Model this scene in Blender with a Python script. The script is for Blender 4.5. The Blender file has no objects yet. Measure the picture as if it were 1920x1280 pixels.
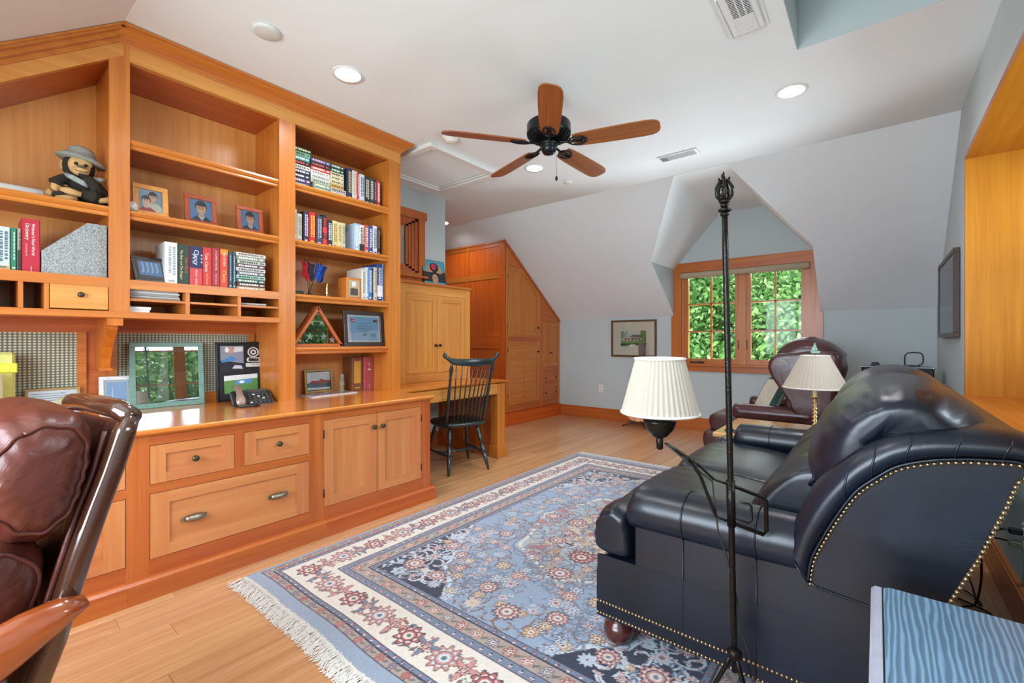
import bpy, bmesh, math, random
import numpy as np
from mathutils import Vector, Matrix, noise
R = math.radians
random.seed(7)
sc = bpy.context.scene
COL = sc.collection
# ---------------------------------------------------------------- camera, world, lights, exposure
cam = bpy.data.objects.new('camera', bpy.data.cameras.new('camera'))
COL.objects.link(cam); sc.camera = cam
cam.location = (0, 0, 1.2); cam.rotation_euler = (R(90), 0, math.atan2(684, 853))
cam.data.sensor_width = 36; cam.data.lens = 853 / 1920 * 36; cam.data.clip_start = 0.02; cam.data.clip_end = 200
sc.view_settings.view_transform = 'Standard'; sc.view_settings.look = 'None'
sc.view_settings.gamma = 1; sc.view_settings.use_curve_mapping = False
sc.view_settings.exposure = 0.52
w = bpy.data.worlds.new('sky'); sc.world = w; w.use_nodes = True
bgn = w.node_tree.nodes['Background']; bgn.inputs[0].default_value = (0.72, 0.86, 1.0, 1); bgn.inputs[1].default_value = 2.0
def light(name, kind, loc, energy, color=(1, 1, 1), size=1, size_y=None, target=None, spread=180):
    d = bpy.data.lights.new(name, kind); d.energy = energy; d.color = color
    if kind == 'AREA':
        d.shape = 'RECTANGLE' if size_y else 'DISK'; d.size = size
        if size_y: d.size_y = size_y
        d.spread = R(spread)
    o = bpy.data.objects.new(name, d); COL.objects.link(o); o.location = loc
    if target is not None:
        o.rotation_euler = (Vector(target) - Vector(loc)).to_track_quat('-Z', 'Y').to_euler()
    return o
s = light('sun', 'SUN', (0, 0, 10), 4.5, (1, .95, .86)); s.rotation_euler = Vector((.17, .19, -.97)).to_track_quat('-Z', 'Y').to_euler(); s.data.angle = R(.6)
light('bay_window_daylight', 'AREA', (1.75, 3.0, 2.45), 110, (.76, .89, 1), 2.4, 1.0, (-.4, 2.7, 1.0))
light('bay_ground_bounce', 'AREA', (2.7, 2.7, .45), 50, (.76, .89, 1), 2.6, .8, (-1.8, 2.7, 2.7))
light('near_fill_light', 'AREA', (-1.2, -1.40, 1.6), 112, (.76, .88, 1), 2.4, 1.5, (-1.6, 3.0, 1.5))  # main fill lamp, added outside the unseen window behind the camera
light('dormer_window_daylight', 'AREA', (-1.36, 7.4, 2.75), 30, (.88, .95, 1), 1.6, 1.4, (-1.36, 5.5, 1.2))
light('dormer_ground_bounce', 'AREA', (-1.36, 7.35, .30), 340, (.82, .92, 1), 1.6, .8, (-1.36, 5.2, 2.3))
light('skylight_daylight', 'AREA', (0.0, 2.4, 3.72), 1, (.82, .92, 1), .7, 1.1, (0, 2.4, 0))

# ---------------------------------------------------------------- colour and material helpers
def C(r, g=None, b=None):
    if g is None: r, g, b = int(r[1:3], 16), int(r[3:5], 16), int(r[5:7], 16)
    f = lambda c: (c / 255 / 12.92) if c / 255 <= .04045 else ((c / 255 + .055) / 1.055) ** 2.4
    return (f(r), f(g), f(b), 1)
def newmat(name):
    m = bpy.data.materials.new(name); m.use_nodes = True
    nt = m.node_tree; return m, nt, nt.nodes['Principled BSDF']
def N(nt, t, **k):
    n = nt.nodes.new(t)
    for a, v in k.items(): setattr(n, a, v)
    return n
_mc = {}
def flat(hexc, rough=.5, metal=0.0, spec=.5, emit=0, var=0.06, scale=30, bump=0, bscale=200, coat=0):
    key = (hexc, rough, metal, spec, emit, var, scale, bump, bscale, coat)
    if key in _mc: return _mc[key]
    m, nt, p = newmat('paint_' + hexc[1:])
    c = C(hexc)
    if var and not emit:
        tc = N(nt, 'ShaderNodeTexCoord'); n = N(nt, 'ShaderNodeTexNoise'); n.inputs['Scale'].default_value = scale
        n.inputs['Detail'].default_value = 3
        nt.links.new(tc.outputs['Object'], n.inputs['Vector'])
        r = N(nt, 'ShaderNodeValToRGB'); r.color_ramp.elements[0].position = .3; r.color_ramp.elements[1].position = .7
        r.color_ramp.elements[0].color = tuple(x * (1 - var) for x in c[:3]) + (1,)
        r.color_ramp.elements[1].color = tuple(min(1, x * (1 + var)) for x in c[:3]) + (1,)
        nt.links.new(n.outputs['Fac'], r.inputs[0]); nt.links.new(r.outputs[0], p.inputs['Base Color'])
        if bump:
            n2 = N(nt, 'ShaderNodeTexNoise'); n2.inputs['Scale'].default_value = bscale
            nt.links.new(tc.outputs['Object'], n2.inputs['Vector'])
            b = N(nt, 'ShaderNodeBump'); b.inputs['Strength'].default_value = bump; b.inputs['Distance'].default_value = .003
            nt.links.new(n2.outputs['Fac'], b.inputs['Height']); nt.links.new(b.outputs[0], p.inputs['Normal'])
    else: p.inputs['Base Color'].default_value = c
    p.inputs['Roughness'].default_value = rough; p.inputs['Metallic'].default_value = metal
    p.inputs['Specular IOR Level'].default_value = spec; p.inputs['Coat Weight'].default_value = coat
    if coat: p.inputs['Coat Roughness'].default_value = .08
    if emit:
        p.inputs['Emission Color'].default_value = c; p.inputs['Emission Strength'].default_value = emit
    _mc[key] = m; return m
def wood(ax, dark, mid, light_, rough=.33, across=26, along=.9, name='fir_wood', rnd=.09, coat=.12):
    key = (ax, dark, mid, light_, rough, across, along)
    if key in _mc: return _mc[key]
    m, nt, p = newmat(name)
    tc = N(nt, 'ShaderNodeTexCoord'); mp = N(nt, 'ShaderNodeMapping')
    s3 = [across] * 3; s3['xyz'.index(ax)] = along; mp.inputs['Scale'].default_value = s3
    oi = N(nt, 'ShaderNodeObjectInfo'); ad = N(nt, 'ShaderNodeVectorMath', operation='SCALE')
    ad.inputs[0].default_value = (7, 11, 5); nt.links.new(oi.outputs['Random'], ad.inputs['Scale'])
    nt.links.new(tc.outputs['Object'], mp.inputs['Vector']); nt.links.new(ad.outputs[0], mp.inputs['Location'])
    n = N(nt, 'ShaderNodeTexNoise'); n.inputs['Scale'].default_value = 1; n.inputs['Detail'].default_value = 5; n.inputs['Roughness'].default_value = .65
    n.inputs['Distortion'].default_value = .4
    nt.links.new(mp.outputs[0], n.inputs['Vector'])
    r = N(nt, 'ShaderNodeValToRGB'); e = r.color_ramp.elements
    e[0].position = .28; e[0].color = C(dark); e[1].position = .72; e[1].color = C(light_)
    x = e.new(.5); x.color = C(mid)
    nt.links.new(n.outputs['Fac'], r.inputs[0])
    n2 = N(nt, 'ShaderNodeTexNoise'); n2.inputs['Scale'].default_value = 2.2; n2.inputs['Detail'].default_value = 1
    nt.links.new(tc.outputs['Object'], n2.inputs['Vector'])
    hs = N(nt, 'ShaderNodeHueSaturation')
    mr = N(nt, 'ShaderNodeMapRange'); mr.inputs[3].default_value = 1 - rnd; mr.inputs[4].default_value = 1 + rnd; mh = N(nt, 'ShaderNodeMapRange'); mh.inputs[3].default_value = .496; mh.inputs[4].default_value = .503; nt.links.new(oi.outputs['Random'], mh.inputs[0]); nt.links.new(mh.outputs[0], hs.inputs['Hue'])
    sm = N(nt, 'ShaderNodeMath', operation='ADD'); sm.inputs[1].default_value = 0
    av = N(nt, 'ShaderNodeMath', operation='MULTIPLY_ADD'); av.inputs[1].default_value = .5
    hv = N(nt, 'ShaderNodeMath', operation='MULTIPLY'); hv.inputs[1].default_value = .5
    nt.links.new(n2.outputs['Fac'], hv.inputs[0]); nt.links.new(oi.outputs['Random'], av.inputs[0]); nt.links.new(hv.outputs[0], av.inputs[2])
    nt.links.new(av.outputs[0], mr.inputs[0]); nt.links.new(mr.outputs[0], hs.inputs['Value'])
    nt.links.new(r.outputs[0], hs.inputs['Color']); nt.links.new(hs.outputs[0], p.inputs['Base Color'])
    p.inputs['Roughness'].default_value = rough; p.inputs['Coat Weight'].default_value = coat; p.inputs['Coat Roughness'].default_value = .2
    b = N(nt, 'ShaderNodeBump'); b.inputs['Strength'].default_value = .06; b.inputs['Distance'].default_value = .002
    nt.links.new(n.outputs['Fac'], b.inputs['Height']); nt.links.new(b.outputs[0], p.inputs['Normal'])
    _mc[key] = m; return m
def leather(name, dark, light_, rough=.34, bump=.25, sc_=9):
    m, nt, p = newmat(name)
    tc = N(nt, 'ShaderNodeTexCoord'); n = N(nt, 'ShaderNodeTexNoise'); n.inputs['Scale'].default_value = 3.5; n.inputs['Detail'].default_value = 4
    nt.links.new(tc.outputs['Object'], n.inputs['Vector'])
    r = N(nt, 'ShaderNodeValToRGB'); r.color_ramp.elements[0].position = .35; r.color_ramp.elements[1].position = .7
    r.color_ramp.elements[0].color = C(dark); r.color_ramp.elements[1].color = C(light_)
    nt.links.new(n.outputs['Fac'], r.inputs[0]); nt.links.new(r.outputs[0], p.inputs['Base Color'])
    v = N(nt, 'ShaderNodeTexVoronoi'); v.inputs['Scale'].default_value = 380
    nt.links.new(tc.outputs['Object'], v.inputs['Vector'])
    n2 = N(nt, 'ShaderNodeTexNoise'); n2.inputs['Scale'].default_value = sc_; n2.inputs['Detail'].default_value = 3; n2.inputs['Distortion'].default_value = 1.2
    nt.links.new(tc.outputs['Object'], n2.inputs['Vector'])
    b = N(nt, 'ShaderNodeBump'); b.inputs['Strength'].default_value = .12; b.inputs['Distance'].default_value = .001
    b2 = N(nt, 'ShaderNodeBump'); b2.inputs['Strength'].default_value = bump; b2.inputs['Distance'].default_value = .012
    nt.links.new(v.outputs['Distance'], b.inputs['Height']); nt.links.new(n2.outputs['Fac'], b2.inputs['Height'])
    nt.links.new(b2.outputs[0], b.inputs['Normal']); nt.links.new(b.outputs[0], p.inputs['Normal'])
    p.inputs['Roughness'].default_value = rough; p.inputs['Specular IOR Level'].default_value = .6
    return m
def glassy(name, tint='#ffffff', refl=.08, rough=.0):
    m = bpy.data.materials.new(name); m.use_nodes = True; nt = m.node_tree; nt.nodes.clear()
    o = N(nt, 'ShaderNodeOutputMaterial'); mx = N(nt, 'ShaderNodeMixShader'); t = N(nt, 'ShaderNodeBsdfTransparent'); g = N(nt, 'ShaderNodeBsdfGlossy')
    lw = N(nt, 'ShaderNodeFresnel'); lw.inputs[0].default_value = 1.5
    ml = N(nt, 'ShaderNodeMath', operation='MULTIPLY_ADD'); ml.inputs[1].default_value = 1.0; ml.inputs[2].default_value = refl - .04; ml.use_clamp = True
    t.inputs[0].default_value = C(tint); g.inputs['Roughness'].default_value = rough
    nt.links.new(lw.outputs[0], ml.inputs[0]); nt.links.new(ml.outputs[0], mx.inputs[0]); nt.links.new(t.outputs[0], mx.inputs[1]); nt.links.new(g.outputs[0], mx.inputs[2]); nt.links.new(mx.outputs[0], o.inputs[0])
    return m
WD, WM, WL_ = '#b4611f', '#c3722a', '#d08538'
def W(ax='z'): return wood(ax, WD, WM, WL_)
def WR(ax='z'): return wood(ax, '#aa501f', '#b85e28', '#c66c32')
def WLT(ax='z'): return wood(ax, '#c67e34', '#d28e42', '#de9f54')
def WO(ax='z'): return wood(ax, '#b0581a', '#c26a20', '#d07e2e')
def WB(ax='z'): return wood(ax, '#cf8440', '#da924e', '#e2a05e')
def WP(ax='z'): return wood(ax, '#c27440', '#cc804a', '#d68e58')
WALL = flat('#c2cccd', .85, var=.015, scale=3, bump=.05)
CEIL = flat('#ecf1f2', .9, var=.01, scale=3)
SLOPE = flat('#eaf0f4', .9, var=.01, scale=3)
TRIMW = flat('#e4e4e2', .6, var=.01)
BLACK = flat('#17181a', .4); BRONZE = flat('#4a443c', .35, metal=.9, var=.15, scale=60)
BLUEL = leather('sky_sheen_leather', '#0a1019', '#121c2c', .33, .12, 6)  # dark leather with the blue sky reflection put into its base colour
BROWNL = leather('brown_leather', '#4a2018', '#6b3226', .32, .35, 12)
MAROON = leather('maroon_leather', '#3b1b1b', '#4e2625', .3, .25, 9)
GLASS = glassy('window_glass', refl=.01); SKYGLASS = glassy('dimming_skylight_glass', '#8a98a0', refl=.02)  # skylight tint added to dim the light in the shaft
PGLASS = glassy('picture_glass', refl=.05)
PGLASS2 = glassy('reflective_picture_glass', refl=.34)
WHITE = flat('#efece4', .6, var=.02)
BRASS = flat('#dcc48a', .2, metal=1, var=.1)
NAIL = flat('#a89472', .3, metal=1, var=.2, scale=90)

# ---------------------------------------------------------------- mesh helpers
class MB:
    def __init__(s): s.v = []; s.f = []; s.m = []; s.s = []
    def add(s, vs, fs, mi=0, sm=False):
        b = len(s.v); s.v += [tuple(v) for v in vs]
        for f in fs: s.f.append(tuple(b + i for i in f)); s.m.append(mi); s.s.append(sm)
        return s
    def box(s, x0, x1, y0, y1, z0, z1, mi=0):
        v = [(x, y, z) for z in (z0, z1) for y in (y0, y1) for x in (x0, x1)]
        return s.add(v, [(0, 2, 3, 1), (4, 5, 7, 6), (0, 1, 5, 4), (2, 6, 7, 3), (0, 4, 6, 2), (1, 3, 7, 5)], mi)
    def bbox(s, x0, x1, y0, y1, z0, z1, b=.003, mi=0, sm=False):
        X = (x0, x1); Y = (y0, y1); Z = (z0, z1); sg = (1, -1); vs = []; idx = {}
        b = min(b, abs(x1 - x0) * .49, abs(y1 - y0) * .49, abs(z1 - z0) * .49)
        for i in (0, 1):
            for j in (0, 1):
                for k in (0, 1):
                    for a in range(3):
                        p = [X[i] + (0 if a == 0 else sg[i] * b), Y[j] + (0 if a == 1 else sg[j] * b), Z[k] + (0 if a == 2 else sg[k] * b)]
                        idx[(i, j, k, a)] = len(vs); vs.append(p)
        fs = []
        for i in (0, 1): fs.append([idx[(i, j, k, 0)] for j, k in ((0, 0), (1, 0), (1, 1), (0, 1))][::(1 if i else -1)])
        for j in (0, 1): fs.append([idx[(i, j, k, 1)] for i, k in ((0, 0), (0, 1), (1, 1), (1, 0))][::(1 if j else -1)])
        for k in (0, 1): fs.append([idx[(i, j, k, 2)] for i, j in ((0, 0), (1, 0), (1, 1), (0, 1))][::(1 if k else -1)])
        for i in (0, 1):
            for j in (0, 1): fs.append([idx[(i, j, 0, 0)], idx[(i, j, 1, 0)], idx[(i, j, 1, 1)], idx[(i, j, 0, 1)]][::(1 if i ^ j else -1)])
            for k in (0, 1): fs.append([idx[(i, 0, k, 0)], idx[(i, 1, k, 0)], idx[(i, 1, k, 2)], idx[(i, 0, k, 2)]][::(-1 if i ^ k else 1)])
        for j in (0, 1):
            for k in (0, 1): fs.append([idx[(0, j, k, 1)], idx[(1, j, k, 1)], idx[(1, j, k, 2)], idx[(0, j, k, 2)]][::(1 if j ^ k else -1)])
        for i in (0, 1):
            for j in (0, 1):
                for k in (0, 1): fs.append([idx[(i, j, k, a)] for a in range(3)][::(1 if (i + j + k) % 2 else -1)])
        return s.add(vs, fs, mi, sm)
    def prism(s, poly, ax, a0, a1, mi=0, sm=False):
        n = len(poly)
        def P(p, a):
            return {'x': (a, p[0], p[1]), 'y': (p[0], a, p[1]), 'z': (p[0], p[1], a)}[ax]
        vs = [P(p, a0) for p in poly] + [P(p, a1) for p in poly]
        s.add(vs, [tuple(range(n))[::-1], tuple(range(n, 2 * n))], mi)
        b = len(s.v) - 2 * n
        for i in range(n):
            j = (i + 1) % n; s.f.append((b + i, b + j, b + n + j, b + n + i)); s.m.append(mi); s.s.append(sm)
        return s
    def rings(s, rings, mi=0, sm=True, caps=True, closed=True):
        n = len(rings[0]); b = len(s.v)
        for r in rings: s.v += [tuple(p) for p in r]
        for k in range(len(rings) - 1):
            for i in range(n if closed else n - 1):
                j = (i + 1) % n
                s.f.append((b + k * n + i, b + k * n + j, b + (k + 1) * n + j, b + (k + 1) * n + i)); s.m.append(mi); s.s.append(sm)
        if caps:
            s.f.append(tuple(b + i for i in range(n))[::-1]); s.m.append(mi); s.s.append(sm)
            e = b + (len(rings) - 1) * n
            s.f.append(tuple(e + i for i in range(n))); s.m.append(mi); s.s.append(sm)
        return s
    def tube(s, pts, r, n=8, mi=0, caps=True, closed=False):
        pts = [Vector(p) for p in pts]; m = len(pts); rs = []
        up = None
        for i, p in enumerate(pts):
            t = (pts[min(i + 1, m - 1)] - pts[max(i - 1, 0)])
            if t.length < 1e-9: t = Vector((0, 0, 1))
            t.normalize()
            if up is None: up = t.orthogonal().normalized()
            u = (up - t * up.dot(t))
            if u.length < 1e-6: u = t.orthogonal()
            u.normalize(); up = u; w_ = t.cross(u)
            ri = r[i] if isinstance(r, (list, tuple)) else r
            rs.append([p + (u * math.cos(2 * math.pi * k / n) + w_ * math.sin(2 * math.pi * k / n)) * ri for k in range(n)])
        return s.rings(rs, mi, True, caps)
    def lathe(s, prof, c=(0, 0, 0), n=20, mi=0, axis='z', sm=True, rad=None):
        rs = []
        for r, z in prof:
            ring = []
            for k in range(n):
                a = 2 * math.pi * k / n; q = r * (rad(a, z) if rad else 1)
                p = (q * math.cos(a), q * math.sin(a), z)
                if axis == 'x': p = (p[2], p[0], p[1])
                if axis == 'y': p = (p[0], p[2], p[1])[:1] + (p[2], p[1]) if False else (p[0], z, p[1])
                ring.append((c[0] + p[0], c[1] + p[1], c[2] + p[2]))
            rs.append(ring if axis != 'y' else ring[::-1])
        return s.rings(rs, mi, sm, True)
    def ball(s, c, r, n=12, mi=0):
        if not isinstance(r, (tuple, list)): r = (r, r, r)
        rs = []
        for i in range(n // 2 + 1):
            t = math.pi * i / (n // 2); t = max(.02, min(math.pi - .02, t))
            rs.append([(c[0] + r[0] * math.sin(t) * math.cos(2 * math.pi * k / n), c[1] + r[1] * math.sin(t) * math.sin(2 * math.pi * k / n), c[2] - r[2] * math.cos(t)) for k in range(n)])
        return s.rings(rs, mi)
    def rot(s, M, i0=0):
        for i in range(i0, len(s.v)): s.v[i] = tuple(M @ Vector(s.v[i]))
        return s
ORG = {}; 
def setp(o, label=None, cat=None, group=None, kind=None):
    if label: o['label'] = label
    if cat: o['category'] = cat
    if group: o['group'] = group
    if kind: o['kind'] = kind
    return o
def mkmesh(name, mb, mats, org=(0, 0, 0)):
    me = bpy.data.meshes.new(name)
    v = mb.v if org == (0, 0, 0) else [(a - org[0], b - org[1], c - org[2]) for a, b, c in mb.v]
    me.from_pydata(v, [], mb.f)
    for m in (mats if isinstance(mats, (list, tuple)) else [mats]): me.materials.append(m)
    me.polygons.foreach_set('material_index', mb.m); me.polygons.foreach_set('use_smooth', mb.s)
    bm = bmesh.new(); bm.from_mesh(me); bmesh.ops.recalc_face_normals(bm, faces=bm.faces); bm.to_mesh(me); bm.free()
    me.update(); return me
def part(name, mb, mats, parent=None, label=None, kind=None, sub=0):
    org = ORG.get(parent.name, (0, 0, 0)) if parent else (0, 0, 0)
    o = bpy.data.objects.new(name, mkmesh(name, mb, mats, org)); COL.objects.link(o)
    if parent: o.parent = parent
    ORG[o.name] = org
    if sub:
        md = o.modifiers.new('s', 'SUBSURF'); md.levels = sub; md.render_levels = sub
    return setp(o, label, kind=kind)
def thing(name, label, cat, loc=(0, 0, 0), group=None, rz=0, local=False, kind=None):
    o = bpy.data.objects.new(name, None); COL.objects.link(o); o.empty_display_size = .05
    o.location = loc; o.rotation_euler = (0, 0, rz)
    ORG[o.name] = (0, 0, 0) if local else tuple(loc)
    return setp(o, label, cat, group, kind)
def solo(name, mb, mats, label, cat, group=None, kind=None, sub=0):
    xs, ys, zs = zip(*mb.v); org = ((min(xs) + max(xs)) / 2, (min(ys) + max(ys)) / 2, min(zs))
    o = bpy.data.objects.new(name, mkmesh(name, mb, mats, org)); COL.objects.link(o); o.location = org
    ORG[o.name] = org
    if sub:
        md = o.modifiers.new('s', 'SUBSURF'); md.levels = sub; md.render_levels = sub
    return setp(o, label, cat, group, kind)
def struct(name, mb, mats, parent=None):
    o = part(name, mb, mats, parent)
    if parent is None: o['kind'] = 'structure'
    return o
def text(s_, parent, p, xd, yd, size, mat, name='lettering', fit=None, align='CENTER', wx=None):
    cu = bpy.data.curves.new(name, 'FONT'); cu.body = s_; cu.align_x = align; cu.align_y = 'CENTER'; cu.resolution_u = 2
    n = max(len(t) for t in s_.split('\n'))
    if fit: size = min(size, fit / (n * .58))
    cu.size = size; cu.materials.append(mat)
    tmp = bpy.data.objects.new('tmp_text', cu); me = bpy.data.meshes.new_from_object(tmp); bpy.data.objects.remove(tmp); bpy.data.curves.remove(cu)
    if not me.materials: me.materials.append(mat)
    me.materials[0] = mat; o = bpy.data.objects.new(name, me); COL.objects.link(o)
    xd = Vector(xd).normalized(); yd = Vector(yd).normalized(); zd = xd.cross(yd)
    org = ORG.get(parent.name, (0, 0, 0))
    M = Matrix((xd, yd, zd)).transposed().to_4x4(); M.translation = Vector(p) - Vector(org)
    o.matrix_local = M
    o.parent = parent; o.matrix_parent_inverse = Matrix.Identity(4); o.matrix_basis = M
    return o
def dup(root, loc, rz=None, label=None, mats=None):
    def cp(o, par):
        c = o.copy(); COL.objects.link(c)
        if par: c.parent = par
        for ch in list(o.children): cp(ch, c)
        return c
    r = cp(root, None); r.location = loc
    if rz is not None: r.rotation_euler = (0, 0, rz)
    if label: r['label'] = label
    return r
def resample(pts, n):
    P = [Vector((a, b, 0)) for a, b in pts]; m = len(P); out = []
    for i in range(m):
        p0, p1, p2, p3 = P[i - 1], P[i], P[(i + 1) % m], P[(i + 2) % m]
        for k in range(n):
            t = k / n
            q = .5 * ((2 * p1) + (p2 - p0) * t + (2 * p0 - 5 * p1 + 4 * p2 - p3) * t * t + (3 * p1 - p0 - 3 * p2 + p3) * t ** 3)
            out.append((q.x, q.y))
    return out
def puff(mb, prof, w0, w1, mp, n=26, k=4, pw=4.0, ex=.42, wr=.004, fr=14, cx=None, mn=0.25, pleat=None, mi=0):
    """soft cushion: a closed outline swept from w0 to w1, drawn in at both ends, lightly wrinkled"""
    pr = resample(prof, k); c = cx or (sum(p[0] for p in pr) / len(pr), sum(p[1] for p in pr) / len(pr)); rs = []
    for i in range(n + 1):
        t = .5 - .5 * math.cos(math.pi * i / n); u = 2 * t - 1
        sca = mn + (1 - mn) * max(0, 1 - abs(u) ** pw) ** ex; wv = w0 + (w1 - w0) * t; ring = []
        for j, (a, b) in enumerate(pr):
            x = c[0] + (a - c[0]) * sca; y = c[1] + (b - c[1]) * sca
            q = mp(x, y, wv); nn = noise.noise(Vector((q[0] * fr, q[1] * fr * .6, q[2] * fr))) + .5 * noise.noise(Vector((q[0] * fr * 2.3, q[1] * fr * 2, q[2] * fr * 2.3)))
            d = wr * nn
            if pleat: d += pleat(x, y, wv)
            L = math.hypot(a - c[0], b - c[1]) + 1e-6
            x += (a - c[0]) / L * d; y += (b - c[1]) / L * d
            ring.append(mp(x, y, wv))
        rs.append(ring)
    mb.rings(rs, mi, True, True)
    return rs
XZ = lambda x, z, y: (x, y, z)
YZ = lambda y, z, x: (x, y, z)
# ================================================================ ROOM SHELL
CZ = 2.88; YC = 4.62; YW = 6.35; KZ = 1.55; DL, DR, EZ = -2.2, -.51, 2.2; YE = YW - (EZ - KZ) * (YW - YC) / (CZ - KZ)
NY = .59; XR = .48
t_ = .1
m = MB()
m.box(-6, -.36, NY, YC, CZ, CZ + t_); m.box(.34, .7, NY, YC, CZ, CZ + t_); m.box(-.36, .34, NY, 1.75, CZ, CZ + t_); m.box(-.36, .34, 3.08, YC, CZ, CZ + t_)
ceiling = struct('ceiling', m, CEIL)
m = MB()   # skylight shaft
m.box(-.46, -.357, 1.65, 3.18, CZ + .0008, 3.55); m.box(.337, .44, 1.65, 3.18, CZ + .0008, 3.55); m.box(-.357, .337, 3.077, 3.18, CZ + .0008, 3.55); m.box(-.357, .337, 1.65, 1.753, CZ + .0008, 3.55)
wall_skylight = struct('wall_skylight', m, WALL)
w4 = MB(); w4.box(-.36, .34, 1.75, 1.80, 3.5, 3.55); w4.box(-.36, .34, 3.03, 3.08, 3.5, 3.55); w4.box(-.36, -.31, 1.8, 3.03, 3.5, 3.55); w4.box(.29, .34, 1.8, 3.03, 3.5, 3.55)
sk = struct('window_4', w4, TRIMW); part('pane', MB().box(-.31, .29, 1.8, 3.03, 3.52, 3.526), SKYGLASS, sk)
def slab(m, pts, n, th, mi=0):     # planar polygon thickened along n
    q = [tuple(p[i] + n[i] * th for i in range(3)) for p in pts]; k = len(pts)
    m.add(list(pts) + q, [tuple(range(k)), tuple(range(k, 2 * k))[::-1]] + [(i, (i + 1) % k, k + (i + 1) % k, k + i) for i in range(k)], mi)
sn = Vector((0, CZ - KZ, YW - YC)).normalized()
m = MB()
slab(m, [(-6, YC, CZ), (DL, YC, CZ), (DL, YE, EZ), (DL, YW, KZ), (-6, YW, KZ)], sn, t_)
slab(m, [(DR, YC, CZ), (.6, YC, CZ), (.6, YW, KZ), (DR, YW, KZ), (DR, YE, EZ)], sn, t_)
slab(m, [(DL, YC, CZ), (-1.61, YC, CZ), (DL, YE, EZ)], sn, t_); slab(m, [(-1.10, YC, CZ), (DR, YC, CZ), (DR, YE, EZ)], sn, t_)
struct('ceiling_slope', m, SLOPE)
m = MB()   # dormer roof planes
q_ = .003; slab(m, [(DL + q_, YE, EZ - q_), (-1.61 + q_, YC + .001, CZ - q_), (-1.61 + q_, YW + .1, CZ - q_), (DL + q_, YW + .1, EZ - q_)], (-.75, 0, .66), t_)
slab(m, [(-1.62, YC + .0005, CZ - q_), (-1.09, YC + .0005, CZ - q_), (-1.09, YW + .1, CZ - q_), (-1.62, YW + .1, CZ - q_)], (0, 0, 1), t_)
slab(m, [(-1.10 - q_, YC + .001, CZ - q_), (DR - q_, YE, EZ - q_), (DR - q_, YW + .1, EZ - q_), (-1.10 - q_, YW + .1, CZ - q_)], (.75, 0, .66), t_)
struct('ceiling_dormer', m, CEIL)
m = MB()
e_ = .003; slab(m, [(DL + e_, YE + .012, EZ), (DL + e_, YW + .01, EZ), (DL + e_, YW + .01, KZ)], (-1, 0, 0), .03); slab(m, [(DR - e_, YE + .012, EZ), (DR - e_, YW + .01, EZ), (DR - e_, YW + .01, KZ)], (1, 0, 0), .03)
struct('wall_dormer', m, WALL)
# far wall with window hole
hx0, hx1, hz0, hz1 = -2.09, -.62, .90, 2.15
m = MB(); y1 = YW + .14
m.box(-6, hx0, YW, y1, 0, KZ + .02); m.box(hx1, .6, YW, y1, 0, KZ + .02); m.box(hx0, hx1, YW, y1, 0, hz0)
m.prism([(DL, KZ), (hx0, KZ), (hx0, 2.32), (DL, EZ)], 'y', YW, y1); m.prism([(hx1, KZ), (DR, KZ), (DR, EZ), (hx1, 2.32)], 'y', YW, y1)
m.prism([(hx0, hz1), (hx1, hz1), (hx1, 2.32), (-1.10, CZ), (-1.61, CZ), (hx0, 2.32)], 'y', YW, y1)
wall_far = struct('wall_far', m, WALL)
# near slope; unseen shed dormer and window added behind the camera for fill light
zs = lambda y: CZ - (NY - y) * (CZ - KZ) / (YW - YC)
m = MB(); ns = Vector((0, -(CZ - KZ), YW - YC)).normalized(); yk = NY - (YW - YC)
slab(m, [(-6, NY, CZ), (-2.55, NY, CZ), (-2.55, yk, KZ), (-6, yk, KZ)], ns, t_); slab(m, [(.12, NY, CZ), (.6, NY, CZ), (.6, yk, KZ), (.12, yk, KZ)], ns, t_)
yd = NY - (CZ - 2.55) * 1.3008
slab(m, [(-2.55, NY, CZ), (.12, NY, CZ), (.12, yd, 2.55), (-2.55, yd, 2.55)], ns, t_)
struct('ceiling_slope_near', m, CEIL)
m = MB(); m.box(-2.55, .12, yk, yd, 2.55, 2.65); struct('ceiling_dormer_near', m, CEIL)
m = MB(); m.box(-6, -2.55, yk - .1, yk, 0, KZ + .05); m.box(.12, .6, yk - .1, yk, 0, KZ + .05)
for x_ in (-2.55, .12): m.prism([(yd + .02, 2.55), (yk - .1, 2.55), (yk - .1, KZ), (yk, KZ)], 'x', x_ - .02, x_)
m.box(-2.55, .12, yk - .1, yk, 0, .72); m.box(-2.55, .12, yk - .1, yk, 2.35, 2.65); m.box(-2.55, -2.45, yk - .1, yk, .72, 2.35); m.box(0, .12, yk - .1, yk, .72, 2.35)
struct('wall_near', m, WALL)
wf = MB(); wf.box(-2.45, 0, yk - .08, yk - .02, .72, .78); wf.box(-2.45, 0, yk - .08, yk - .02, 2.29, 2.35)
for x in (-2.45, -1.65, -.85, -.06): wf.box(x, x + .06, yk - .08, yk - .02, .78, 2.29)
wn = struct('unseen_fill_window', wf, WO('z'))
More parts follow.
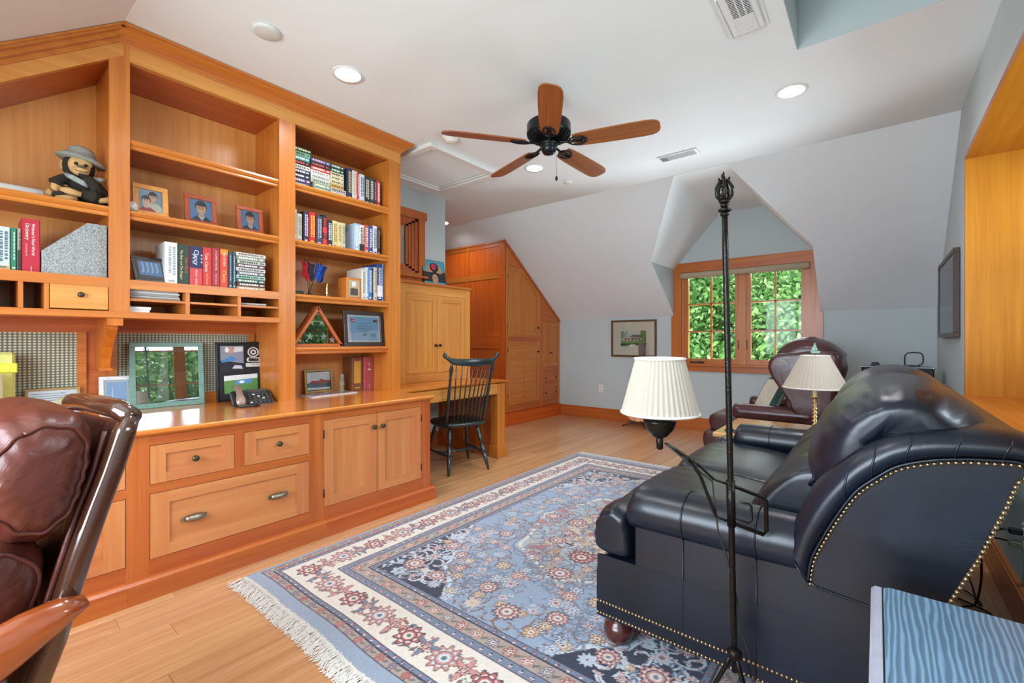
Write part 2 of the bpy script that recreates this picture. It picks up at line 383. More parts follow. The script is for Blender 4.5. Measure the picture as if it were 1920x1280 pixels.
# right wall with bay opening
by0, by1, bz0, bz1, bx = 1.15, 4.34, .83, 2.44, 1.2
m = MB(); m.box(XR, XR + .12, -1.2, by0, 0, 3.0); m.box(XR, XR + .12, by1, YW + .14, 0, 3.0); m.box(XR, XR + .12, by0, by1, 0, bz0); m.box(XR, XR + .12, by0, by1, bz1, 3.0)
wall_right = struct('wall_right', m, WALL)
bay = MB(); bay.box(XR - .012, XR, by1, by1 + .025, bz0 - .03, bz1 + .03); bay.box(XR - .012, XR, by0 - .025, by0, bz0 - .03, bz1 + .03); bay.box(XR - .012, XR, by0, by1, bz1, bz1 + .03)
bayo = struct('window_2', bay, WR('z'))
part('window_frame', MB().box(XR - .011, bx, by1 - .004, by1 + .026, bz0, bz1).box(XR - .011, bx, by0 - .026, by0 + .004, bz0, bz1), wood('z', '#c27a18', '#d28c20', '#e09c30'), bayo, 'tall fir side lining of the bay')
part('head_lining', MB().box(XR - .011, bx, by0, by1, bz1 - .004, bz1 + .03), wood('y', '#c27a18', '#d28c20', '#e09c30'), bayo)
part('window_seat', MB().box(XR - .03, bx, by0, by1, bz0 - .04, bz0 + .004), WO('y'), bayo)
n3 = 3; bw = (by1 - by0) / n3
for i in range(n3):
    a = by0 + i * bw; b = a + bw; q = MB()
    q.box(bx - .05, bx, a, a + .07, bz0, bz1); q.box(bx - .05, bx, b - .07, b, bz0, bz1); q.box(bx - .05, bx, a + .07, b - .07, bz0, bz0 + .08); q.box(bx - .05, bx, a + .07, b - .07, bz1 - .08, bz1)
    so = part('sash', q, W('z'), bayo)
    q = MB(); q.box(bx - .035, bx - .015, (a + b) / 2 - .011, (a + b) / 2 + .011, bz0 + .08, bz1 - .08)
    for z in (bz0 + .55, bz0 + 1.05): q.box(bx - .035, bx - .015, a + .07, b - .07, z - .011, z + .011)
    part('muntin', q, W('z'), so); part('pane', MB().box(bx - .026, bx - .022, a + .07, b - .07, bz0 + .08, bz1 - .08), GLASS, so)
# left partition and the passage behind it
ix0, ix1 = 2.5, 3.19
m = MB(); m.box(-4.12, -4.0, -1.1, 2.45, 0, CZ); m.box(-4.12, -4.0, 3.31, 3.72, 0, CZ); m.box(-4.12, -4.0, 2.45, 3.31, 0, 1.96); m.box(-4.12, -4.0, 2.45, 3.31, 2.56, CZ)
struct('wall_left', m, WALL)
m = MB(); m.box(-6.1, -6, -1.2, YW + .1, 0, 3); struct('wall_passage', m, flat('#c9cfd0', .9, var=.01, scale=3))
m = MB(); m.box(-4.0, -3.98, 3.31, 3.395, 1.93, 2.56); m.box(-4.0, -3.975, 2.2, 3.42, 2.56, 2.65); m.box(-4.0, -3.98, 2.2, 3.31, 1.93, 1.962); m.box(-4.0, -3.94, 2.2, 3.41, 1.905, 1.93); m.box(-4.0, -3.98, 2.2, 3.395, 1.82, 1.905)
w3 = struct('window_3', m, WO('z'))
m = MB()
for i, (d, x) in enumerate(((.0, -4.004), (.038, -4.012), (.076, -4.020), (.112, -4.028))):
    e = .022 * i; m.box(x - .02, x, 3.31 - d - .04, 3.31 - d, 1.96, 2.56); m.box(x - .02, x, 2.45, 3.31 - d, 1.96 + e, 1.96 + e + .024); m.box(x - .02, x, 2.45, 3.31 - d, 2.56 - e - .024, 2.56 - e)
part('sash', m, WR('z'), w3); part('pane', MB().box(-4.044, -4.04, 2.45, 3.17, 2.02, 2.49), GLASS, w3)
# floor: slab and single planks
m = MB(); m.box(-6, .6, -1.2, YW, -.12, -.012); floor = struct('floor', m, flat('#6b4526', .7))
PLK = wood('y', '#b88252', '#c89466', '#d8a678', .3, 30, 1.1, 'oak_floor', .13, .3)
rp = random.Random(3); x = -4.0; pw = .118; cnt = 0; extra = MB()
while x < XR - .01:
    y = -.75 - rp.random() * .8 if x > -2.85 else 2.3
    xe = min(x + pw, XR)
    while y < YW:
        L = rp.uniform(.75, 1.75); ye = min(y + L, YW)
        if YW - ye < .25: ye = YW
        if (cnt < 292) and ye > -.2 and not (x > -2.3 and x < .0 and y > 1.05 and ye < 4.1):
            o = part('plank', MB().bbox(x + .0006, xe - .0006, max(y, -1.2) + .0006, ye - .0006, -.012, 0 + rp.uniform(-.0003, .0003), .0012), PLK, floor); cnt += 1
        else: extra.box(x + .0006, xe - .0006, max(y, -1.2), ye - .001, -.012, 0)
        y = ye
    x = xe
extra.box(-6, -4.0, -1.2, YW, -.012, 0); extra.box(-4, -2.7, -1.2, 2.3, -.012, 0)
part('planking', extra, PLK, floor, kind='stuff')
# baseboards
def bboard(n, x0, x1, y0, y1, ax):
    m = MB(); m.box(x0, x1, y0, y1, 0, .16); 
    if ax == 'x': m.box(x0, x1, y0 + .004, y1, .16, .175)
    else: m.box(x0 + .005, x1, y0, y1, .16, .175)
    return struct(n, m, WR(ax))
bboard('baseboard_far', -4.05, XR, YW - .022, YW, 'x'); bboard('baseboard_right', XR - .022, XR, -1.1, YW - .022, 'y')
b = MB(); b.box(-4.0, -3.98, 2.45, 3.6, 0, .16); struct('baseboard_left', b, WR('y'))
# far window
ww = MB()
ww.prism([(-2.2, EZ - .01), (-2.2, KZ), (-2.23, KZ - .005), (-2.23, .86), (-2.095, .86), (-2.095, 2.145), (-2.14, 2.145), (-2.14, 2.262)], 'y', YW - .028, YW)
ww.prism([(DR, EZ - .01), (DR, KZ), (-.485, KZ - .005), (-.485, .86), (-.62, .86), (-.62, 2.145), (-.57, 2.145), (-.57, 2.262)], 'y', YW - .028, YW)
win = struct('window_1', ww, WO('z'))
part('head_casing', MB().prism([(-2.15, 2.14), (-.56, 2.14), (-.56, 2.268), (-2.15, 2.268)], 'y', YW - .034, YW), WO('x'), win)
part('window_sill', MB().bbox(-2.25, -.465, YW - .075, YW + .1, .875, .905, .004).box(-2.23, -.485, YW - .024, YW, .80, .875), WO('x'), win)
q = MB(); q.box(-2.09, -2.06, YW - .01, YW + .1, .905, 2.15); q.box(-.65, -.62, YW - .01, YW + .1, .905, 2.15); q.box(-2.06, -.65, YW - .01, YW + .1, 2.12, 2.15); q.box(-1.372, -1.29, YW - .012, YW + .1, .905, 2.12)
part('window_frame', q, W('z'), win)
for a, b in ((-2.06, -1.372), (-1.29, -.65)):
    q = MB(); y0, y2 = YW + .005, YW + .05
    q.box(a, a + .05, y0, y2, .905, 2.12); q.box(b - .05, b, y0, y2, .905, 2.12); q.box(a + .05, b - .05, y0, y2, .905, .968); q.box(a + .05, b - .05, y0, y2, 2.07, 2.12)
    so = part('sash', q, W('z'), win)
    for x0, x1, z0, z1 in [((a + b) / 2 - .009, (a + b) / 2 + .009, .968, 2.07)] + [(a + .05, b - .05, z - .009, z + .009) for z in (1.335, 1.70)]:
        part('muntin', MB().box(x0, x1, y0 + .008, y2 - .01, z0, z1), W('z'), so)
    xs = [a + .05, (a + b) / 2 - .009, (a + b) / 2 + .009, b - .05]; zz = [.968, 1.326, 1.344, 1.691, 1.709, 2.07]
    for i in (0, 2):
        for j in (0, 2, 4): part('pane', MB().box(xs[i], xs[i + 1], y0 + .02, y0 + .024, zz[j], zz[j + 1]), GLASS, so)
m = MB().bbox(-1.98, -1.80, YW - .03, YW + .0, .91, .93, .004).box(-1.87, -1.83, YW - .045, YW - .02, .918, .938); part('window_crank', m, BLACK, win)
part('latch', MB().box(-1.385, -1.375, YW - .02, YW - .005, 1.1, 1.22).box(-1.287, -1.277, YW - .02, YW - .005, 1.1, 1.22), BRONZE, win)
m = MB(); m.lathe([(.034, -2.085), (.04, -2.08), (.04, -.615), (.034, -.61)], (0, YW - .045, 2.09), 14, axis='x')
solo('roller_shade', m, flat('#b9a98c', .8, var=.05), 'rolled up tan fabric shade across the top of the dormer window', 'blind')
# ---------------- ceiling fittings
def can(x, y, lab, on=True):
    t = thing('recessed_light', lab, 'ceiling light', (x, y, CZ), 'recessed lights in the ceiling')
    part('trim_ring', MB().lathe([(.075, CZ - .002), (.095, CZ - .006), (.098, CZ), (.07, CZ + .001)], (x, y, 0), 28), TRIMW, t)
    part('lens', MB().lathe([(.0001, CZ - .003), (.076, CZ - .003), (.076, CZ - .001)], (x, y, 0), 28), flat('#fff8ec', .5, emit=6), t)
    light('recessed_lamp', 'AREA', (x, y, CZ - .012), 6, (.95, .97, 1), .13, target=(x, y, 0), spread=150)
can(-2.60, 1.59, 'recessed round ceiling light above the bookcase crown'); can(-.447, 3.56, 'recessed round ceiling light beside the skylight shaft')
can(-2.59, 3.58, 'recessed round ceiling light between fan blade and attic hatch'); can(-4.80, 4.42, 'recessed light in the passage ceiling, just past the pale blue wall corner')
can(-1.4, .9, 'added unseen recessed light nearest the camera, above the rug end')  # out of view, added as extra room lighting
solo('ceiling_speaker', MB().lathe([(.0001, CZ - .016), (.06, CZ - .016), (.068, CZ - .012), (.072, CZ)], (-2.576, 1.09, 0), 26), flat('#d6d6d3', .7), 'flat blank white disc on the ceiling above the bookcase crown', 'detector')
solo('smoke_detector', MB().lathe([(.02, CZ - .045), (.042, CZ - .04), (.05, CZ - .02), (.065, CZ - .016), (.067, CZ)], (-2.735, 2.60, 0), 26), WHITE, 'domed white smoke detector at the corner of the attic hatch', 'detector')
solo('sprinkler_cover', MB().lathe([(.0001, CZ - .012), (.04, CZ - .012), (.046, CZ - .004), (.046, CZ)], (-2.54, 4.11, 0), 24), WHITE, 'small white disc on the ceiling beyond the fan pull chain', 'detector')
t = thing('attic_hatch', 'white framed attic hatch panel in the ceiling beside the bookcase', 'hatch', (-3.36, 3.0, CZ))
m = MB()
for (a, b, c, d) in ((-3.80, -2.92, 2.55, 2.62), (-3.80, -2.92, 3.39, 3.46), (-3.80, -3.73, 2.62, 3.39), (-2.99, -2.92, 2.62, 3.39)): m.bbox(a, b, c, d, CZ - .035, CZ, .006)
for (a, b, c, d) in ((-3.73, -2.99, 2.62, 2.645), (-3.73, -2.99, 3.365, 3.39), (-3.73, -3.705, 2.645, 3.365), (-3.015, -2.99, 2.645, 3.365)): m.box(a, b, c, d, CZ - .02, CZ)
part('hatch_frame', m, TRIMW, t); part('hatch_panel', MB().box(-3.70, -3.02, 2.65, 3.36, CZ - .008, CZ - .001), CEIL, t)
t = thing('ceiling_vent', 'large square white ceiling grille with open louvres beside the skylight shaft', 'vent', (-.53, 2.5, CZ))
m = MB(); m.bbox(-.615, -.46, 2.36, 2.715, CZ - .012, CZ, .004); m.box(-.62, -.615, 2.36, 2.72, CZ - .02, CZ); m.box(-.445, -.44, 2.36, 2.71, CZ - .01, CZ); part('vent_frame', m, TRIMW, t)
part('backing', MB().box(-.578, -.488, 2.37, 2.70, CZ - .014, CZ - .011), flat('#1c1d1f', .9), t)
for k in range(26):
    y = 2.374 + k * .0127; mm = MB()
    if k < 14: mm.box(-.58, -.486, y, y + .0040, CZ - .017, CZ - .0155)
    else: mm.box(-.58, -.486, y, y + .0108, CZ - .017, CZ - .0155)
    part('slat', mm, TRIMW, t)
part('divider', MB().box(-.548, -.543, 2.37, 2.555, CZ - .018, CZ - .0155).box(-.518, -.513, 2.37, 2.555, CZ - .02, CZ - .013), TRIMW, t)
t = thing('ceiling_vent', 'small white ceiling register with narrow slots above the dormer', 'vent', (-1.4, 4.13, CZ))
part('vent_frame', MB().bbox(-1.57, -1.22, 4.07, 4.20, CZ - .01, CZ, .004), TRIMW, t)
for k in range(22):
    x = -1.545 + k * .0138
    part('slat', MB().box(x, x + .006, 4.09, 4.18, CZ - .016, CZ - .009), flat('#a9aaab', .6) if k > 3 else flat('#55585b', .6), t)
# wall plates
def outlet(lab, cx, cz, y=None, x=None):
    t = thing('wall_outlet', lab, 'outlet', (cx if y else x, y if y else cx, cz), 'white wall outlets')
    B_ = lambda m, u0, u1, d, z0, z1, b=.002: m.bbox(u0, u1, y - d, y, z0, z1, b) if y else m.bbox(x - d, x, u0, u1, z0, z1, b)
    part('cover_plate', B_(MB(), cx - .036, cx + .036, .006, cz - .058, cz + .058), flat('#e9e7e0', .4), t)
    for dz in (-.026, .026): part('socket', B_(MB(), cx - .017, cx + .017, .009, cz + dz - .015, cz + dz + .015, .003), flat('#dcdad2', .4), t)
    return t
outlet('white outlet plate on the far wall below the framed house picture', -3.326, .474, y=YW)
outlet('white outlet plate on the right wall behind the sofa with two plugs', 2.79, .385, x=XR)
# ---------------- trees and lawn outside
m = MB(); m.box(-40, 40, -30, 60, -3.3, -3.2); lawn = solo('lawn', m, flat('#6f9a45', .95, var=.2, scale=1.5), 'green lawn seen below the trees outside', 'lawn', kind='structure')
def leafmat(n, a, b, c):
    m, nt, p = newmat(n); g = N(nt, 'ShaderNodeNewGeometry'); r = N(nt, 'ShaderNodeValToRGB'); e = r.color_ramp.elements
    e[0].color = C(a); e[1].color = C(c); x = e.new(.5); x.color = C(b); nt.links.new(g.outputs['Random Per Island'], r.inputs[0]); nt.links.new(r.outputs[0], p.inputs['Base Color'])
    p.inputs['Roughness'].default_value = .5
    tr = N(nt, 'ShaderNodeBsdfTranslucent'); mx = N(nt, 'ShaderNodeMixShader'); mx.inputs[0].default_value = .4
    nt.links.new(r.outputs[0], tr.inputs[0]); nt.links.new(p.outputs[0], mx.inputs[1]); nt.links.new(tr.outputs[0], mx.inputs[2]); nt.links.new(mx.outputs[0], nt.nodes['Material Output'].inputs[0])
    return m
LF1 = leafmat('maple_leaves', '#3f7038', '#6fa050', '#b4d48c'); LF2 = leafmat('conifer_needles', '#2f5c2c', '#4f8646', '#86b060')
BARK = flat('#5b4c3e', .95, var=.3, scale=20)
def leaves(n, rx, rz, seed, size, conifer=False, clump=260):
    g = np.random.default_rng(seed)
    if conifer:
        cz = g.uniform(0, 1, clump) ** .8; rr = (1 - cz) * rx * g.uniform(.25, 1, clump) ** .5; a = g.uniform(0, 2 * np.pi, clump)
        cc = np.c_[rr * np.cos(a), rr * np.sin(a), cz * rz * 2 - rz - rr * .25]
        sg = np.array([.34, .34, .07])
    else:
        d = g.normal(size=(clump, 3)); d /= np.linalg.norm(d, axis=1)[:, None]; r = g.uniform(.35, 1, clump) ** .6
        cc = d * r[:, None] * np.array([rx, rx, rz]); sg = np.array([.26, .26, .2])
    k = g.integers(0, clump, n); c = cc[k] + g.normal(size=(n, 3)) * sg
    u = g.normal(size=(n, 3)); u /= np.linalg.norm(u, axis=1)[:, None]; v = g.normal(size=(n, 3)); v -= (v * u).sum(1)[:, None] * u; v /= np.linalg.norm(v, axis=1)[:, None]
    if conifer: u[:, 2] *= .3
    s_ = size * g.uniform(.6, 1.3, n)[:, None]; w_ = .55 if not conifer else .22
    V = np.stack([c - u * s_, c + v * s_ * w_, c + u * s_, c - v * s_ * w_], 1).reshape(-1, 3)
    me = bpy.data.meshes.new('foliage'); me.vertices.add(4 * n); me.vertices.foreach_set('co', V.ravel())
    me.loops.add(4 * n); me.loops.foreach_set('vertex_index', np.arange(4 * n, dtype=np.int32)); me.polygons.add(n)
    me.polygons.foreach_set('loop_start', np.arange(0, 4 * n, 4, dtype=np.int32)); me.polygons.foreach_set('loop_total', np.full(n, 4, dtype=np.int32))
    me.update(); me.validate(); me.materials.append(LF2 if conifer else LF1); return me
def tree(name, lab, loc, me, h0, trunk_r, rz=0, grp=None):
    t = thing(name, lab, 'tree', loc, grp, rz, local=True)
    o = bpy.data.objects.new('foliage', me); COL.objects.link(o); o.parent = t; o.location = (0, 0, h0); o['kind'] = 'stuff'
    part('trunk', MB().tube([(0, 0, 0), (.05, .03, h0 * .5), (0, 0, h0), (.03, 0, h0 + 1.6)], [trunk_r, trunk_r * .8, trunk_r * .6, trunk_r * .15], 8), BARK, t)
    return t
MA = leaves(36000, 2.1, 2.5, 1, .06); MA2 = leaves(36000, 2.2, 2.4, 2, .06); MC = leaves(22000, 2.4, 4.2, 3, .10, True)
GZ = -3.2
tree('maple_tree', 'bright green leafy tree filling the left sash of the dormer window', (-3.5, 10.6, GZ), MA, 4.6, .14)
tree('maple_tree', 'bright green leafy tree low behind the middle of the dormer window', (-1.6, 11.0, GZ), MA2, 4.2, .14, 1.1)
tree('conifer_tree', 'darker drooping evergreen seen through the right sash', (.5, 12.6, GZ), MC, 4.6, .16, .5)
tree('maple_tree', 'tree standing furthest back beyond the dormer window', (-3.2, 15.2, GZ), MA2, 5.2, .16, 2.2)
tree('conifer_tree', 'tall evergreen back between the leafy trees', (-1.5, 15.5, GZ), MC, 4.6, .16, 2.5)
tree('maple_tree', 'leafy tree at the right edge behind the evergreen', (-.4, 10.4, GZ), MA, 3.6, .13, 4.0)
tree('maple_tree', 'leafy tree outside the bay window, nearest the far jamb', (5.2, 5.2, GZ), MA, 4.4, .14, .4)
tree('maple_tree', 'leafy tree outside the middle of the bay window', (6.0, 2.4, GZ), MA2, 4.6, .14, 3.1)
tree('maple_tree', 'leafy tree outside the near end of the bay window', (5.2, -.6, GZ), MA, 4.2, .14, 5.1)
# ================================================================ BUILT-IN JOINERY
def knob(m, x, y, z, r=.016):
    return m.lathe([(r * .5, 0), (r * .45, r * .8), (r, r * 1.1), (r * .95, r * 1.6), (r * .5, r * 1.9)], (x, y, z), 12, axis='x') if False else m.rings([[(x + d, y + q * math.cos(2 * math.pi * k / 12), z + q * math.sin(2 * math.pi * k / 12)) for k in range(12)] for q, d in ((r * .5, 0), (r * .4, r * .7), (r, r * 1.0), (r * .95, r * 1.5), (r * .5, r * 1.8))])
KM = flat('#57503f', .3, metal=.85, var=.2, scale=60); DKM = flat('#2a211c', .4, metal=.5)
def shaker(par, name, X, y0, y1, z0, z1, fw=.055, th=.02, mid=False, knobs=(), pulls=(), hinges=None, km=KM, lab=None, wm=WLT, kr=.016, g=.0025, top=None, sidew=None):
    sw = sidew or fw; y0 += g; y1 -= g; z0 += g; z1 -= g
    if top is None:
        d = part(name, MB().box(X - th, X - .011, y0, y1, z0, z1), wm('z'), par, lab)
        part('stile', MB().box(X - .012, X, y0, y0 + sw, z0, z1), wm('z'), d); part('stile', MB().box(X - .012, X, y1 - sw, y1, z0, z1), wm('z'), d)
        part('rail', MB().box(X - .012, X - .0004, y0 + sw, y1 - sw, z0, z0 + fw), wm('y'), d); part('rail', MB().box(X - .012, X - .0004, y0 + sw, y1 - sw, z1 - fw, z1), wm('y'), d)
        part('panel', MB().box(X - .012, X - .0085, y0 + sw, y1 - sw, z0 + fw, z1 - fw), wm('z') if z1 - z0 > .25 and (y1 - y0) < .6 else wm('y'), d)
        if mid: part('rail', MB().box(X - th, X - .001, (y0 + y1) / 2 - .006, (y0 + y1) / 2 + .006, z0 + fw, z1 - fw), wm('z'), d)
    else:
        d = top(par)
    for (ky, kz) in knobs: part('knob', knob(MB(), X, ky, kz, kr), km, d)
    for (ky, kz) in pulls:
        m = MB(); m.bbox(X, X + .004, ky - .055, ky + .055, kz - .012, kz + .012, .002)
        rs = []
        for i in range(9):
            a = math.pi * i / 8; y = ky - .042 * math.cos(a); rr = .004 + .018 * math.sin(a) ** .5
            rs.append([(X + .003 + max(0, rr * math.cos(b)) * 1.2, y, kz + rr * .85 * math.sin(b)) for b in [math.pi * (j / 8 - .5) for j in range(9)]])
        m.rings(rs, 0, True, True, True)
        part('bin_pull', m, flat('#9a9484', .28, metal=.95, var=.15, scale=50), d)
    if hinges is not None:
        for hz in (z0 + .12 * (z1 - z0) + .02, z1 - .12 * (z1 - z0) - .02): part('hinge', MB().tube([(X + .002, hinges, hz - .025), (X + .002, hinges, hz + .025)], .004, 8), DKM, d)
    return d
XF = -2.66
# ---- base cabinets
def base(lab, y0, y1, end=False):
    t = thing('base_cabinet', lab, 'cabinet', (XF - .4, (y0 + y1) / 2, 0), 'built-in base cabinets under the worktop')
    part('carcass', MB().box(-3.56, XF - .025, y0, y1, .02, .755), WR('y'), t)
    return t
def fframe(t, rects):
    for ax, y0, y1, z0, z1 in rects: part('stile' if ax == 'z' else 'rail', MB().box(XF - .025, XF if ax == 'z' else XF - .0005, y0, y1, z0, z1), WR(ax), t)
def plinth(t, y0, y1):
    part('plinth', MB().prism([(XF - .02, 0), (XF + .03, 0), (XF + .03, .088), (XF + .018, .1), (XF, .104), (XF - .02, .104)], 'y', y0, y1), WR('y'), t)
A = base('base cabinet with two small drawers above one wide drawer with bin pulls', .517, 1.4605)
fframe(A, [('z', .515, .601, .1, .755), ('z', 1.372, 1.462, .1, .755), ('y', .601, 1.372, .711, .755), ('y', .601, 1.372, .484, .526), ('z', .963, 1.009, .526, .711), ('y', .601, 1.372, .1, .175)])
plinth(A, .5155, 1.4615)
shaker(A, 'drawer', XF, .601, .963, .526, .711, .045, knobs=[((.601 + .963) / 2, .619)], sidew=.06, wm=WP)
shaker(A, 'drawer', XF, 1.009, 1.372, .526, .711, .045, knobs=[(1.19, .619)], sidew=.06, wm=WP)
shaker(A, 'drawer', XF, .601, 1.372, .175, .484, .055, pulls=[(.78, .325), (1.187, .325)], sidew=.075, lab='wide drawer with two metal bin pulls', wm=WP)
D = base('base cabinet with a pair of panelled doors at the worktop end', 1.4625, 2.31)
fframe(D, [('y', 1.462, 2.231, .715, .755), ('y', 1.462, 2.231, .1, .177), ('z', 2.231, 2.316, .1, .755)])
part('end_panel', MB().box(-3.56, XF - .0006, 2.31, 2.318, .02, .755), WR('z'), D)
plinth(D, 1.462, 2.345); part('plinth', MB().box(-3.56, XF + .0, 2.318, 2.345, 0, .1), WR('x'), D)
shaker(D, 'door', XF, 1.462, 1.846, .177, .715, .062, knobs=[(1.816, .622)], hinges=1.462, wm=WP)
shaker(D, 'door', XF, 1.846, 2.231, .177, .715, .062, knobs=[(1.884, .622)], hinges=2.231, wm=WP)
E_ = base('base cabinet partly hidden behind the brown office chair', -.5, .49)
fframe(E_, [('z', -.5, -.43, .1, .755), ('y', -.43, .515, .711, .755), ('y', -.43, .515, .484, .526), ('y', -.43, .515, .1, .172), ('z', .02, .065, .526, .711)])
plinth(E_, -.5, .515)
shaker(E_, 'drawer', XF, -.43, .02, .526, .711, .045, wm=WP, knobs=[(-.2, .619)], sidew=.06); shaker(E_, 'drawer', XF, .065, .515, .526, .711, .045, wm=WP, knobs=[(.29, .619)], sidew=.06)
shaker(E_, 'drawer', XF, -.43, .515, .172, .484, .055, pulls=[(-.2, .325), (.29, .325)], sidew=.075, wm=WP)
SHINY = wood('y', '#cc7224', '#dc8430', '#e8983e', .14, 24, .8, 'glossy_fir', .05, .6)
m = MB(); m.prism([(-3.56, .757), (-2.655, .757), (-2.645, .762), (-2.632, .772), (-2.63, .784), (-2.636, .79), (-3.56, .79)], 'y', -.5, 2.335)
solo('worktop', m, SHINY, 'long glossy orange wood worktop over the base cabinets', 'worktop')
# ---- bookcase
XB, XC = -3.56, -3.17
bk = thing('bookcase', 'built-in orange wood bookcase with crown molding and sloped left end', 'bookcase', (-3.36, 1.0, .79))
for y0, y1, z0 in ((1.415, 1.525, .79), (2.303, 2.418, .79)): part('stile', MB().box(XB, XC, y0 + .012, y1 - .012, z0, 2.79).box(XC - .001, XC + .018, y0, y1, z0, 2.79), W('z'), bk)
part('stile', MB().box(XB, XC, .553, .617, 1.325, 2.79).box(XC - .001, XC + .018, .541, .627, 1.36, 2.79), W('z'), bk)
part('end_panel', MB().box(XB, XC, -.55, -.5, .79, 2.02), W('z'), bk)
for y0, y1, z0, z1 in ((.6, 1.43, 1.36, 2.72), (1.5, 2.31, .79, 2.72)): part('back_panel', MB().box(XB - .012, XB, y0, y1, z0, z1), WB('z'), bk)
part('back_panel', MB().prism([(-.52, 1.36), (.56, 1.36), (.56, 2.76), (-.52, 1.99)], 'x', XB - .012, XB), WB('z'), bk)
part('top_panel', MB().box(XB, XC, .617, 2.303, 2.715, 2.735), WR('y'), bk)
part('fascia', MB().box(XC - .018, XC + .0185, .627, 2.418, 2.71, 2.80), WLT('y'), bk)
# shelves with a moulded nosing
def shelf(y0, y1, z):
    s_ = part('shelf', MB().box(XB, XC - .012, y0, y1, z - .032, z), WR('y'), bk)
    part('nosing', MB().prism([(XC - .012, z - .052), (XC - .004, z - .052), (XC + .001, z - .046), (XC - .002, z - .032), (XC + .006, z - .028), (XC + .013, z - .016), (XC + .010, z - .003), (XC - .004, z), (XC - .012, z)], 'y', y0 + .002, y1 - .002, sm=False), W('y'), s_)
for z in (2.30, 1.915): shelf(.617, 1.427, z)
for z in (2.31, 1.915, 1.535, 1.162): shelf(1.513, 2.315, z)
shelf(-.5, .553, 1.915)
# pigeonhole band
for y0, y1 in ((-.5, .541), (.627, 1.415)):
    part('rail', MB().box(XB, XC + .002, y0, y1, 1.512, 1.535).box(XC - .018, XC + .017, y0, y1, 1.485, 1.5352), W('y'), bk)
part('desk_shelf', MB().bbox(XB, XC + .022, -.5, 1.428, 1.325, 1.36, .003), W('y'), bk)
part('rail', MB().box(XB, XB + .02, -.5, 1.428, 1.255, 1.325), WR('y'), bk)
for y0, y1 in ((.883, .904), (1.162, 1.18), (.216, .233), (.302, .319), (.13, .147), (-.1, -.08)):
    part('divider', MB().box(XB, XC + .012, y0, y1, 1.36, 1.512), W('z'), bk)
for y0, y1 in ((.617, .883), (.904, 1.162), (1.18, 1.427)): part('divider', MB().box(XB, XC + .008, y0, y1, 1.422, 1.434), W('y'), bk)
d = part('drawer', MB().bbox(XB + .02, XC + .014, .322, .539, 1.366, 1.508, .002), WLT('y'), bk); part('knob', knob(MB(), XC + .014, .432, 1.437, .014), KM, d)
# crown
cr = [(XC - .03, 2.79), (XC + .022, 2.79), (XC + .024, 2.80), (XC + .030, 2.804), (XC + .036, 2.812), (XC + .055, 2.832), (XC + .083, 2.848), (XC + .088, 2.85), (XC + .088, 2.858), (XC + .098, 2.862), (XC + .1, 2.876), (XC - .03, 2.876)]
m = MB(); n = len(cr); R0 = [(x, .588 + (0 if x < XC else 0) - (x - XC) * .25, z) for x, z in cr]; R1 = [(x, 2.425 + max(0, x - XC - .02), z) for x, z in cr]
m.rings([R0, R1], sm=False)
m.rings([[(XC - .03, y, z) for (x, z), y in zip(cr, [2.425 + max(0, x - XC - .02) for x, z in cr])], [(-3.9, y, z) for (x, z), y in zip(cr, [2.425 + max(0, x - XC - .02) for x, z in cr])]], sm=False, closed=False, caps=False)
part('crown_molding', m, W('y'), bk)
sl = (CZ - KZ) / (YW - YC)
m = MB()
def band(m, dz0, dz1, x0, x1, ya=.545, yb=-.5):
    f = lambda y, d: CZ - (NY - y) * sl + d
    m.prism([(ya, f(ya, dz0)), (yb, f(yb, dz0)), (yb, f(yb, dz1)), (ya, f(ya, dz1))], 'x', x0, x1)
band(m, -.155, -.075, XC - .018, XC + .0182, .6); part('sloped_fascia', m, WLT('y'), bk)
m = MB(); band(m, -.08, -.055, XC - .02, XC + .028, .6); band(m, -.055, -.03, XC - .02, XC + .058, .6); band(m, -.03, -.018, XC - .02, XC + .088, .6); band(m, -.018, -.004, XC - .02, XC + .1, .6); part('sloped_crown', m, W('y'), bk)
m = MB(); band(m, -.155, -.135, XB, XC - .018, .553); part('sloped_top', m, WR('y'), bk)
# corbel
m = MB(); m.box(XC - .08, XC + .012, .536, .60, 1.285, 1.325)
pr = [(XB, 1.325), (XC - .05, 1.325), (XC - .055, 1.27), (XC - .10, 1.235), (XC - .17, 1.17), (XC - .22, 1.10), (XC - .235, 1.045), (XC - .26, 1.04), (XB, 1.04)]
m.prism(pr, 'x' if False else 'y', .545, .59); m.box(XC - .26, XC - .215, .54, .595, 1.035, 1.05)
part('corbel', m, WO('z'), bk)
# tack boards with dotted woven fabric
tk, nt, p = newmat('dotted_weave'); tc = N(nt, 'ShaderNodeTexCoord'); mp = N(nt, 'ShaderNodeMapping'); mp.inputs['Scale'].default_value = (1, 56, 68)
vo = N(nt, 'ShaderNodeTexVoronoi'); vo.inputs['Scale'].default_value = 1; vo.inputs['Randomness'].default_value = 0
rr_ = N(nt, 'ShaderNodeValToRGB'); rr_.color_ramp.elements[0].position = .27; rr_.color_ramp.elements[0].color = C('#cfcbb0'); rr_.color_ramp.elements[1].position = .40; rr_.color_ramp.elements[1].color = C('#6d7060')
nt.links.new(tc.outputs['Object'], mp.inputs[0])
sx = N(nt, 'ShaderNodeSeparateXYZ'); cx_ = N(nt, 'ShaderNodeCombineXYZ'); nt.links.new(mp.outputs[0], sx.inputs[0]); nt.links.new(sx.outputs[1], cx_.inputs[0]); nt.links.new(sx.outputs[2], cx_.inputs[1])
nt.links.new(cx_.outputs[0], vo.inputs['Vector']); vo.voronoi_dimensions = '2D'
nt.links.new(vo.outputs['Distance'], rr_.inputs[0]); nt.links.new(rr_.outputs[0], p.inputs['Base Color']); p.inputs['Roughness'].default_value = .9
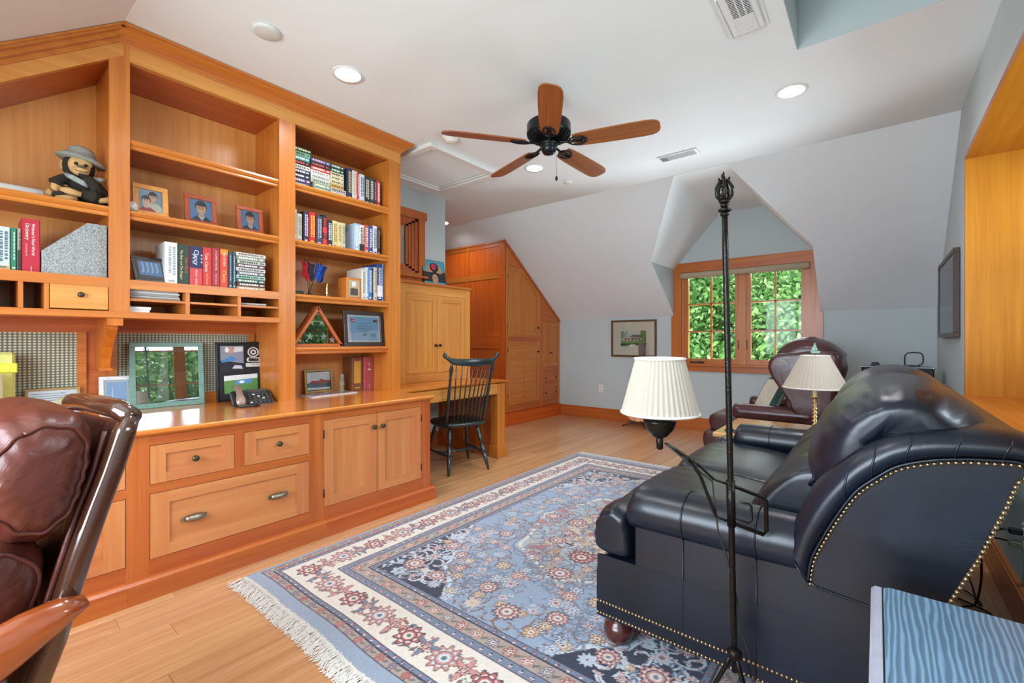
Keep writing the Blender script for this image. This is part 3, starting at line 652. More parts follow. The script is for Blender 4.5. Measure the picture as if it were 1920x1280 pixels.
for y0, y1 in ((-.48, .47), (.645, 1.375)):
    part('tack_board', MB().box(XB, XB + .008, y0, y1, .855, 1.25), tk, bk)
    part('tack_board_frame', MB().box(XB, XB + .016, y0 - .04, y0, .79, 1.25).box(XB, XB + .016, y1, y1 + .04, .79, 1.25).box(XB, XB + .016, y0 - .04, y1 + .04, 1.25, 1.27).box(XB, XB + .016, y0, y1, .79, .86), W('y'), bk)
part('back_panel', MB().box(XB - .012, XB, -.5, 1.43, .79, 1.36), WR('y'), bk)
# ---- desk and the cabinet standing on it
XD = -3.05
t = thing('desk', 'built-in orange wood desk with end panel beside the green chair', 'desk', (-3.5, 3.0, 0))
part('desk_top', MB().prism([(-3.998, .765), (XD - .02, .765), (XD - .008, .77), (XD + .012, .782), (XD + .014, .793), (-3.998, .793)], 'y', 2.34, 3.735), wood('y', '#cc7224', '#dc8430', '#e8983e', .2, 24, .8), t)
part('apron', MB().box(XD - .025, XD, 2.34, 3.68, .66, .765), WLT('y'), t)
part('leg', MB().box(XD - .09, XD + .002, 3.56, 3.685, .1, .765).bbox(XD - .1, XD + .02, 3.545, 3.70, 0, .12, .004), W('z'), t)
part('end_panel', MB().box(-3.98, XD - .09, 3.60, 3.64, .02, .765), WR('z'), t)
part('plinth', MB().box(-3.98, XD - .09, 3.585, 3.60, 0, .12), WR('x'), t)
for a in (-3.88, -3.6, -3.32): part('stile', MB().box(a - .035, a + .035, 3.592, 3.60, .12, .765), W('z'), t)
t = thing('wall_cabinet', 'two door wooden cabinet standing on the desk against the blue wall', 'cabinet', (-3.75, 3.05, .795))
XK = -3.53
part('carcass', MB().box(-3.99, XK - .02, 2.44, 3.65, .795, 1.765), WLT('z'), t); part('top', MB().bbox(-3.99, XK + .018, 2.43, 3.668, 1.765, 1.79, .004), W('y'), t)
for ax, y0, y1, z0, z1 in (('z', 2.44, 2.77, .795, 1.765), ('z', 3.575, 3.655, .795, 1.765), ('y', 2.77, 3.575, 1.672, 1.765), ('y', 2.77, 3.575, .795, .88)): part('stile' if ax == 'z' else 'rail', MB().box(XK - .02, XK - (.0005 if ax == 'y' else 0), y0, y1, z0, z1), WLT(ax), t)
shaker(t, 'door', XK, 2.77, 3.173, .88, 1.672, .06, knobs=[(3.145, 1.16)], km=DKM); shaker(t, 'door', XK, 3.173, 3.575, .88, 1.672, .06, knobs=[(3.20, 1.16)], km=DKM)
def WX(ax='z'): return wood(ax, '#bc4c0c', '#cc5a12', '#da6c1e')
# ---- eaves closet
XE = -4.08; CY = 4.93; zt = lambda y: 2.62 - (y - CY) * (2.62 - 1.545) / (YW - CY)
t = thing('built_in_closet', 'tall red-orange closet built under the sloped ceiling at the far wall', 'closet', (-4.8, 5.6, 0))
part('carcass', MB().prism([(CY + .02, 0), (YW - .01, 0), (YW - .01, zt(YW) - .01), (CY + .02, 2.60)], 'x', -5.9, XE - .02), WX('z'), t)
part('slope_trim', MB().prism([(CY - .01, 2.635), (YW - .012, zt(YW) + .012), (YW - .012, zt(YW) - .03), (CY - .01, 2.59)], 'x', XE - .02, XE + .012), WR('y'), t)
part('stile', MB().box(XE - .02, XE, CY, 4.995, .19, 2.6), W('z'), t)
part('stile', MB().prism([(5.776, .19), (5.853, .19), (5.853, zt(5.853)), (5.776, zt(5.776))], 'x', XE - .02, XE), WO('z'), t)
part('stile', MB().prism([(6.30, .19), (6.338, .19), (6.338, zt(6.338)), (6.30, zt(6.30))], 'x', XE - .02, XE), W('z'), t)
part('rail', MB().prism([(4.995, 2.276), (5.362, 2.276), (5.776, 1.905), (5.776, zt(5.776)), (4.995, zt(4.995))], 'x', XE - .02, XE - .0005), WO('y'), t)
for y0, y1, z0, z1 in ((4.995, 5.776, 1.215, 1.261), (4.995, 5.776, .19, .29), (5.853, 6.30, .19, .262), (5.853, 6.30, .513, .53), (5.853, 6.30, .715, .80)): part('rail', MB().box(XE - .02, XE - .0005, y0, y1, z0, z1), WR('y'), t)
part('rail', MB().prism([(5.853, 1.5), (6.30, 1.5), (6.30, zt(6.30)), (5.853, zt(5.853))], 'x', XE - .02, XE - .0005), WO('y'), t)
part('plinth', MB().box(-5.9, XE + .02, CY - .02, YW, 0, .185), WX('y'), t)
def slant(par):
    g = .003; a, b = 4.995 + g, 5.776 - g; z0 = 1.261 + g; tz = lambda y: min(2.276, 2.276 - (y - 5.362) * .896) - g
    m = MB(); f = .06; X1 = XE
    m.box(X1 - .02, X1, a, a + f, z0, 2.276 - g); m.prism([(b - f, z0), (b, z0), (b, tz(b)), (b - f, tz(b - f))], 'x', X1 - .02, X1)
    d = part('door', m, W('z'), par, 'upper closet door with a slanted top corner')
    part('rail', MB().box(X1 - .02, X1 - .0005, a + f, b - f, z0, z0 + f), W('y'), d); part('rail', MB().prism([(a + f, 2.276 - g - f), (5.345, 2.276 - g - f), (b - f, tz(b - f) - f * 1.25), (b - f, tz(b - f)), (5.362, tz(5.362)), (a + f, 2.276 - g)], 'x', X1 - .02, X1 - .0005), W('y'), d)
    part('panel', MB().prism([(a + f, z0 + f), (b - f, z0 + f), (b - f, tz(b - f) - f), (5.362, 2.276 - f), (a + f, 2.276 - f)], 'x', X1 - .018, X1 - .009), W('z'), d)
    part('rail', MB().box(X1 - .02, X1 - .001, 5.345, 5.375, z0 + f, 2.2), W('z'), d)
    return d
shaker(t, 'door', XE, 4.995, 5.776, 1.261, 2.276, top=slant, knobs=[(5.72, 1.41)], km=DKM, hinges=4.997)
shaker(t, 'door', XE, 4.995, 5.776, .29, 1.215, .065, knobs=[(5.72, 1.045)], km=DKM, hinges=4.997, mid=True, wm=W)
shaker(t, 'door', XE, 5.853, 6.076, .80, 1.5, .045, knobs=[(6.06, 1.02)], km=DKM, wm=W, kr=.012); shaker(t, 'door', XE, 6.076, 6.30, .80, 1.5, .045, knobs=[(6.095, 1.02)], km=DKM, wm=W, kr=.012)
for z0, z1 in ((.53, .715), (.262, .513)): shaker(t, 'drawer', XE, 5.853, 6.30, z0, z1, .04, knobs=[(5.93, (z0 + z1) / 2), (6.22, (z0 + z1) / 2)], km=DKM, wm=WR, kr=.012)
# closet side, facing the camera
part('side_panel', MB().box(-5.9, XE - .02, CY + .008, CY + .02, .18, 2.6), WX('z'), t)
for z0, z1 in ((2.555, 2.615), (2.10, 2.18), (1.10, 1.33), (.18, .3)): part('rail', MB().box(-5.9, XE - .1, CY, CY + .01, z0, z1), WO('x') if z0 != 1.10 else WX('x'), t)
for a in (-4.18, -4.83, -5.5): part('stile', MB().box(a, a + (.1 if a == -4.18 else .04), CY - .001, CY + .01, .18, 2.615), WX('z') if a == -4.18 else WO('z'), t)
part('side_panel', MB().box(-5.9, XE + .005, CY - .012, CY + .01, 2.612, 2.632), WR('x'), t)
# ================================================================ RUG
def rug():
    x0, x1, y0, y1 = -2.49, -.05, .945, 4.25; Wd, L = x1 - x0, y1 - y0; st = .0045
    nx, ny = int(Wd / st), int(L / st)
    xs = np.linspace(0, Wd, nx + 1); ys = np.linspace(0, L, ny + 1); Xg, Yg = np.meshgrid(xs, ys)
    def c(h): return np.array(C(h)[:3])
    cols = dict(blue=c('#8fa1b8'), lblue=c('#aabacd'), cream=c('#ddd4c8'), navy=c('#1b2440'), red=c('#b05a58'), rose=c('#c48a84'), tan=c('#a8968b'), brown=c('#7c5c52'), slate=c('#6f7c92'), edge=c('#93a0b3'), olive=c('#9da08c'), gold=c('#c9a274'), green=c('#5f7068'), pale=c('#c9d2da'))
    dx = np.minimum(Xg, Wd - Xg); dyy = np.minimum(Yg, L - Yg) - .05; d = np.minimum(dx, dyy)
    img = np.zeros(Xg.shape + (3,)); img[:] = cols['blue']
    def zone(mask, col): img[mask] = cols[col]
    zone(d < 1e9, 'blue')
    # field tone drifts between blues (dyed wool), olive-gold centre
    cxm, cym = Wd / 2, L / 2
    a, b = np.abs(Xg - cxm), np.abs(Yg - cym)
    rr = np.hypot(a / .62, b / .85); th = np.arctan2(b / .85, a / .62)
    lob = 1 + .10 * np.abs(np.cos(4 * th)) + .03 * np.cos(16 * th)
    med = rr < lob * .78
    img[med] = cols['olive'] * .4 + cols['lblue'] * .6
    img[(rr < lob * .78) & (rr > lob * .762)] = cols['slate']; img[(rr < lob * .735) & (rr > lob * .71)] = cols['cream']
    inn = rr < .42 * (1 + .08 * np.cos(8 * th)); img[inn] = cols['cream'] * .6 + cols['gold'] * .4
    img[(rr < .44 * (1 + .08 * np.cos(8 * th))) & ~inn] = cols['navy']
    # navy spandrels with scalloped edge
    fx, fy = Wd / 2 - .44, L / 2 - .44 - .05
    px, py = np.clip((fx - a) / .50, 0, 9), np.clip((fy - b) / .66, 0, 9)
    q = (px ** .8 + py ** .8); th2 = np.arctan2(py, px + 1e-6)
    sp = (q < .98 + .09 * np.abs(np.sin(5.5 * th2))) & (a < fx + .01) & (b < fy + .01)
    e2 = (q < 1.04 + .09 * np.abs(np.sin(5.5 * th2))) & ~sp & (a < fx) & (b < fy)
    img[sp] = cols['navy']; img[e2] = cols['pale']
    # extra navy band arches near ends of the field
    rnd = random.Random(11)
    def blob(cx, cy, r, fn):
        i0, i1 = int((cx - r) / st), int((cx + r) / st) + 2; j0, j1 = int((cy - r) / st), int((cy + r) / st) + 2
        i0, j0 = max(i0, 0), max(j0, 0); i1, j1 = min(i1, nx + 1), min(j1, ny + 1)
        if i1 <= i0 or j1 <= j0: return
        sx, sy = Xg[j0:j1, i0:i1] - cx, Yg[j0:j1, i0:i1] - cy
        fn(img[j0:j1, i0:i1], np.hypot(sx, sy) / r, np.arctan2(sy, sx), sx / r, sy / r)
    def sym(cx, cy):     # mirror in four quadrants (offsets from the centre)
        return {(round(cxm + s * cx, 4), round(cym + t * cy, 4)) for s in (1, -1) for t in (1, -1)}
    def rosette(cx, cy, r, n=8, oc='navy', pc='red', mc='cream', cc='navy', ph=0, deep=.16):
        def fn(im, R_, T, sx, sy):
            pet = .82 + deep * np.cos(n * T + ph)
            im[R_ < pet] = cols[oc]; im[R_ < pet - .11] = cols[pc]
            im[(R_ < .62) & (np.cos(n * T + ph) > -.2)] = cols[mc]; im[(R_ < .50)] = cols[oc]; im[R_ < .43] = cols[pc]
            im[R_ < .30] = cols[mc]; im[R_ < .15] = cols[cc]
        blob(cx, cy, r, fn)
    def leaf(cx, cy, r, ang, col='green', oc='navy'):
        def fn(im, R_, T, sx, sy):
            u = sx * math.cos(ang) + sy * math.sin(ang); v = -sx * math.sin(ang) + sy * math.cos(ang)
            e = (u ** 2 + (v / (.38 * (1 - .4 * u))) ** 2)
            im[e < .95] = cols[oc]; im[e < .5] = cols[col]
        blob(cx, cy, r, fn)
    def dots(pts, r, col):
        for x, y in pts: blob(x, y, r, lambda im, R_, T, sx, sy: im.__setitem__(R_ < 1, cols[col]))
    def vine(cx, cy, r, a0, turns, sg, col, wd=.005):
        n = int(70 * turns); P = []
        for k in range(n):
            t = k / n; rr_ = r * (1 - .8 * t); A = a0 + sg * t * turns * 2 * math.pi
            P.append((cx + rr_ * math.cos(A), cy + rr_ * math.sin(A)))
        dots(P, wd, col); return P
    # field growth
    for k in range(175):
        ux, uy = rnd.uniform(.02, fx), rnd.uniform(.02, fy)
        for X_, Y_ in sym(ux, uy):
            j, i = min(ny, int(Y_ / st)), min(nx, int(X_ / st)); dark = img[j, i].sum() < .2
            P = vine(X_, Y_, rnd.uniform(.05, .09) if 0 else .07, ux * 40, .9, 1 if X_ > cxm else -1, 'pale' if dark else ('slate' if (k % 3) else 'brown'))
            for p_ in P[::16]: leaf(p_[0], p_[1], .017, p_[0] * 37, 'rose' if dark else ('lblue' if k % 2 else 'tan'), 'slate' if not dark else 'pale')
    for k in range(105):
        ux, uy = rnd.uniform(.0, fx - .03), rnd.uniform(.0, fy - .03); rad = rnd.uniform(.022, .050); n = rnd.choice([6, 8, 8, 10])
        for X_, Y_ in sym(ux, uy):
            j, i = min(ny, int(Y_ / st)), min(nx, int(X_ / st)); r2 = rr[j, i]
            pc, mc = [('rose', 'cream'), ('pale', 'blue'), ('pale', 'rose'), ('gold', 'cream'), ('lblue', 'pale')][k % 5]
            if r2 < .8: pc = ['gold', 'rose', 'red'][k % 3]
            rosette(X_, Y_, rad, n, ('slate', 'navy', 'brown')[k % 3] if img[j, i].sum() > .2 else 'pale', pc, mc, 'brown', deep=.14)
    for ux, uy, r_ in ((0, 0, .16), (0, .40, .10), (0, .62, .09), (.26, 0, .09), (.45, .0, .075), (.22, .3, .075), (fx - .12, fy - .14, .085), (fx - .3, fy - .13, .07), (fx - .13, fy - .42, .07), (.2, .95, .07), (0, 1.05, .085), (.52, .42, .065)):
        for X_, Y_ in sym(ux, uy): rosette(X_, Y_, r_ * .85, 12, 'navy', 'red' if r_ > .095 else 'rose', 'cream', 'slate', deep=.1)
    # borders
    m_main = (d < .285) & (d >= .085); zone(m_main, 'cream')
    zone((d < .085) & (d >= .015), 'tan'); zone((d < .43) & (d >= .285), 'tan')
    zone((d >= .06) & (d < .085), 'slate'); zone((d >= .285) & (d < .325), 'slate'); zone((d >= .40) & (d < .43), 'slate')
    for e in (.015, .058, .083, .285, .325, .40, .43): zone((d >= e) & (d < e + .006), 'navy')
    zone(d < .015, 'edge')
    def along(off, step, fn, ph=0.0):
        for side in range(4):
            Ln = (Wd if side % 2 == 0 else L - .1) - 2 * off; n = max(2, round(Ln / step)); 
            for k in range(n + (0 if ph == 0 else 0)):
                s_ = off + (k + ph) * Ln / n
                if side == 0: p_, dr = (s_, off + .05), 0
                elif side == 1: p_, dr = (Wd - off, s_ + .05), math.pi / 2
                elif side == 2: p_, dr = (Wd - s_, L - off - .05), math.pi
                else: p_, dr = (off, L - s_ - .05), -math.pi / 2
                fn(p_[0], p_[1], dr, k)
    along(.185, .0125, lambda x, y, dr, k: dots([(x + math.sin(dr) * -.045 * math.sin(k * .24), y + math.cos(dr) * .045 * math.sin(k * .24))], .0045, 'green'))
    along(.185, .105, lambda x, y, dr, k: [leaf(x + .05 * math.cos(2.1 * k + j), y + .055 * math.sin(2.1 * k + j * 1.9), .021, k * 1.3 + j * 1.1, ('green', 'rose', 'slate', 'brown')[int(k + j) % 4], 'brown') for j in (0, 1.6, 3.1, 4.7)], .5)
    along(.185, .21, lambda x, y, dr, k: rosette(x, y, .078 if k % 2 else .07, 10 if k % 2 else 8, 'brown' if k % 2 else 'navy', 'rose' if k % 2 else 'red', 'pale' if k % 2 else 'cream', 'green', deep=.14))
    along(.185, .21, lambda x, y, dr, k: [leaf(x + .035 * math.cos(j), y + .035 * math.sin(j), .036, j, 'rose' if k % 2 else 'slate', 'brown') for j in (dr + .4, dr + 1.57, dr + 2.7, dr - 1.57)] + [rosette(x, y, .03, 6, 'navy', 'red', 'cream', 'navy')], .5)
    along(.04, .075, lambda x, y, dr, k: [rosette(x, y, .024, 6, 'brown', 'red' if k % 2 else 'slate', 'rose', 'navy'), leaf(x + .035 * math.cos(dr), y + .035 * math.sin(dr), .014, dr + .6, 'green', 'brown')])
    along(.073, .05, lambda x, y, dr, k: rosette(x, y, .011, 4, 'navy', 'red', 'pale', 'pale'))
    along(.363, .085, lambda x, y, dr, k: [rosette(x, y, .032, 6 + k % 3, 'brown', ('red', 'rose', 'slate')[k % 3], 'cream', 'navy'), leaf(x + .042 * math.cos(dr), y + .042 * math.sin(dr), .018, dr + .8, 'green', 'brown')])
    along(.305, .05, lambda x, y, dr, k: rosette(x, y, .012, 4, 'navy', 'rose', 'pale', 'red')); along(.415, .05, lambda x, y, dr, k: rosette(x, y, .011, 4, 'navy', 'red', 'pale', 'pale'))
    zone(dyy < 0, 'edge')
    g = np.random.default_rng(5); img *= (1 + g.normal(0, .06, Xg.shape))[..., None]; img = np.clip(img, 0, 1)
    Zg = .011 + .0012 * np.sin(Xg * 9) * np.sin(Yg * 7) + g.normal(0, .0003, Xg.shape)
    wob = .012 * np.sin(Xg * 3.1 + .5) + .004 * np.sin(Xg * 11)
    fade = np.clip(1 - Yg / .5, 0, 1)
    V = np.stack([x0 + Xg, y0 + Yg + wob * fade, Zg], -1).reshape(-1, 3).astype(np.float32)
    nvx = nx + 1; ii, jj = np.meshgrid(np.arange(nx), np.arange(ny)); b0 = (jj * nvx + ii).ravel()
    F = np.stack([b0, b0 + 1, b0 + 1 + nvx, b0 + nvx], 1)
    me = bpy.data.meshes.new('rug'); nf = len(F)
    me.vertices.add(len(V)); me.vertices.foreach_set('co', V.ravel()); me.loops.add(4 * nf); me.loops.foreach_set('vertex_index', F.ravel().astype(np.int32))
    me.polygons.add(nf); me.polygons.foreach_set('loop_start', np.arange(0, 4 * nf, 4, dtype=np.int32)); me.polygons.foreach_set('loop_total', np.full(nf, 4, dtype=np.int32)); me.update()
    ca = me.color_attributes.new('wool', 'FLOAT_COLOR', 'POINT')
    ca.data.foreach_set('color', np.concatenate([img.reshape(-1, 3), np.ones((len(V), 1))], 1).astype(np.float32).ravel())
    mt, nt, p = newmat('rug_wool'); at = N(nt, 'ShaderNodeAttribute', attribute_name='wool'); nt.links.new(at.outputs['Color'], p.inputs['Base Color']); p.inputs['Roughness'].default_value = .95
    p.inputs['Sheen Weight'].default_value = .25
    tc = N(nt, 'ShaderNodeTexCoord'); n_ = N(nt, 'ShaderNodeTexNoise'); n_.inputs['Scale'].default_value = 420; nt.links.new(tc.outputs['Object'], n_.inputs['Vector'])
    bp = N(nt, 'ShaderNodeBump'); bp.inputs['Strength'].default_value = .5; bp.inputs['Distance'].default_value = .004; nt.links.new(n_.outputs['Fac'], bp.inputs['Height']); nt.links.new(bp.outputs[0], p.inputs['Normal'])
    me.materials.append(mt)
    t = thing('rug', 'blue and cream floral oriental rug with navy corners and white fringe', 'rug', (-1.27, 2.6, 0), local=True)
    o = bpy.data.objects.new('pile', me); COL.objects.link(o); o.parent = t; o.location = (1.27, -2.6, 0)
    for xa in (x0 - .004, x1 - .002): oo = part('selvedge', MB().box(xa, xa + .006, y0, y1, .001, .011), flat('#8d9db4', .9), t); oo.location = (1.27, -2.6, 0)
    f = MB(); r2 = random.Random(4)
    for (ye, sg) in ((y0, -1), (y1, 1)):
        k = x0 + .004
        while k < x1:
            wv = (.012 * math.sin((k - x0) * 3.1 + .5) + .004 * math.sin((k - x0) * 11)) if sg < 0 else 0
            for s in range(2):
                a = r2.gauss(0, .45); l = r2.uniform(.055, .085); w_ = .0022; c_ = r2.uniform(-.012, .012)
                P = [(k, ye + wv - sg * .012, .010), (k + a * l * .35, ye + wv + sg * l * .4, .007 + r2.random() * .009), (k + a * l * .7 + c_, ye + wv + sg * l * .8, .004 + r2.random() * .006), (k + a * l + c_ * 2, ye + wv + sg * l * 1.05, .003)]
                b_ = len(f.v)
                for q_ in P: f.v += [(q_[0] - w_, q_[1], q_[2]), (q_[0] + w_, q_[1], q_[2] + .0005)]
                for i in range(3): f.f.append((b_ + 2 * i, b_ + 2 * i + 1, b_ + 2 * i + 3, b_ + 2 * i + 2)); f.m.append(0); f.s.append(False)
            k += .0033
        bb_ = len(f.v)
    oo = part('fringe', f, flat('#ece8e0', .95, var=.08, scale=80), t, kind='stuff'); oo.location = (1.27, -2.6, 0)
    f = MB()
    for (ye, sg) in ((y0, -1), (y1, 1)):
        N_ = 120
        for i in range(N_):
            xa, xb = x0 + (x1 - x0) * i / N_, x0 + (x1 - x0) * (i + 1) / N_
            wa, wb = [(.012 * math.sin((k - x0) * 3.1 + .5) + .004 * math.sin((k - x0) * 11)) if sg < 0 else 0 for k in (xa, xb)]
            f.add([(xa, ye + wa, .0125), (xb, ye + wb, .0125), (xb, ye + wb + sg * .016, .009), (xa, ye + wa + sg * .016, .009)], [(0, 1, 2, 3)])
    oo = part('woven_hem', f, flat('#d6d1c6', .95, var=.1, scale=300), t); oo.location = (1.27, -2.6, 0)
rug()
# ================================================================ SOFA
sofa = thing('leather_sofa', 'dark leather roll arm sofa with nailhead trim standing on the rug', 'sofa', (-.3, 2.5, .012))
Y0, Y1 = 1.60, 3.43; YM = (Y0 + Y1) / 2
outer = [(-.216, .60), (-.189, .673), (-.15, .76), (-.108, .825), (-.048, .896), (0, .933), (.045, .957), (.109, .972), (.169, .978), (.229, .98), (.285, .972), (.318, .945)]
nailc = [(-.158, .49), (-.150, .555), (-.124, .623), (-.09, .697), (-.048, .774), (0, .826), (.045, .864), (.109, .89), (.169, .903), (.225, .909), (.268, .910), (.279, .89)]
def lerp(a, b, t): return tuple(a[i] + (b[i] - a[i]) * t for i in range(len(a)))
def smooth_line(P, n=4):
    out = []
    for i in range(len(P) - 1):
        p0, p1, p2, p3 = P[max(i - 1, 0)], P[i], P[i + 1], P[min(i + 2, len(P) - 1)]
        for k in range(n):
            t = k / n; out.append(tuple(.5 * (2 * p1[j] + (p2[j] - p0[j]) * t + (2 * p0[j] - 5 * p1[j] + 4 * p2[j] - p3[j]) * t * t + (3 * p1[j] - p0[j] - 3 * p2[j] + p3[j]) * t ** 3) for j in range(2)))
    return out + [P[-1]]
So, Sn = smooth_line(outer), smooth_line(nailc)
for side in (0, 1):
    yf = (lambda d: Y0 + d) if side == 0 else (lambda d: Y1 - d)
    # flat side panel of the back
    m = MB(); pts = [p for p in Sn] + [(.245, .815), (.196, .665), (.136, .52), (.09, .40), (.03, .25), (-.02, .12), (-.16, .12)]
    a0, a1 = sorted((yf(.006), yf(.05))); m.prism(pts, 'y', a0, a1); part('wing_panel', m, BLUEL, sofa)
    m = MB(); rs = []
    for (t, dd) in ((-.02, .04), (0, .012), (.12, -.004), (.35, -.018), (.62, -.012), (.85, .012), (.97, .045), (1, .09), (.98, .16), (.85, .20), (.55, .21)):
        rs.append([(lerp(Sn[i], So[i], t)[0], yf(dd), lerp(Sn[i], So[i], t)[1]) for i in range(len(So))])
    m.rings(rs, 0, True, False, False)
    part('wing_roll', m, BLUEL, sofa)
    m = MB(); P = [(lerp(Sn[i], So[i], .02)[0], yf(-.002), lerp(Sn[i], So[i], .02)[1]) for i in range(len(Sn))]; m.tube(P, .004, 6); P2 = [(So[i][0], yf(.205), So[i][1] - .012) for i in range(len(So))]
    part('piping', m, BLUEL, sofa)
    # pleats across the roll
    for k in (14, 19, 25, 31, 37):
        if k < len(Sn): m = MB(); m.tube([(lerp(Sn[k], So[min(k + int(2 * t), len(So) - 1)], t)[0], yf(d_), lerp(Sn[k], So[min(k + int(2 * t), len(So) - 1)], t)[1]) for t, d_ in ((.02, .008), (.12, -.0045), (.35, -.0185), (.62, -.0125), (.85, .0115))], [.001, .0028, .003, .0025, .0006], 6); part('seam', m, BLUEL, sofa)
# back core body across the sofa
m = MB(); core = [(p[0], p[1] - .006) for p in So[::2]] + [(.29, .9), (.245, .815), (.196, .665), (.136, .52), (.03, .25), (-.02, .12), (-.30, .12), (-.30, .40), (-.23, .5)]
m.prism(core, 'y', Y0 + .05, Y1 - .05, sm=False); part('back_frame', m, BLUEL, sofa)
# base: front rail and seat deck with T shape
m = MB(); prof = [(-.862, .125), (-.866, .20), (-.866, .30), (-.856, .345), (-.83, .362), (-.3, .362), (-.3, .12)]
m.prism(prof, 'y', Y0 + .02, Y1 - .02); o = part('seat_base', m, BLUEL, sofa)
# arms
def arm(yo, sg, near):
    ya, yb = yo, yo + sg * .175
    m = MB(); lo, hi = sorted((yo + sg * .022, yb - sg * .02)); m.bbox(-.715, -.02 if near else -.05, lo, hi, .12, .52, .01, sm=False); part('arm_panel', m, BLUEL, sofa)
    cy, cz = yo + sg * .09, .566; rs = []
    for i, (x, s_) in enumerate(((-.742, .15), (-.742, .55), (-.738, .78), (-.728, .92), (-.71, 1), (-.66, 1.01), (-.545, 1.0), (-.45, 1), (-.36, 1), (-.25, .99), (-.19, .975), (-.17, .95))):
        rs.append([(x + (.012 * math.sin(2 * math.pi * k / 26)), cy + .098 * s_ * math.cos(2 * math.pi * k / 26), cz + .086 * s_ * math.sin(2 * math.pi * k / 26)) for k in range(26)])
    m = MB(); m.rings(rs); part('arm_roll', m, BLUEL, sofa)
    for x in (-.53, -.30):
        part('seam', MB().tube([(x, cy + .0995 * math.cos(a), cz + .0875 * math.sin(a)) for a in [2 * math.pi * k / 26 for k in range(27)]], .003, 6), BLUEL, sofa)
        if near: part('seam', MB().tube([(x, yo + .0195, .5), (x, yo + .0195, .125)], .0022, 6), BLUEL, sofa)
arm(Y0, 1, True); arm(Y1, -1, False)
m = MB(); m.tube([(-.192, Y0 - .002, .535), (-.176, Y0 - .004, .508), (-.158, Y0 - .003, .488)], .004, 6); m.tube([(-.158, Y0 + .002, .49), (-.14, Y0 + .004, .478), (.0, Y0 + .004, .463), (.115, Y0 + .004, .462)], .0035, 6); part('piping', m, BLUEL, sofa)
# nailheads
def nails(pts, nrm, r=.0062, sp=.0138):
    m = MB(); L = 0; acc = 0
    for i in range(len(pts) - 1):
        a, b = Vector(pts[i]), Vector(pts[i + 1]); l = (b - a).length
        while acc < l:
            p = a.lerp(b, acc / l); n_ = Vector(nrm); u = n_.orthogonal().normalized(); v = n_.cross(u)
            rs = [[p + (u * math.cos(k * math.pi / 4) + v * math.sin(k * math.pi / 4)) * r * q + n_ * h_ for k in range(8)] for q, h_ in ((1, 0), (.85, r * .4), (.45, r * .72), (.05, r * .8))]
            m.rings(rs, 0, True, False); acc += sp
        acc -= l
    return m
for side, y, nn in ((0, Y0, -1), (1, Y1, 1)):
    P = [(p[0] + .004, y + nn * -.004, p[1] - .008) for p in Sn] + [(.262, y - nn * .004, .86), (.245, y - nn * .004, .80), (.196, y - nn * .004, .655), (.136, y - nn * .004, .51), (.09, y - nn * .004, .40), (.03, y - nn * .004, .25)]
    part('nailheads', nails(P, (0, nn, 0)), NAIL, sofa, 'row of antique brass nailheads', kind='stuff')
P = lambda z: [(-.862, Y0 + .018, z), (-.4, Y0 + .018, z - .006), (-.03, Y0 + .018, z - .012)]
part('nailheads', nails(P(.178), (0, -1, 0), .0058, .0132), NAIL, sofa, 'row of antique brass nailheads', kind='stuff'); part('nailheads', nails(P(.132), (0, -1, 0), .0058, .0132), NAIL, sofa, kind='stuff')
for z in (.178, .132): part('nailheads', nails([(-.868, Y0 + .03, z), (-.868, Y1 - .03, z)], (-1, 0, 0), .0058, .0132), NAIL, sofa, kind='stuff')
part('base_band', MB().box(-.864, -.02, Y0 + .0185, Y0 + .03, .12, .36).box(-.868, -.86, Y0 + .02, Y1 - .02, .12, .30), BLUEL, sofa)
for x, y in ((-.80, Y0 + .075), (-.80, Y1 - .075), (-.09, Y0 + .09), (-.09, Y1 - .09)):
    part('foot', MB().lathe([(.03, .013), (.05, .03), (.06, .06), (.052, .09), (.035, .1), (.045, .125)], (x, y, 0), 18), flat('#4a211a', .25, coat=.5), sofa)
# seat cushions (T shaped): main plus the ear in front of each arm
def crown(y0, y1):
    return lambda x, z, w: (.022 * max(0, 1 - ((w - (y0 + y1) / 2) / ((y1 - y0) / 2)) ** 2) if z > .44 else 0) + (.0035 * math.sin(w * 55 + x * 8) * max(0, min(1, (-x - .60) * 6)))
sp_ = [(-.888, .41), (-.885, .46), (-.86, .51), (-.80, .535), (-.6, .53), (-.4, .51), (-.24, .485), (-.22, .37), (-.5, .365), (-.82, .362), (-.87, .375)]
for (a, b) in ((Y0 + .15, YM - .003), (YM + .003, Y1 - .15)):
    m = MB(); puff(m, sp_, a, b, XZ, 34, 5, 14, .25, .0035, 9, cx=(-.55, .43), mn=.7, pleat=crown(a, b)); part('seat_cushion', m, BLUEL, sofa)
ep = [(-.888, .41), (-.886, .47), (-.862, .525), (-.81, .558), (-.750, .54), (-.728, .46), (-.73, .375), (-.80, .362), (-.87, .372)]
for (a, b) in ((Y0 + .01, Y0 + .24), (Y1 - .24, Y1 - .01)):
    m = MB(); rs = puff(m, ep, a, b, XZ, 20, 5, 3, .42, .002, 12, mn=.62, pleat=lambda x, z, w: .003 * math.sin(math.atan2(z - .43, x + .8) * 13) if z > .42 else 0)
    so = part('seat_cushion_corner', m, BLUEL, sofa)
    q_ = (lambda d: a + d) if a < 2 else (lambda d: b - d)
    m = MB(); m.tube([(-.735, q_(.012), .428), (-.77, q_(.004), .43), (-.82, q_(.004), .434), (-.865, q_(.02), .438), (-.890, q_(.06), .44), (-.894, q_(.12), .44), (-.893, q_(.23), .44)], .0042, 7); part('piping', m, BLUEL, so)
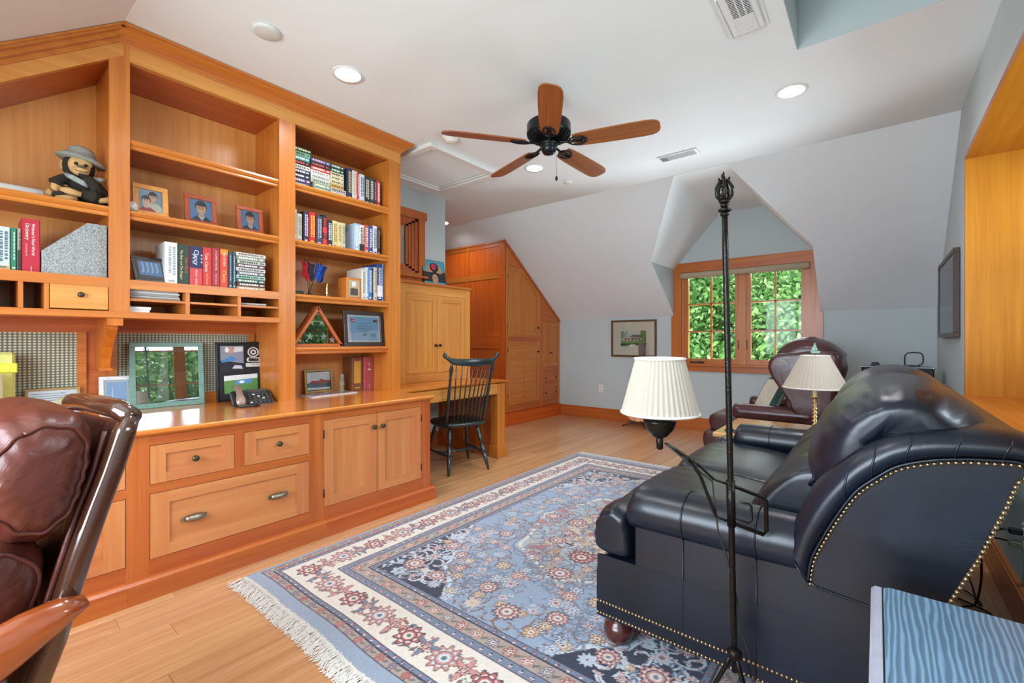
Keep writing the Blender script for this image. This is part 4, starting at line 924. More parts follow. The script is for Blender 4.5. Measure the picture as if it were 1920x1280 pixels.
# lumbar cushions
lp = [(-.36, .50), (-.375, .56), (-.34, .64), (-.27, .73), (-.19, .80), (-.12, .80), (-.10, .70), (-.14, .58), (-.2, .47), (-.3, .46)]
for (a, b) in ((Y0 + .17, YM), (YM, Y1 - .17)):
    m = MB(); puff(m, lp, a, b, XZ, 34, 5, 5, .3, .008, 6, mn=.6, pleat=lambda x, z, w: .006 * math.sin(w * 38 + z * 30) * (z > .5)); part('lumbar_cushion', m, BLUEL, sofa)
# pillow-top back cushions
bp_ = [(-.165, .70), (-.185, .79), (-.165, .89), (-.125, .965), (-.07, 1.02), (-.01, 1.055), (.06, 1.072), (.13, 1.065), (.19, 1.03), (.235, .98), (.258, .93), (.20, .93), (.09, .945), (.0, .92), (-.08, .84), (-.12, .74)]
for (a, b, nm) in ((Y0 + .035, YM + .01, 'n'), (YM - .01, Y1 - .035, 'f')):
    def pl(x, z, w, a=a, b=b):
        e = min(abs(w - a), abs(w - b)); ang = math.atan2(z - .9, x - .05)
        return -.009 * math.exp(-((e - .085) / .055) ** 2) * max(0, math.cos(ang * 15 + 1.2 * math.sin(w * 9))) ** 6 * (z > .9) + .0012 * math.exp(-((e - .05) / .07) ** 2) * math.sin(ang * 21 + 3 * noise.noise(Vector((ang * 2, w, 0)))) * (1 if z > .8 else .3) + .012 * (1 - (2 * (w - a) / (b - a) - 1) ** 2) + .007 * noise.noise(Vector((x * 4, w * 3, z * 4)))
    m = MB(); rs = puff(m, bp_, a, b, XZ, 60, 5, 3.2, .42, .002, 7, cx=(.04, .96), mn=.38, pleat=pl); so = part('back_cushion', m, BLUEL, sofa)
    yy = Y0 + .155 if nm == 'n' else Y1 - .155
    m = MB(); m.tube([(p[0], yy - (.0 if nm == 'n' else 0), p[1] + .016) for p in So[6:35]], .0055, 7); part('piping', m, BLUEL, so)
# ================================================================ SIDE TABLES
t = thing('side_table', 'light wood side table behind the far sofa arm holding a brass lamp', 'table', (-.5, 3.85, 0))
part('table_top', MB().bbox(-.925, -.06, 3.46, 4.22, .515, .55, .008), wood('x', '#c9965f', '#d6a470', '#dfb17e', .14, 7, .9, 'pine', .06, .6), t)
part('apron', MB().box(-.87, -.85, 3.52, 4.16, .42, .515).box(-.13, -.11, 3.52, 4.16, .42, .515).box(-.87, -.11, 3.52, 3.54, .42, .515).box(-.87, -.11, 4.14, 4.16, .42, .515), MAROON if 0 else wood('y', '#5e3226', '#774236', '#8a5546'), t)
for x, y in ((-.86, 3.53), (-.86, 4.15), (-.12, 3.53), (-.12, 4.15)): part('leg', MB().bbox(x - .025, x + .025, y - .025, y + .025, .0125, .515, .004), wood('z', '#5e3226', '#774236', '#8a5546'), t)
t = thing('end_table', 'dark grained end table with rounded pale edge in the near right corner', 'table', (.3, 1.2, 0))
dg, nt, p = newmat('window_sheen_veneer'); tc = N(nt, 'ShaderNodeTexCoord'); wv = N(nt, 'ShaderNodeTexWave'); mp = N(nt, 'ShaderNodeMapping'); mp.inputs['Scale'].default_value = (9, 1.3, 1); mp.inputs['Rotation'].default_value = (0, 0, .16)
wv.inputs['Scale'].default_value = 3.2; wv.inputs['Distortion'].default_value = 9; wv.inputs['Detail'].default_value = 3; wv.inputs['Detail Scale'].default_value = .8
r = N(nt, 'ShaderNodeValToRGB'); r.color_ramp.elements[0].color = C('#5f7c94'); r.color_ramp.elements[1].color = C('#86aac6'); r.color_ramp.elements[0].position = .35; r.color_ramp.elements[1].position = .95  # blue-grey of the window reflection put into the dark veneer's grain colours
nt.links.new(tc.outputs['Object'], mp.inputs[0]); nt.links.new(mp.outputs[0], wv.inputs['Vector']); nt.links.new(wv.outputs['Fac'], r.inputs[0]); nt.links.new(r.outputs[0], p.inputs['Base Color']); p.inputs['Roughness'].default_value = .28
b = N(nt, 'ShaderNodeBump'); b.inputs['Strength'].default_value = .25; b.inputs['Distance'].default_value = .002; nt.links.new(wv.outputs['Fac'], b.inputs['Height']); nt.links.new(b.outputs[0], p.inputs['Normal'])
part('table_top', MB().prism([(.012, .92), (.46, .92), (.46, 1.425), (.03, 1.441), (.018, 1.437), (.012, 1.428)], 'z', .57, .60), dg, t)
m = MB(); m.prism([(-.012, .57), (-.006, .556), (.009, .553), (.009, .5995), (-.004, .5995), (-.011, .592)], 'y', .92, 1.432); part('edge_strip', m, flat('#b9bccb', .22, coat=.4), t, 'smooth pale lilac-grey edge strip')
part('apron', MB().box(.02, .44, .94, 1.41, .44, .57), flat('#3b3c40', .4), t)
for x, y in ((.04, .97), (.04, 1.39), (.42, .97), (.42, 1.39)): part('leg', MB().bbox(x - .02, x + .02, y - .02, y + .02, 0, .57, .003), flat('#3b3c40', .4), t)
# ================================================================ LAMPS
def shade(m, rb, rt, zb, zt, c, pleats, amp=.018):
    n = pleats * 4; rs = []
    for i in range(9):
        t = i / 8; r_ = rb + (rt - rb) * t; z = zb + (zt - zb) * t
        rs.append([(c[0] + r_ * (1 + amp * math.cos(pleats * 2 * math.pi * k / n)) * math.cos(2 * math.pi * k / n), c[1] + r_ * (1 + amp * math.cos(pleats * 2 * math.pi * k / n)) * math.sin(2 * math.pi * k / n), z) for k in range(n)])
    m.rings(rs, 0, True, False)
def fabric(n, col, tr=.35):
    m, nt, p = newmat(n); p.inputs['Base Color'].default_value = C(col); p.inputs['Roughness'].default_value = .9
    t_ = N(nt, 'ShaderNodeBsdfTranslucent'); t_.inputs[0].default_value = C(col); mx = N(nt, 'ShaderNodeMixShader'); mx.inputs[0].default_value = tr
    nt.links.new(p.outputs[0], mx.inputs[1]); nt.links.new(t_.outputs[0], mx.inputs[2]); nt.links.new(mx.outputs[0], nt.nodes['Material Output'].inputs[0]); return m
SH = fabric('ivory_shade', '#cbc1b2', .25)
lx, ly = -.344, 3.88
t = thing('table_lamp', 'brass candlestick table lamp with pleated shade and green sailboat finial', 'lamp', (lx, ly, .55))
part('base', MB().lathe([(.072, .55), (.075, .556), (.07, .562), (.045, .566), (.03, .575), (.018, .582), (.0155, .59)], (lx, ly, 0), 8, sm=False), BRASS, t)
pf = [(.0155, .585)]
z = .595
for i in range(7): pf += [(.010, z), (.0165, z + .008), (.019, z + .012), (.0165, z + .016), (.010, z + .024), (.012, z + .030)]; z += .0285
pf += [(.012, z), (.030, z + .012), (.031, z + .016), (.010, z + .018)]
part('stem', MB().lathe(pf, (lx, ly, 0), 16), BRASS, t)
part('candle_sleeve', MB().lathe([(.0145, z + .016), (.0145, .93), (.012, .935)], (lx, ly, 0), 14), flat('#efe6c8', .5), t)
m = MB(); shade(m, .198, .088, .872, 1.098, (lx, ly), 44, .012); so = part('lamp_shade', m, SH, t)
for r_, z in ((.198, .872), (.088, 1.098)): part('shade_trim', MB().tube([(lx + r_ * math.cos(a), ly + r_ * math.sin(a), z) for a in [2 * math.pi * k / 36 for k in range(37)]], .005, 6), flat('#e2dbcd', .8), so)
VG = flat('#8fb3a3', .5, metal=.3, var=.2, scale=90)
m = MB(); m.tube([(lx, ly, .93), (lx, ly, 1.115)], .003, 6); m.tube([(lx - .085, ly, 1.096), (lx + .085, ly, 1.096)], .002, 5); m.tube([(lx, ly - .085, 1.096), (lx, ly + .085, 1.096)], .002, 5); part('harp', m, BRASS, t)
ux, uy = .78, .6255
def up(u, z): return (lx + u * ux, ly + u * uy, z)
m = MB()
def sheet(pts, th=.003):
    b_ = len(m.v)
    fr = [Vector(up(u, z)) for u, z in pts]; nn = Vector((-uy, ux, 0)) * th; k = len(fr)
    m.add([tuple(p + nn) for p in fr] + [tuple(p - nn) for p in fr], [tuple(range(k)), tuple(range(k, 2 * k))[::-1]] + [(i, (i + 1) % k, k + (i + 1) % k, k + i) for i in range(k)])
sheet([(-.034, 1.132), (.038, 1.132), (.028, 1.117), (-.024, 1.117)], .006); sheet([(-.028, 1.136), (-.002, 1.136), (-.002, 1.188)], .0015); sheet([(.003, 1.136), (.020, 1.136), (.003, 1.180)], .0015)
m.tube([up(0, 1.105), up(0, 1.192)], .0015, 6); part('sailboat_finial', m, VG, t)
# floor lamp
FX, FY = -.345, 1.49
def pl_(z): s_ = z / 1.7; return Vector((-.333 - .029 * s_, 1.502 - .024 * s_, z))
IRON, nt, p = newmat('wrought_iron'); p.inputs['Base Color'].default_value = C('#25231f'); p.inputs['Metallic'].default_value = .75; p.inputs['Roughness'].default_value = .32
tc = N(nt, 'ShaderNodeTexCoord'); n_ = N(nt, 'ShaderNodeTexNoise'); n_.inputs['Scale'].default_value = 130; nt.links.new(tc.outputs['Object'], n_.inputs['Vector']); b = N(nt, 'ShaderNodeBump'); b.inputs['Strength'].default_value = .5; b.inputs['Distance'].default_value = .003; nt.links.new(n_.outputs['Fac'], b.inputs['Height']); nt.links.new(b.outputs[0], p.inputs['Normal'])
t = thing('floor_lamp', 'wrought iron swing arm floor lamp with ivory pleated shade beside the sofa', 'lamp', (-.333, 1.502, 0))
part('pole', MB().tube([pl_(z) for z in np.linspace(.2, 1.605, 12)], .0088, 12), IRON, t)
m = MB(); m.tube([pl_(.235), pl_(.245), pl_(.262), pl_(.27)], [.012, .021, .021, .012], 12); part('collar', m, IRON, t)
for a in (R(200), R(320), R(80)):
    d_ = Vector((math.cos(a), math.sin(a), 0)); P = [pl_(.26) + d_ * .008, pl_(.22) + d_ * .02, pl_(.14) + d_ * .06, pl_(.06) + d_ * .12, pl_(.012) + d_ * .20, pl_(.006) + d_ * .235]
    part('leg', MB().tube(P, [.006, .007, .007, .0065, .006, .008], 8), IRON, t)
m = MB()
for z, r_ in ((1.585, .013), (1.598, .019), (1.612, .012), (1.624, .016)): m.ball(pl_(z), (r_, r_, .008), 12)
for k in range(5):
    a = k * 2 * math.pi / 5; u_ = Vector((math.cos(a), math.sin(a), 0)); m.tube([pl_(1.62) + u_ * .006, pl_(1.64) + u_ * .022, pl_(1.663) + u_ * .024, pl_(1.685) + u_ * .012, pl_(1.695) + u_ * .016], [.005, .0055, .005, .0045, .003], 6)
for k in range(9): z = 1.625 + k * .0095; a = k * 2.1; m.ball(pl_(z) + Vector((math.cos(a), math.sin(a), 0)) * .005, (.0085 - k * .0004, .0085 - k * .0004, .008), 8)
m.tube([pl_(1.62), pl_(1.715)], [.007, .002], 6); part('finial', m, IRON, t)
hd = Vector((-.52, 1.425, 0))
# arm: two flat bars from the bracket frame to the head
def flatbar(m, pts, w=.004, h=.008):
    pts = [Vector(p) for p in pts]; rs = []
    for i, p in enumerate(pts):
        t_ = (pts[min(i + 1, len(pts) - 1)] - pts[max(i - 1, 0)]).normalized(); s_ = t_.cross(Vector((.55, .83, 0))).normalized(); q = t_.cross(s_)
        rs.append([p + s_ * h + q * w, p - s_ * h + q * w, p - s_ * h - q * w, p + s_ * h - q * w])
    m.rings(rs, 0, False)
F = lambda u, z: (pl_(z).x + u * .78, pl_(z).y + u * .6255, z)
m = MB(); br = [(.0, .765), (.096, .728), (.106, .718), (.106, .628), (.098, .614), (.0, .652)]
flatbar(m, [F(*q) for q in br], .0025, .0065); m.tube([F(0, .78), F(0, .64)], .0125, 10); m.tube([F(.0, .668), F(.052, .650), F(.062, .657), F(.062, .70), F(.055, .708), F(.03, .712)], .0035, 6); part('bracket', m, IRON, t)
m = MB(); flatbar(m, [F(0, .765), F(-.05, .782), F(-.10, .83), F(-.15, .865), F(-.195, .893)], .0022, .004); flatbar(m, [F(0, .652), F(-.045, .668), F(-.065, .72), F(-.09, .79), F(-.125, .845), F(-.19, .888)], .0022, .0055); part('swing_arm', m, IRON, t)
hx, hy = F(-.212, .9)[:2]
m = MB(); m.lathe([(.004, .872), (.010, .876), (.011, .905), (.006, .912)], (hx, hy, 0), 12); m.lathe([(.004, .905), (.022, .914), (.040, .935), (.047, .955), (.049, .962), (.020, .966), (.014, .985), (.014, 1.02)], (hx, hy, 0), 24); part('lamp_bowl', m, IRON, t)
m = MB(); shade(m, .112, .070, .985, 1.148, (hx, hy), 44, .022); so = part('lamp_shade', m, SH, t)
m = MB()
for r_, z in ((.113, .985), (.072, 1.148)): m = MB(); m.tube([(hx + r_ * math.cos(a), hy + r_ * math.sin(a), z) for a in [2 * math.pi * k / 40 for k in range(41)]], .0042, 6); part('shade_trim', m, flat('#e4ddd0', .8), so)
m = MB(); m.tube([F(-.195, .89), F(-.12, .828), F(-.055, .775), F(-.05, .72), F(-.04, .62), F(-.02, .56), F(-.006, .5), F(.012, .42), F(.02, .33), F(.045, .25), F(.06, .17), F(.07, .08), F(.085, .016), F(.2, .016)], .0028, 6); part('cord', m, flat('#2a2622', .5), t)
# ================================================================ CEILING FAN
fx, fy, fz = -1.72, 2.54, 2.525
t = thing('ceiling_fan', 'black five blade ceiling fan with reddish wooden blades', 'fan', (fx, fy, CZ))
FI = flat('#23282a', .3, metal=.7, var=.1)
part('canopy', MB().lathe([(.02, 2.80), (.045, 2.81), (.06, 2.85), (.062, CZ)], (fx, fy, 0), 24), FI, t)
part('downrod', MB().lathe([(.012, 2.62), (.012, 2.81)], (fx, fy, 0), 12), FI, t)
m = MB(); m.lathe([(.03, 2.675), (.10, 2.672), (.142, 2.662), (.148, 2.65), (.146, 2.61), (.150, 2.60), (.148, 2.585), (.12, 2.562), (.07, 2.545), (.05, 2.54)], (fx, fy, 0), 40); mo = part('motor', m, FI, t)
m = MB()
for k in range(30):
    a = k * 2 * math.pi / 30; c_, s_ = math.cos(a), math.sin(a); m.tube([(fx + .075 * c_, fy + .075 * s_, 2.545), (fx + .125 * c_, fy + .125 * s_, 2.562), (fx + .143 * c_, fy + .143 * s_, 2.58)], .004, 5)
part('vent_ribs', m, FI, mo, kind='stuff')
part('switch_housing', MB().lathe([(.02, 2.455), (.038, 2.462), (.048, 2.48), (.052, 2.50), (.050, 2.512), (.062, 2.516), (.062, 2.53), (.05, 2.545)], (fx, fy, 0), 28), FI, t)
FB = wood('x', '#7c4420', '#9a5a2e', '#b0713c', .35, 30, 1.0, 'walnut_blade', .08)
for k in range(5):
    a = R(17 + 72 * k); 
    bl = []; prof = [(.17, .052), (.20, .060), (.32, .067), (.50, .071), (.62, .071), (.67, .066), (.695, .055), (.71, .038), (.715, .015)]
    up_ = [(x, w) for x, w in prof] + [(x, -w) for x, w in prof[::-1]]
    m = MB(); m.prism(up_, 'z', -.004, .004)
    Mx = Matrix.Translation((fx, fy, fz)) @ Matrix.Rotation(a, 4, 'Z') @ Matrix.Rotation(R(-13), 4, 'X')
    org = ORG[t.name]
    me = mkmesh('blade', m, FB); o = bpy.data.objects.new('blade', me); COL.objects.link(o); o.parent = t; o.matrix_basis = Matrix.Translation([-q for q in org]) @ Mx; ORG[o.name] = (0, 0, 0)
    m = MB()
    m.tube([(.045, 0, .012), (.09, 0, .0), (.15, 0, -.006), (.19, 0, -.008)], [.012, .009, .008, .006], 8)
    for s_ in (-1, 1):
        m.tube([(.13, 0, -.007), (.155, s_ * .03, -.008), (.195, s_ * .042, -.008), (.24, s_ * .03, -.008), (.262, 0, -.008)], .0055, 6); m.tube([(.17, 0, -.007), (.195, s_ * .016, -.009), (.225, s_ * .012, -.009), (.245, 0, -.008)], .004, 6)
    m.ball((.17, 0, -.006), (.012, .02, .006), 8); m.box(.15, .25, -.012, .012, -.007, -.003)
    o2 = bpy.data.objects.new('blade_iron', mkmesh('blade_iron', m, FI)); COL.objects.link(o2); o2.parent = o; ORG[o2.name] = (0, 0, 0)
m = MB(); m.tube([(fx + .05, fy + .01, 2.48), (fx + .055, fy + .01, 2.30)], .0012, 5); m.ball((fx + .055, fy + .01, 2.285), (.009, .009, .017), 10); part('pull_chain', m, FI, t)

t = thing('remote_control', 'small black gadget on the side table beside the far sofa arm', 'remote', (-.80, 3.54, .55))
part('case', MB().bbox(-.86, -.74, 3.525, 3.56, .5505, .568, .004), BLACK, t); part('button', MB().lathe([(.008, .568), (.008, .573)], (-.77, 3.542, 0), 12), flat('#3c4246', .4), t); part('button', MB().bbox(-.84, -.80, 3.535, 3.55, .568, .576, .003), flat('#33383b', .4), t)
# ================================================================ BROWN OFFICE CHAIR (near left)
OX0, OX1 = -2.0, -1.50
t = thing('office_chair', 'big glossy brown leather office chair with puffy headrest, seen side on at the worktop', 'chair', (-1.8, -.15, 0))
WF = flat('#47281a', .18, spec=.7, var=.15, scale=14, coat=.9)
def yz_strip(P, w):     # side profile band along a polyline with width w
    L, Rr = [], []
    for i, p in enumerate(P):
        a, b = P[max(i - 1, 0)], P[min(i + 1, len(P) - 1)]; dy, dz = b[0] - a[0], b[1] - a[1]; l = math.hypot(dy, dz); n = (-dz / l, dy / l)
        ww = w[i] if isinstance(w, list) else w
        L.append((p[0] + n[0] * ww, p[1] + n[1] * ww)); Rr.append((p[0] - n[0] * ww, p[1] - n[1] * ww))
    return L + Rr[::-1]
post = [(.305, 1.005), (.288, .96), (.262, .87), (.232, .78), (.205, .69), (.18, .60), (.155, .50), (.12, .40), (.06, .31)]
for xa in (OX1 - .045, OX0):
    rs = []
    for i, p in enumerate(post):
        a, b = post[max(i - 1, 0)], post[min(i + 1, len(post) - 1)]; d_ = Vector((0, b[0] - a[0], b[1] - a[1])).normalized(); n_ = Vector((0, -d_.z, d_.y)); s_ = .022 if 0 < i else .014
        rs.append([Vector((xa + .0225, p[0], p[1])) + Vector((1, 0, 0)) * .0235 * abs(math.cos(q)) ** .5 * math.copysign(1, math.cos(q)) + n_ * s_ * 1.05 * abs(math.sin(q)) ** .6 * math.copysign(1, math.sin(q)) for q in [2 * math.pi * (k + .5) / 14 for k in range(14)]])
    part('back_post', MB().rings(rs), WF, t)
m = MB(); m.tube([(OX0 + .01, .300, 1.0), (OX0 + .1, .303, 1.018), (-1.79, .304, 1.024), (OX1 - .1, .304, 1.018), (OX1 - .012, .302, 1.005)], [.022, .026, .026, .026, .023], 12); part('top_rail', m, WF, t)
m = MB(); rs = []
for y, z in post: rs.append([(OX0 + .03, y + .008, z - .02), (OX1 - .035, y + .008, z - .02), (OX1 - .035, y - .012, z - .02), (OX0 + .03, y - .012, z - .02)])
m.rings(rs, 0, False); part('back_shell', m, BROWNL, t)
m = MB(); m.tube([(OX1 - .052, .262, .97), (OX1 - .047, .235, .87), (OX1 - .047, .205, .78), (OX1 - .047, .18, .69), (OX1 - .047, .155, .60), (OX1 - .047, .13, .50)], .007, 8); part('piping', m, BROWNL, t)
hp = [(.10, 1.035), (.16, 1.05), (.22, 1.03), (.25, .985), (.25, .90), (.225, .82), (.195, .75), (.145, .715), (.09, .73), (.045, .78), (.02, .85), (.025, .93), (.055, .995)]
def hpl(y, z, x):
    e = min(abs(x - OX1 + .02), abs(x - OX0 - .02)); a = math.atan2(z - .88, y - .13)
    return .0028 * math.sin(a * 15 + 4 * noise.noise(Vector((y * 5, z * 5, x * 3)))) * math.exp(-((e - .05) / .10) ** 2) + .008 * noise.noise(Vector((x * 5, y * 9, z * 7)))
m = MB(); rs = puff(m, hp, OX0 + .03, OX1 - .005, YZ, 44, 6, 3.4, .46, .006, 9, cx=(.13, .88), mn=.35, pleat=hpl); hc = part('headrest_cushion', m, BROWNL, t)
def seam(rs, k, c, par, r=.0055):
    ring = rs[k]; m = MB(); m.tube([Vector(p) + (Vector(p) - Vector((p[0], c[0], c[1]))).normalized() * .002 for p in ring] + [ring[0]], r, 7); part('piping', m, BROWNL, par)
seam(rs, 38, (.13, .88), hc)
bp2 = [(-.02, .76), (.06, .775), (.14, .74), (.17, .66), (.14, .55), (.10, .44), (.03, .38), (-.06, .40), (-.12, .50), (-.14, .60), (-.10, .70)]
m = MB(); rs = puff(m, bp2, OX0 + .05, OX1 - .02, YZ, 40, 6, 3.2, .46, .006, 9, cx=(.02, .58), mn=.35, pleat=hpl); bc = part('back_cushion', m, BROWNL, t); seam(rs, 33, (.02, .58), bc)
sp2 = [(.06, .40), (.08, .47), (.02, .52), (-.2, .53), (-.42, .52), (-.50, .47), (-.50, .40), (-.44, .36), (-.2, .35)]
m = MB(); puff(m, sp2, OX0 + .04, OX1 - .03, YZ, 30, 5, 5, .35, .006, 8, mn=.5); part('seat_cushion', m, BROWNL, t)
for xa in (OX1 - .0, OX0 - .055):
    ap = [(.195, .592, .012), (.15, .58, .038), (.09, .558, .055), (.02, .53, .066), (-.06, .50, .066), (-.15, .485, .06), (-.26, .48, .05), (-.34, .475, .045), (-.38, .45, .03)]
    rs = []
    for y, z, h_ in ap: rs.append([(xa + .028 + .034 * math.cos(q), y, z - h_ + h_ * (1 + math.sin(q)) * (1 if math.sin(q) > 0 else 1)) for q in [2 * math.pi * k / 16 for k in range(16)]])
    part('armrest', MB().rings(rs), wood('y', '#7a3514', '#9c4a1d', '#b5602c', .15, 14, 2, 'polished_arm', .05, 1.0), t)
    m = MB(); m.tube([(xa + .028, .06, .49), (xa + .02, .03, .36), (xa - (.06 if xa > -1.8 else -.12), -.05, .33)], .014, 8); part('arm_support', m, WF, t)
m = MB(); m.bbox(-1.97, -1.61, -.36, .06, .315, .345, .01); part('seat_plate', m, BLACK, t)
part('gas_column', MB().lathe([(.035, .10), (.035, .2), (.022, .21), (.022, .32)], (-1.79, -.15, 0), 16), BLACK, t)
for k in range(5):
    a = R(90 + 36 + 72 * k); c_, s_ = math.cos(a), math.sin(a); o = part('base_arm', MB().tube([(-1.79 + .02 * c_, -.15 + .02 * s_, .125), (-1.79 + .16 * c_, -.15 + .16 * s_, .105), (-1.79 + .29 * c_, -.15 + .29 * s_, .082)], [.026, .022, .016], 8), WF, t)
    px, py = -1.79 + .29 * c_, -.15 + .29 * s_; part('caster', MB().rings([[(px + d_ * -s_, py + d_ * c_ , .029) if 0 else (px + d_ * -s_ + r_ * math.cos(q) * c_, py + d_ * c_ + r_ * math.cos(q) * s_, .029 + r_ * math.sin(q)) for q in [2 * math.pi * j / 14 for j in range(14)]] for r_, d_ in ((.02, -.022), (.028, -.018), (.028, .018), (.02, .022))]).tube([(px, py, .03), (px, py, .085)], .006, 6), BLACK, o)
_a = R(9); _P = Vector((-1.525, .305, 0)); _L = Matrix.Rotation(_a, 3, 'Z') @ (Vector(t.location) - _P); t.location = _P + _L; t.rotation_euler = (0, 0, _a)
# ================================================================ WINDSOR CHAIR
GB = flat('#1c2a2c', .3, spec=.6, var=.25, scale=12, coat=.3)
t = thing('windsor_chair', 'dark green painted spindle back windsor chair pulled up to the desk', 'chair', (-3.13, 3.07, 0), rz=R(-108), local=True)
m = MB(); pl = [(-.12, .21), (-.2, .17), (-.235, .05), (-.24, -.08), (-.20, -.19), (-.08, -.235), (0, -.225), (.08, -.235), (.20, -.19), (.24, -.08), (.235, .05), (.2, .17), (.12, .21)]
pr = resample(pl, 3); rs = [[(x * .93, y * .93, .415) for x, y in pr], [(x, y, .43) for x, y in pr], [(x, y, .447) for x, y in pr], [(x * .95, y * .95, .455) for x, y in pr], [(x * .55, y * .55, .443) for x, y in pr], [(x * .05, y * .05, .438) for x, y in pr]]
m.rings(rs); part('seat', m, GB, t)
def turned(a, b, prof, n=12):
    a, b = Vector(a), Vector(b); return MB().tube([a.lerp(b, q) for q, r in prof], [r for q, r in prof], n)
LP = [(0, .011), (.1, .015), (.2, .02), (.3, .014), (.34, .022), (.37, .013), (.48, .021), (.56, .019), (.60, .024), (.63, .015), (.66, .02), (.85, .016), (1, .010)]
FT = [((-.16, -.14, .42), (-.235, -.225, 0)), ((.16, -.14, .42), (.235, -.225, 0)), ((-.14, .12, .42), (-.205, .235, 0)), ((.14, .12, .42), (.205, .235, 0))]
for a, b in FT: part('leg', turned(a, b, LP), GB, t)
mid = lambda i, q=.62: Vector(FT[i][0]).lerp(Vector(FT[i][1]), q)
SP = [(0, .007), (.25, .011), (.4, .01), (.5, .017), (.6, .01), (.75, .011), (1, .007)]
for i, j in ((0, 2), (1, 3)): part('stretcher', turned(mid(i), mid(j), SP), GB, t)
part('stretcher', turned((mid(0) + mid(2)) / 2, (mid(1) + mid(3)) / 2, SP), GB, t)
def crp(u): return Vector((u * .245, .30 + .075 * (1 - u * u) - .0, 1.015 + .02 * u ** 4))
for u in (-1, 1): part('back_post', turned((u * .19, .15, .44), crp(u * .86) + Vector((0, 0, .01)), [(0, .011), (.1, .015), (.18, .019), (.22, .012), (.26, .018), (.5, .015), (.75, .011), (.86, .019), (.92, .011), (1, .010)]), GB, t)
for k in range(8):
    u = -.72 + k * 1.44 / 7; part('spindle', turned((u * .18, .195 - .03 * u * u, .445), crp(u), [(0, .0055), (.25, .0085), (.6, .006), (1, .0045)], 8), GB, t)
rs = []
for k in range(25):
    u = -1.08 + 2.16 * k / 24; c = crp(u); h_ = .036 * (1 - .25 * abs(u)); e = max(0, abs(u) - .86) / .22; zz = c.z + .028 * e; th = .011 + .012 * e; h_ = h_ * (1 - .35 * e)
    rs.append([(c.x + 0, c.y + th * math.cos(q), zz + h_ * math.sin(q)) for q in [2 * math.pi * j / 12 for j in range(12)]])
m = MB(); m.rings(rs)
for u in (-1.08, 1.08): c = crp(u); m.ball((c.x, c.y, c.z + .035), (.018, .026, .026), 12)
part('crest_rail', m, GB, t)
# ================================================================ MAROON RECLINER
ry0, ry1 = 4.62, 5.52
t = thing('wing_recliner', 'maroon leather wing back recliner in front of the dormer window', 'armchair', (-.75, 5.05, 0))
m = MB(); m.bbox(-1.20, -.35, ry0 + .06, ry1 - .06, .12, .34, .03, sm=False); part('base', m, MAROON, t)
for yo, sg in ((ry0, 1), (ry1, -1)):
    m = MB(); lo, hi = sorted((yo + sg * .03, yo + sg * .13)); m.bbox(-1.03, -.42, lo, hi, .16, .52, .01); part('arm_panel', m, MAROON, t)
    cy = yo + sg * .085; rs = []
    for x, s_ in ((-1.06, .2), (-1.06, .8), (-1.045, .98), (-1.0, 1), (-.85, 1), (-.7, 1), (-.56, 1.0), (-.46, 1.05), (-.40, .9)): rs.append([(x, cy + .088 * s_ * math.cos(q), .545 + .072 * s_ * math.sin(q)) for q in [2 * math.pi * k / 22 for k in range(22)]])
    part('arm_roll', MB().rings(rs), MAROON, t)
    # wing
    wp = [(-.57, .58), (-.60, .66), (-.66, .76), (-.735, .88), (-.765, .97), (-.745, 1.05), (-.68, 1.09), (-.55, 1.10), (-.42, 1.12), (-.25, 1.10), (-.235, .95), (-.27, .75), (-.30, .52), (-.45, .46)]
    lo, hi = (yo + .0, yo + .09) if sg > 0 else (yo - .09, yo)
    m = MB(); puff(m, wp, lo, hi, XZ, 12, 4, 3, .3, .001, 5, mn=.86); part('wing', m, MAROON, t)
bp3 = [(-.62, .52), (-.66, .62), (-.64, .75), (-.66, .88), (-.70, 1.0), (-.69, 1.10), (-.60, 1.175), (-.48, 1.20), (-.36, 1.17), (-.27, 1.10), (-.21, .98), (-.26, .75), (-.33, .50), (-.40, .42)]
m = MB(); puff(m, bp3, ry0 + .075, ry1 - .075, XZ, 40, 5, 5, .3, .006, 7, mn=.7, pleat=lambda x, z, w: .010 * math.sin(w * 42 + z * 6) * (x < -.45) * (z > .85) + .035 * (1 - abs((w - 5.07) / .4) ** 2) * (z > 1.05)); part('back_cushion', m, MAROON, t)
sp3 = [(-1.31, .36), (-1.32, .43), (-1.28, .48), (-1.1, .495), (-.8, .48), (-.6, .46), (-.6, .34), (-1.0, .32), (-1.27, .32)]
m = MB(); puff(m, sp3, ry0 + .14, ry1 - .14, XZ, 30, 5, 8, .25, .003, 8, mn=.75); part('seat_cushion', m, MAROON, t)
fp3 = [(-1.33, .14), (-1.36, .22), (-1.345, .31), (-1.28, .33), (-1.20, .3), (-1.19, .14), (-1.26, .10)]
m = MB(); puff(m, fp3, ry0 + .1, ry1 - .1, XZ, 26, 5, 8, .25, .003, 8, mn=.7); part('footrest', m, MAROON, t)
for x in (-1.12, -.42):
    for y in (ry0 + .12, ry1 - .12): part('foot', MB().lathe([(.022, 0), (.032, .03), (.03, .09), (.035, .125)], (x, y, 0), 12), flat('#3a1d16', .3), t)
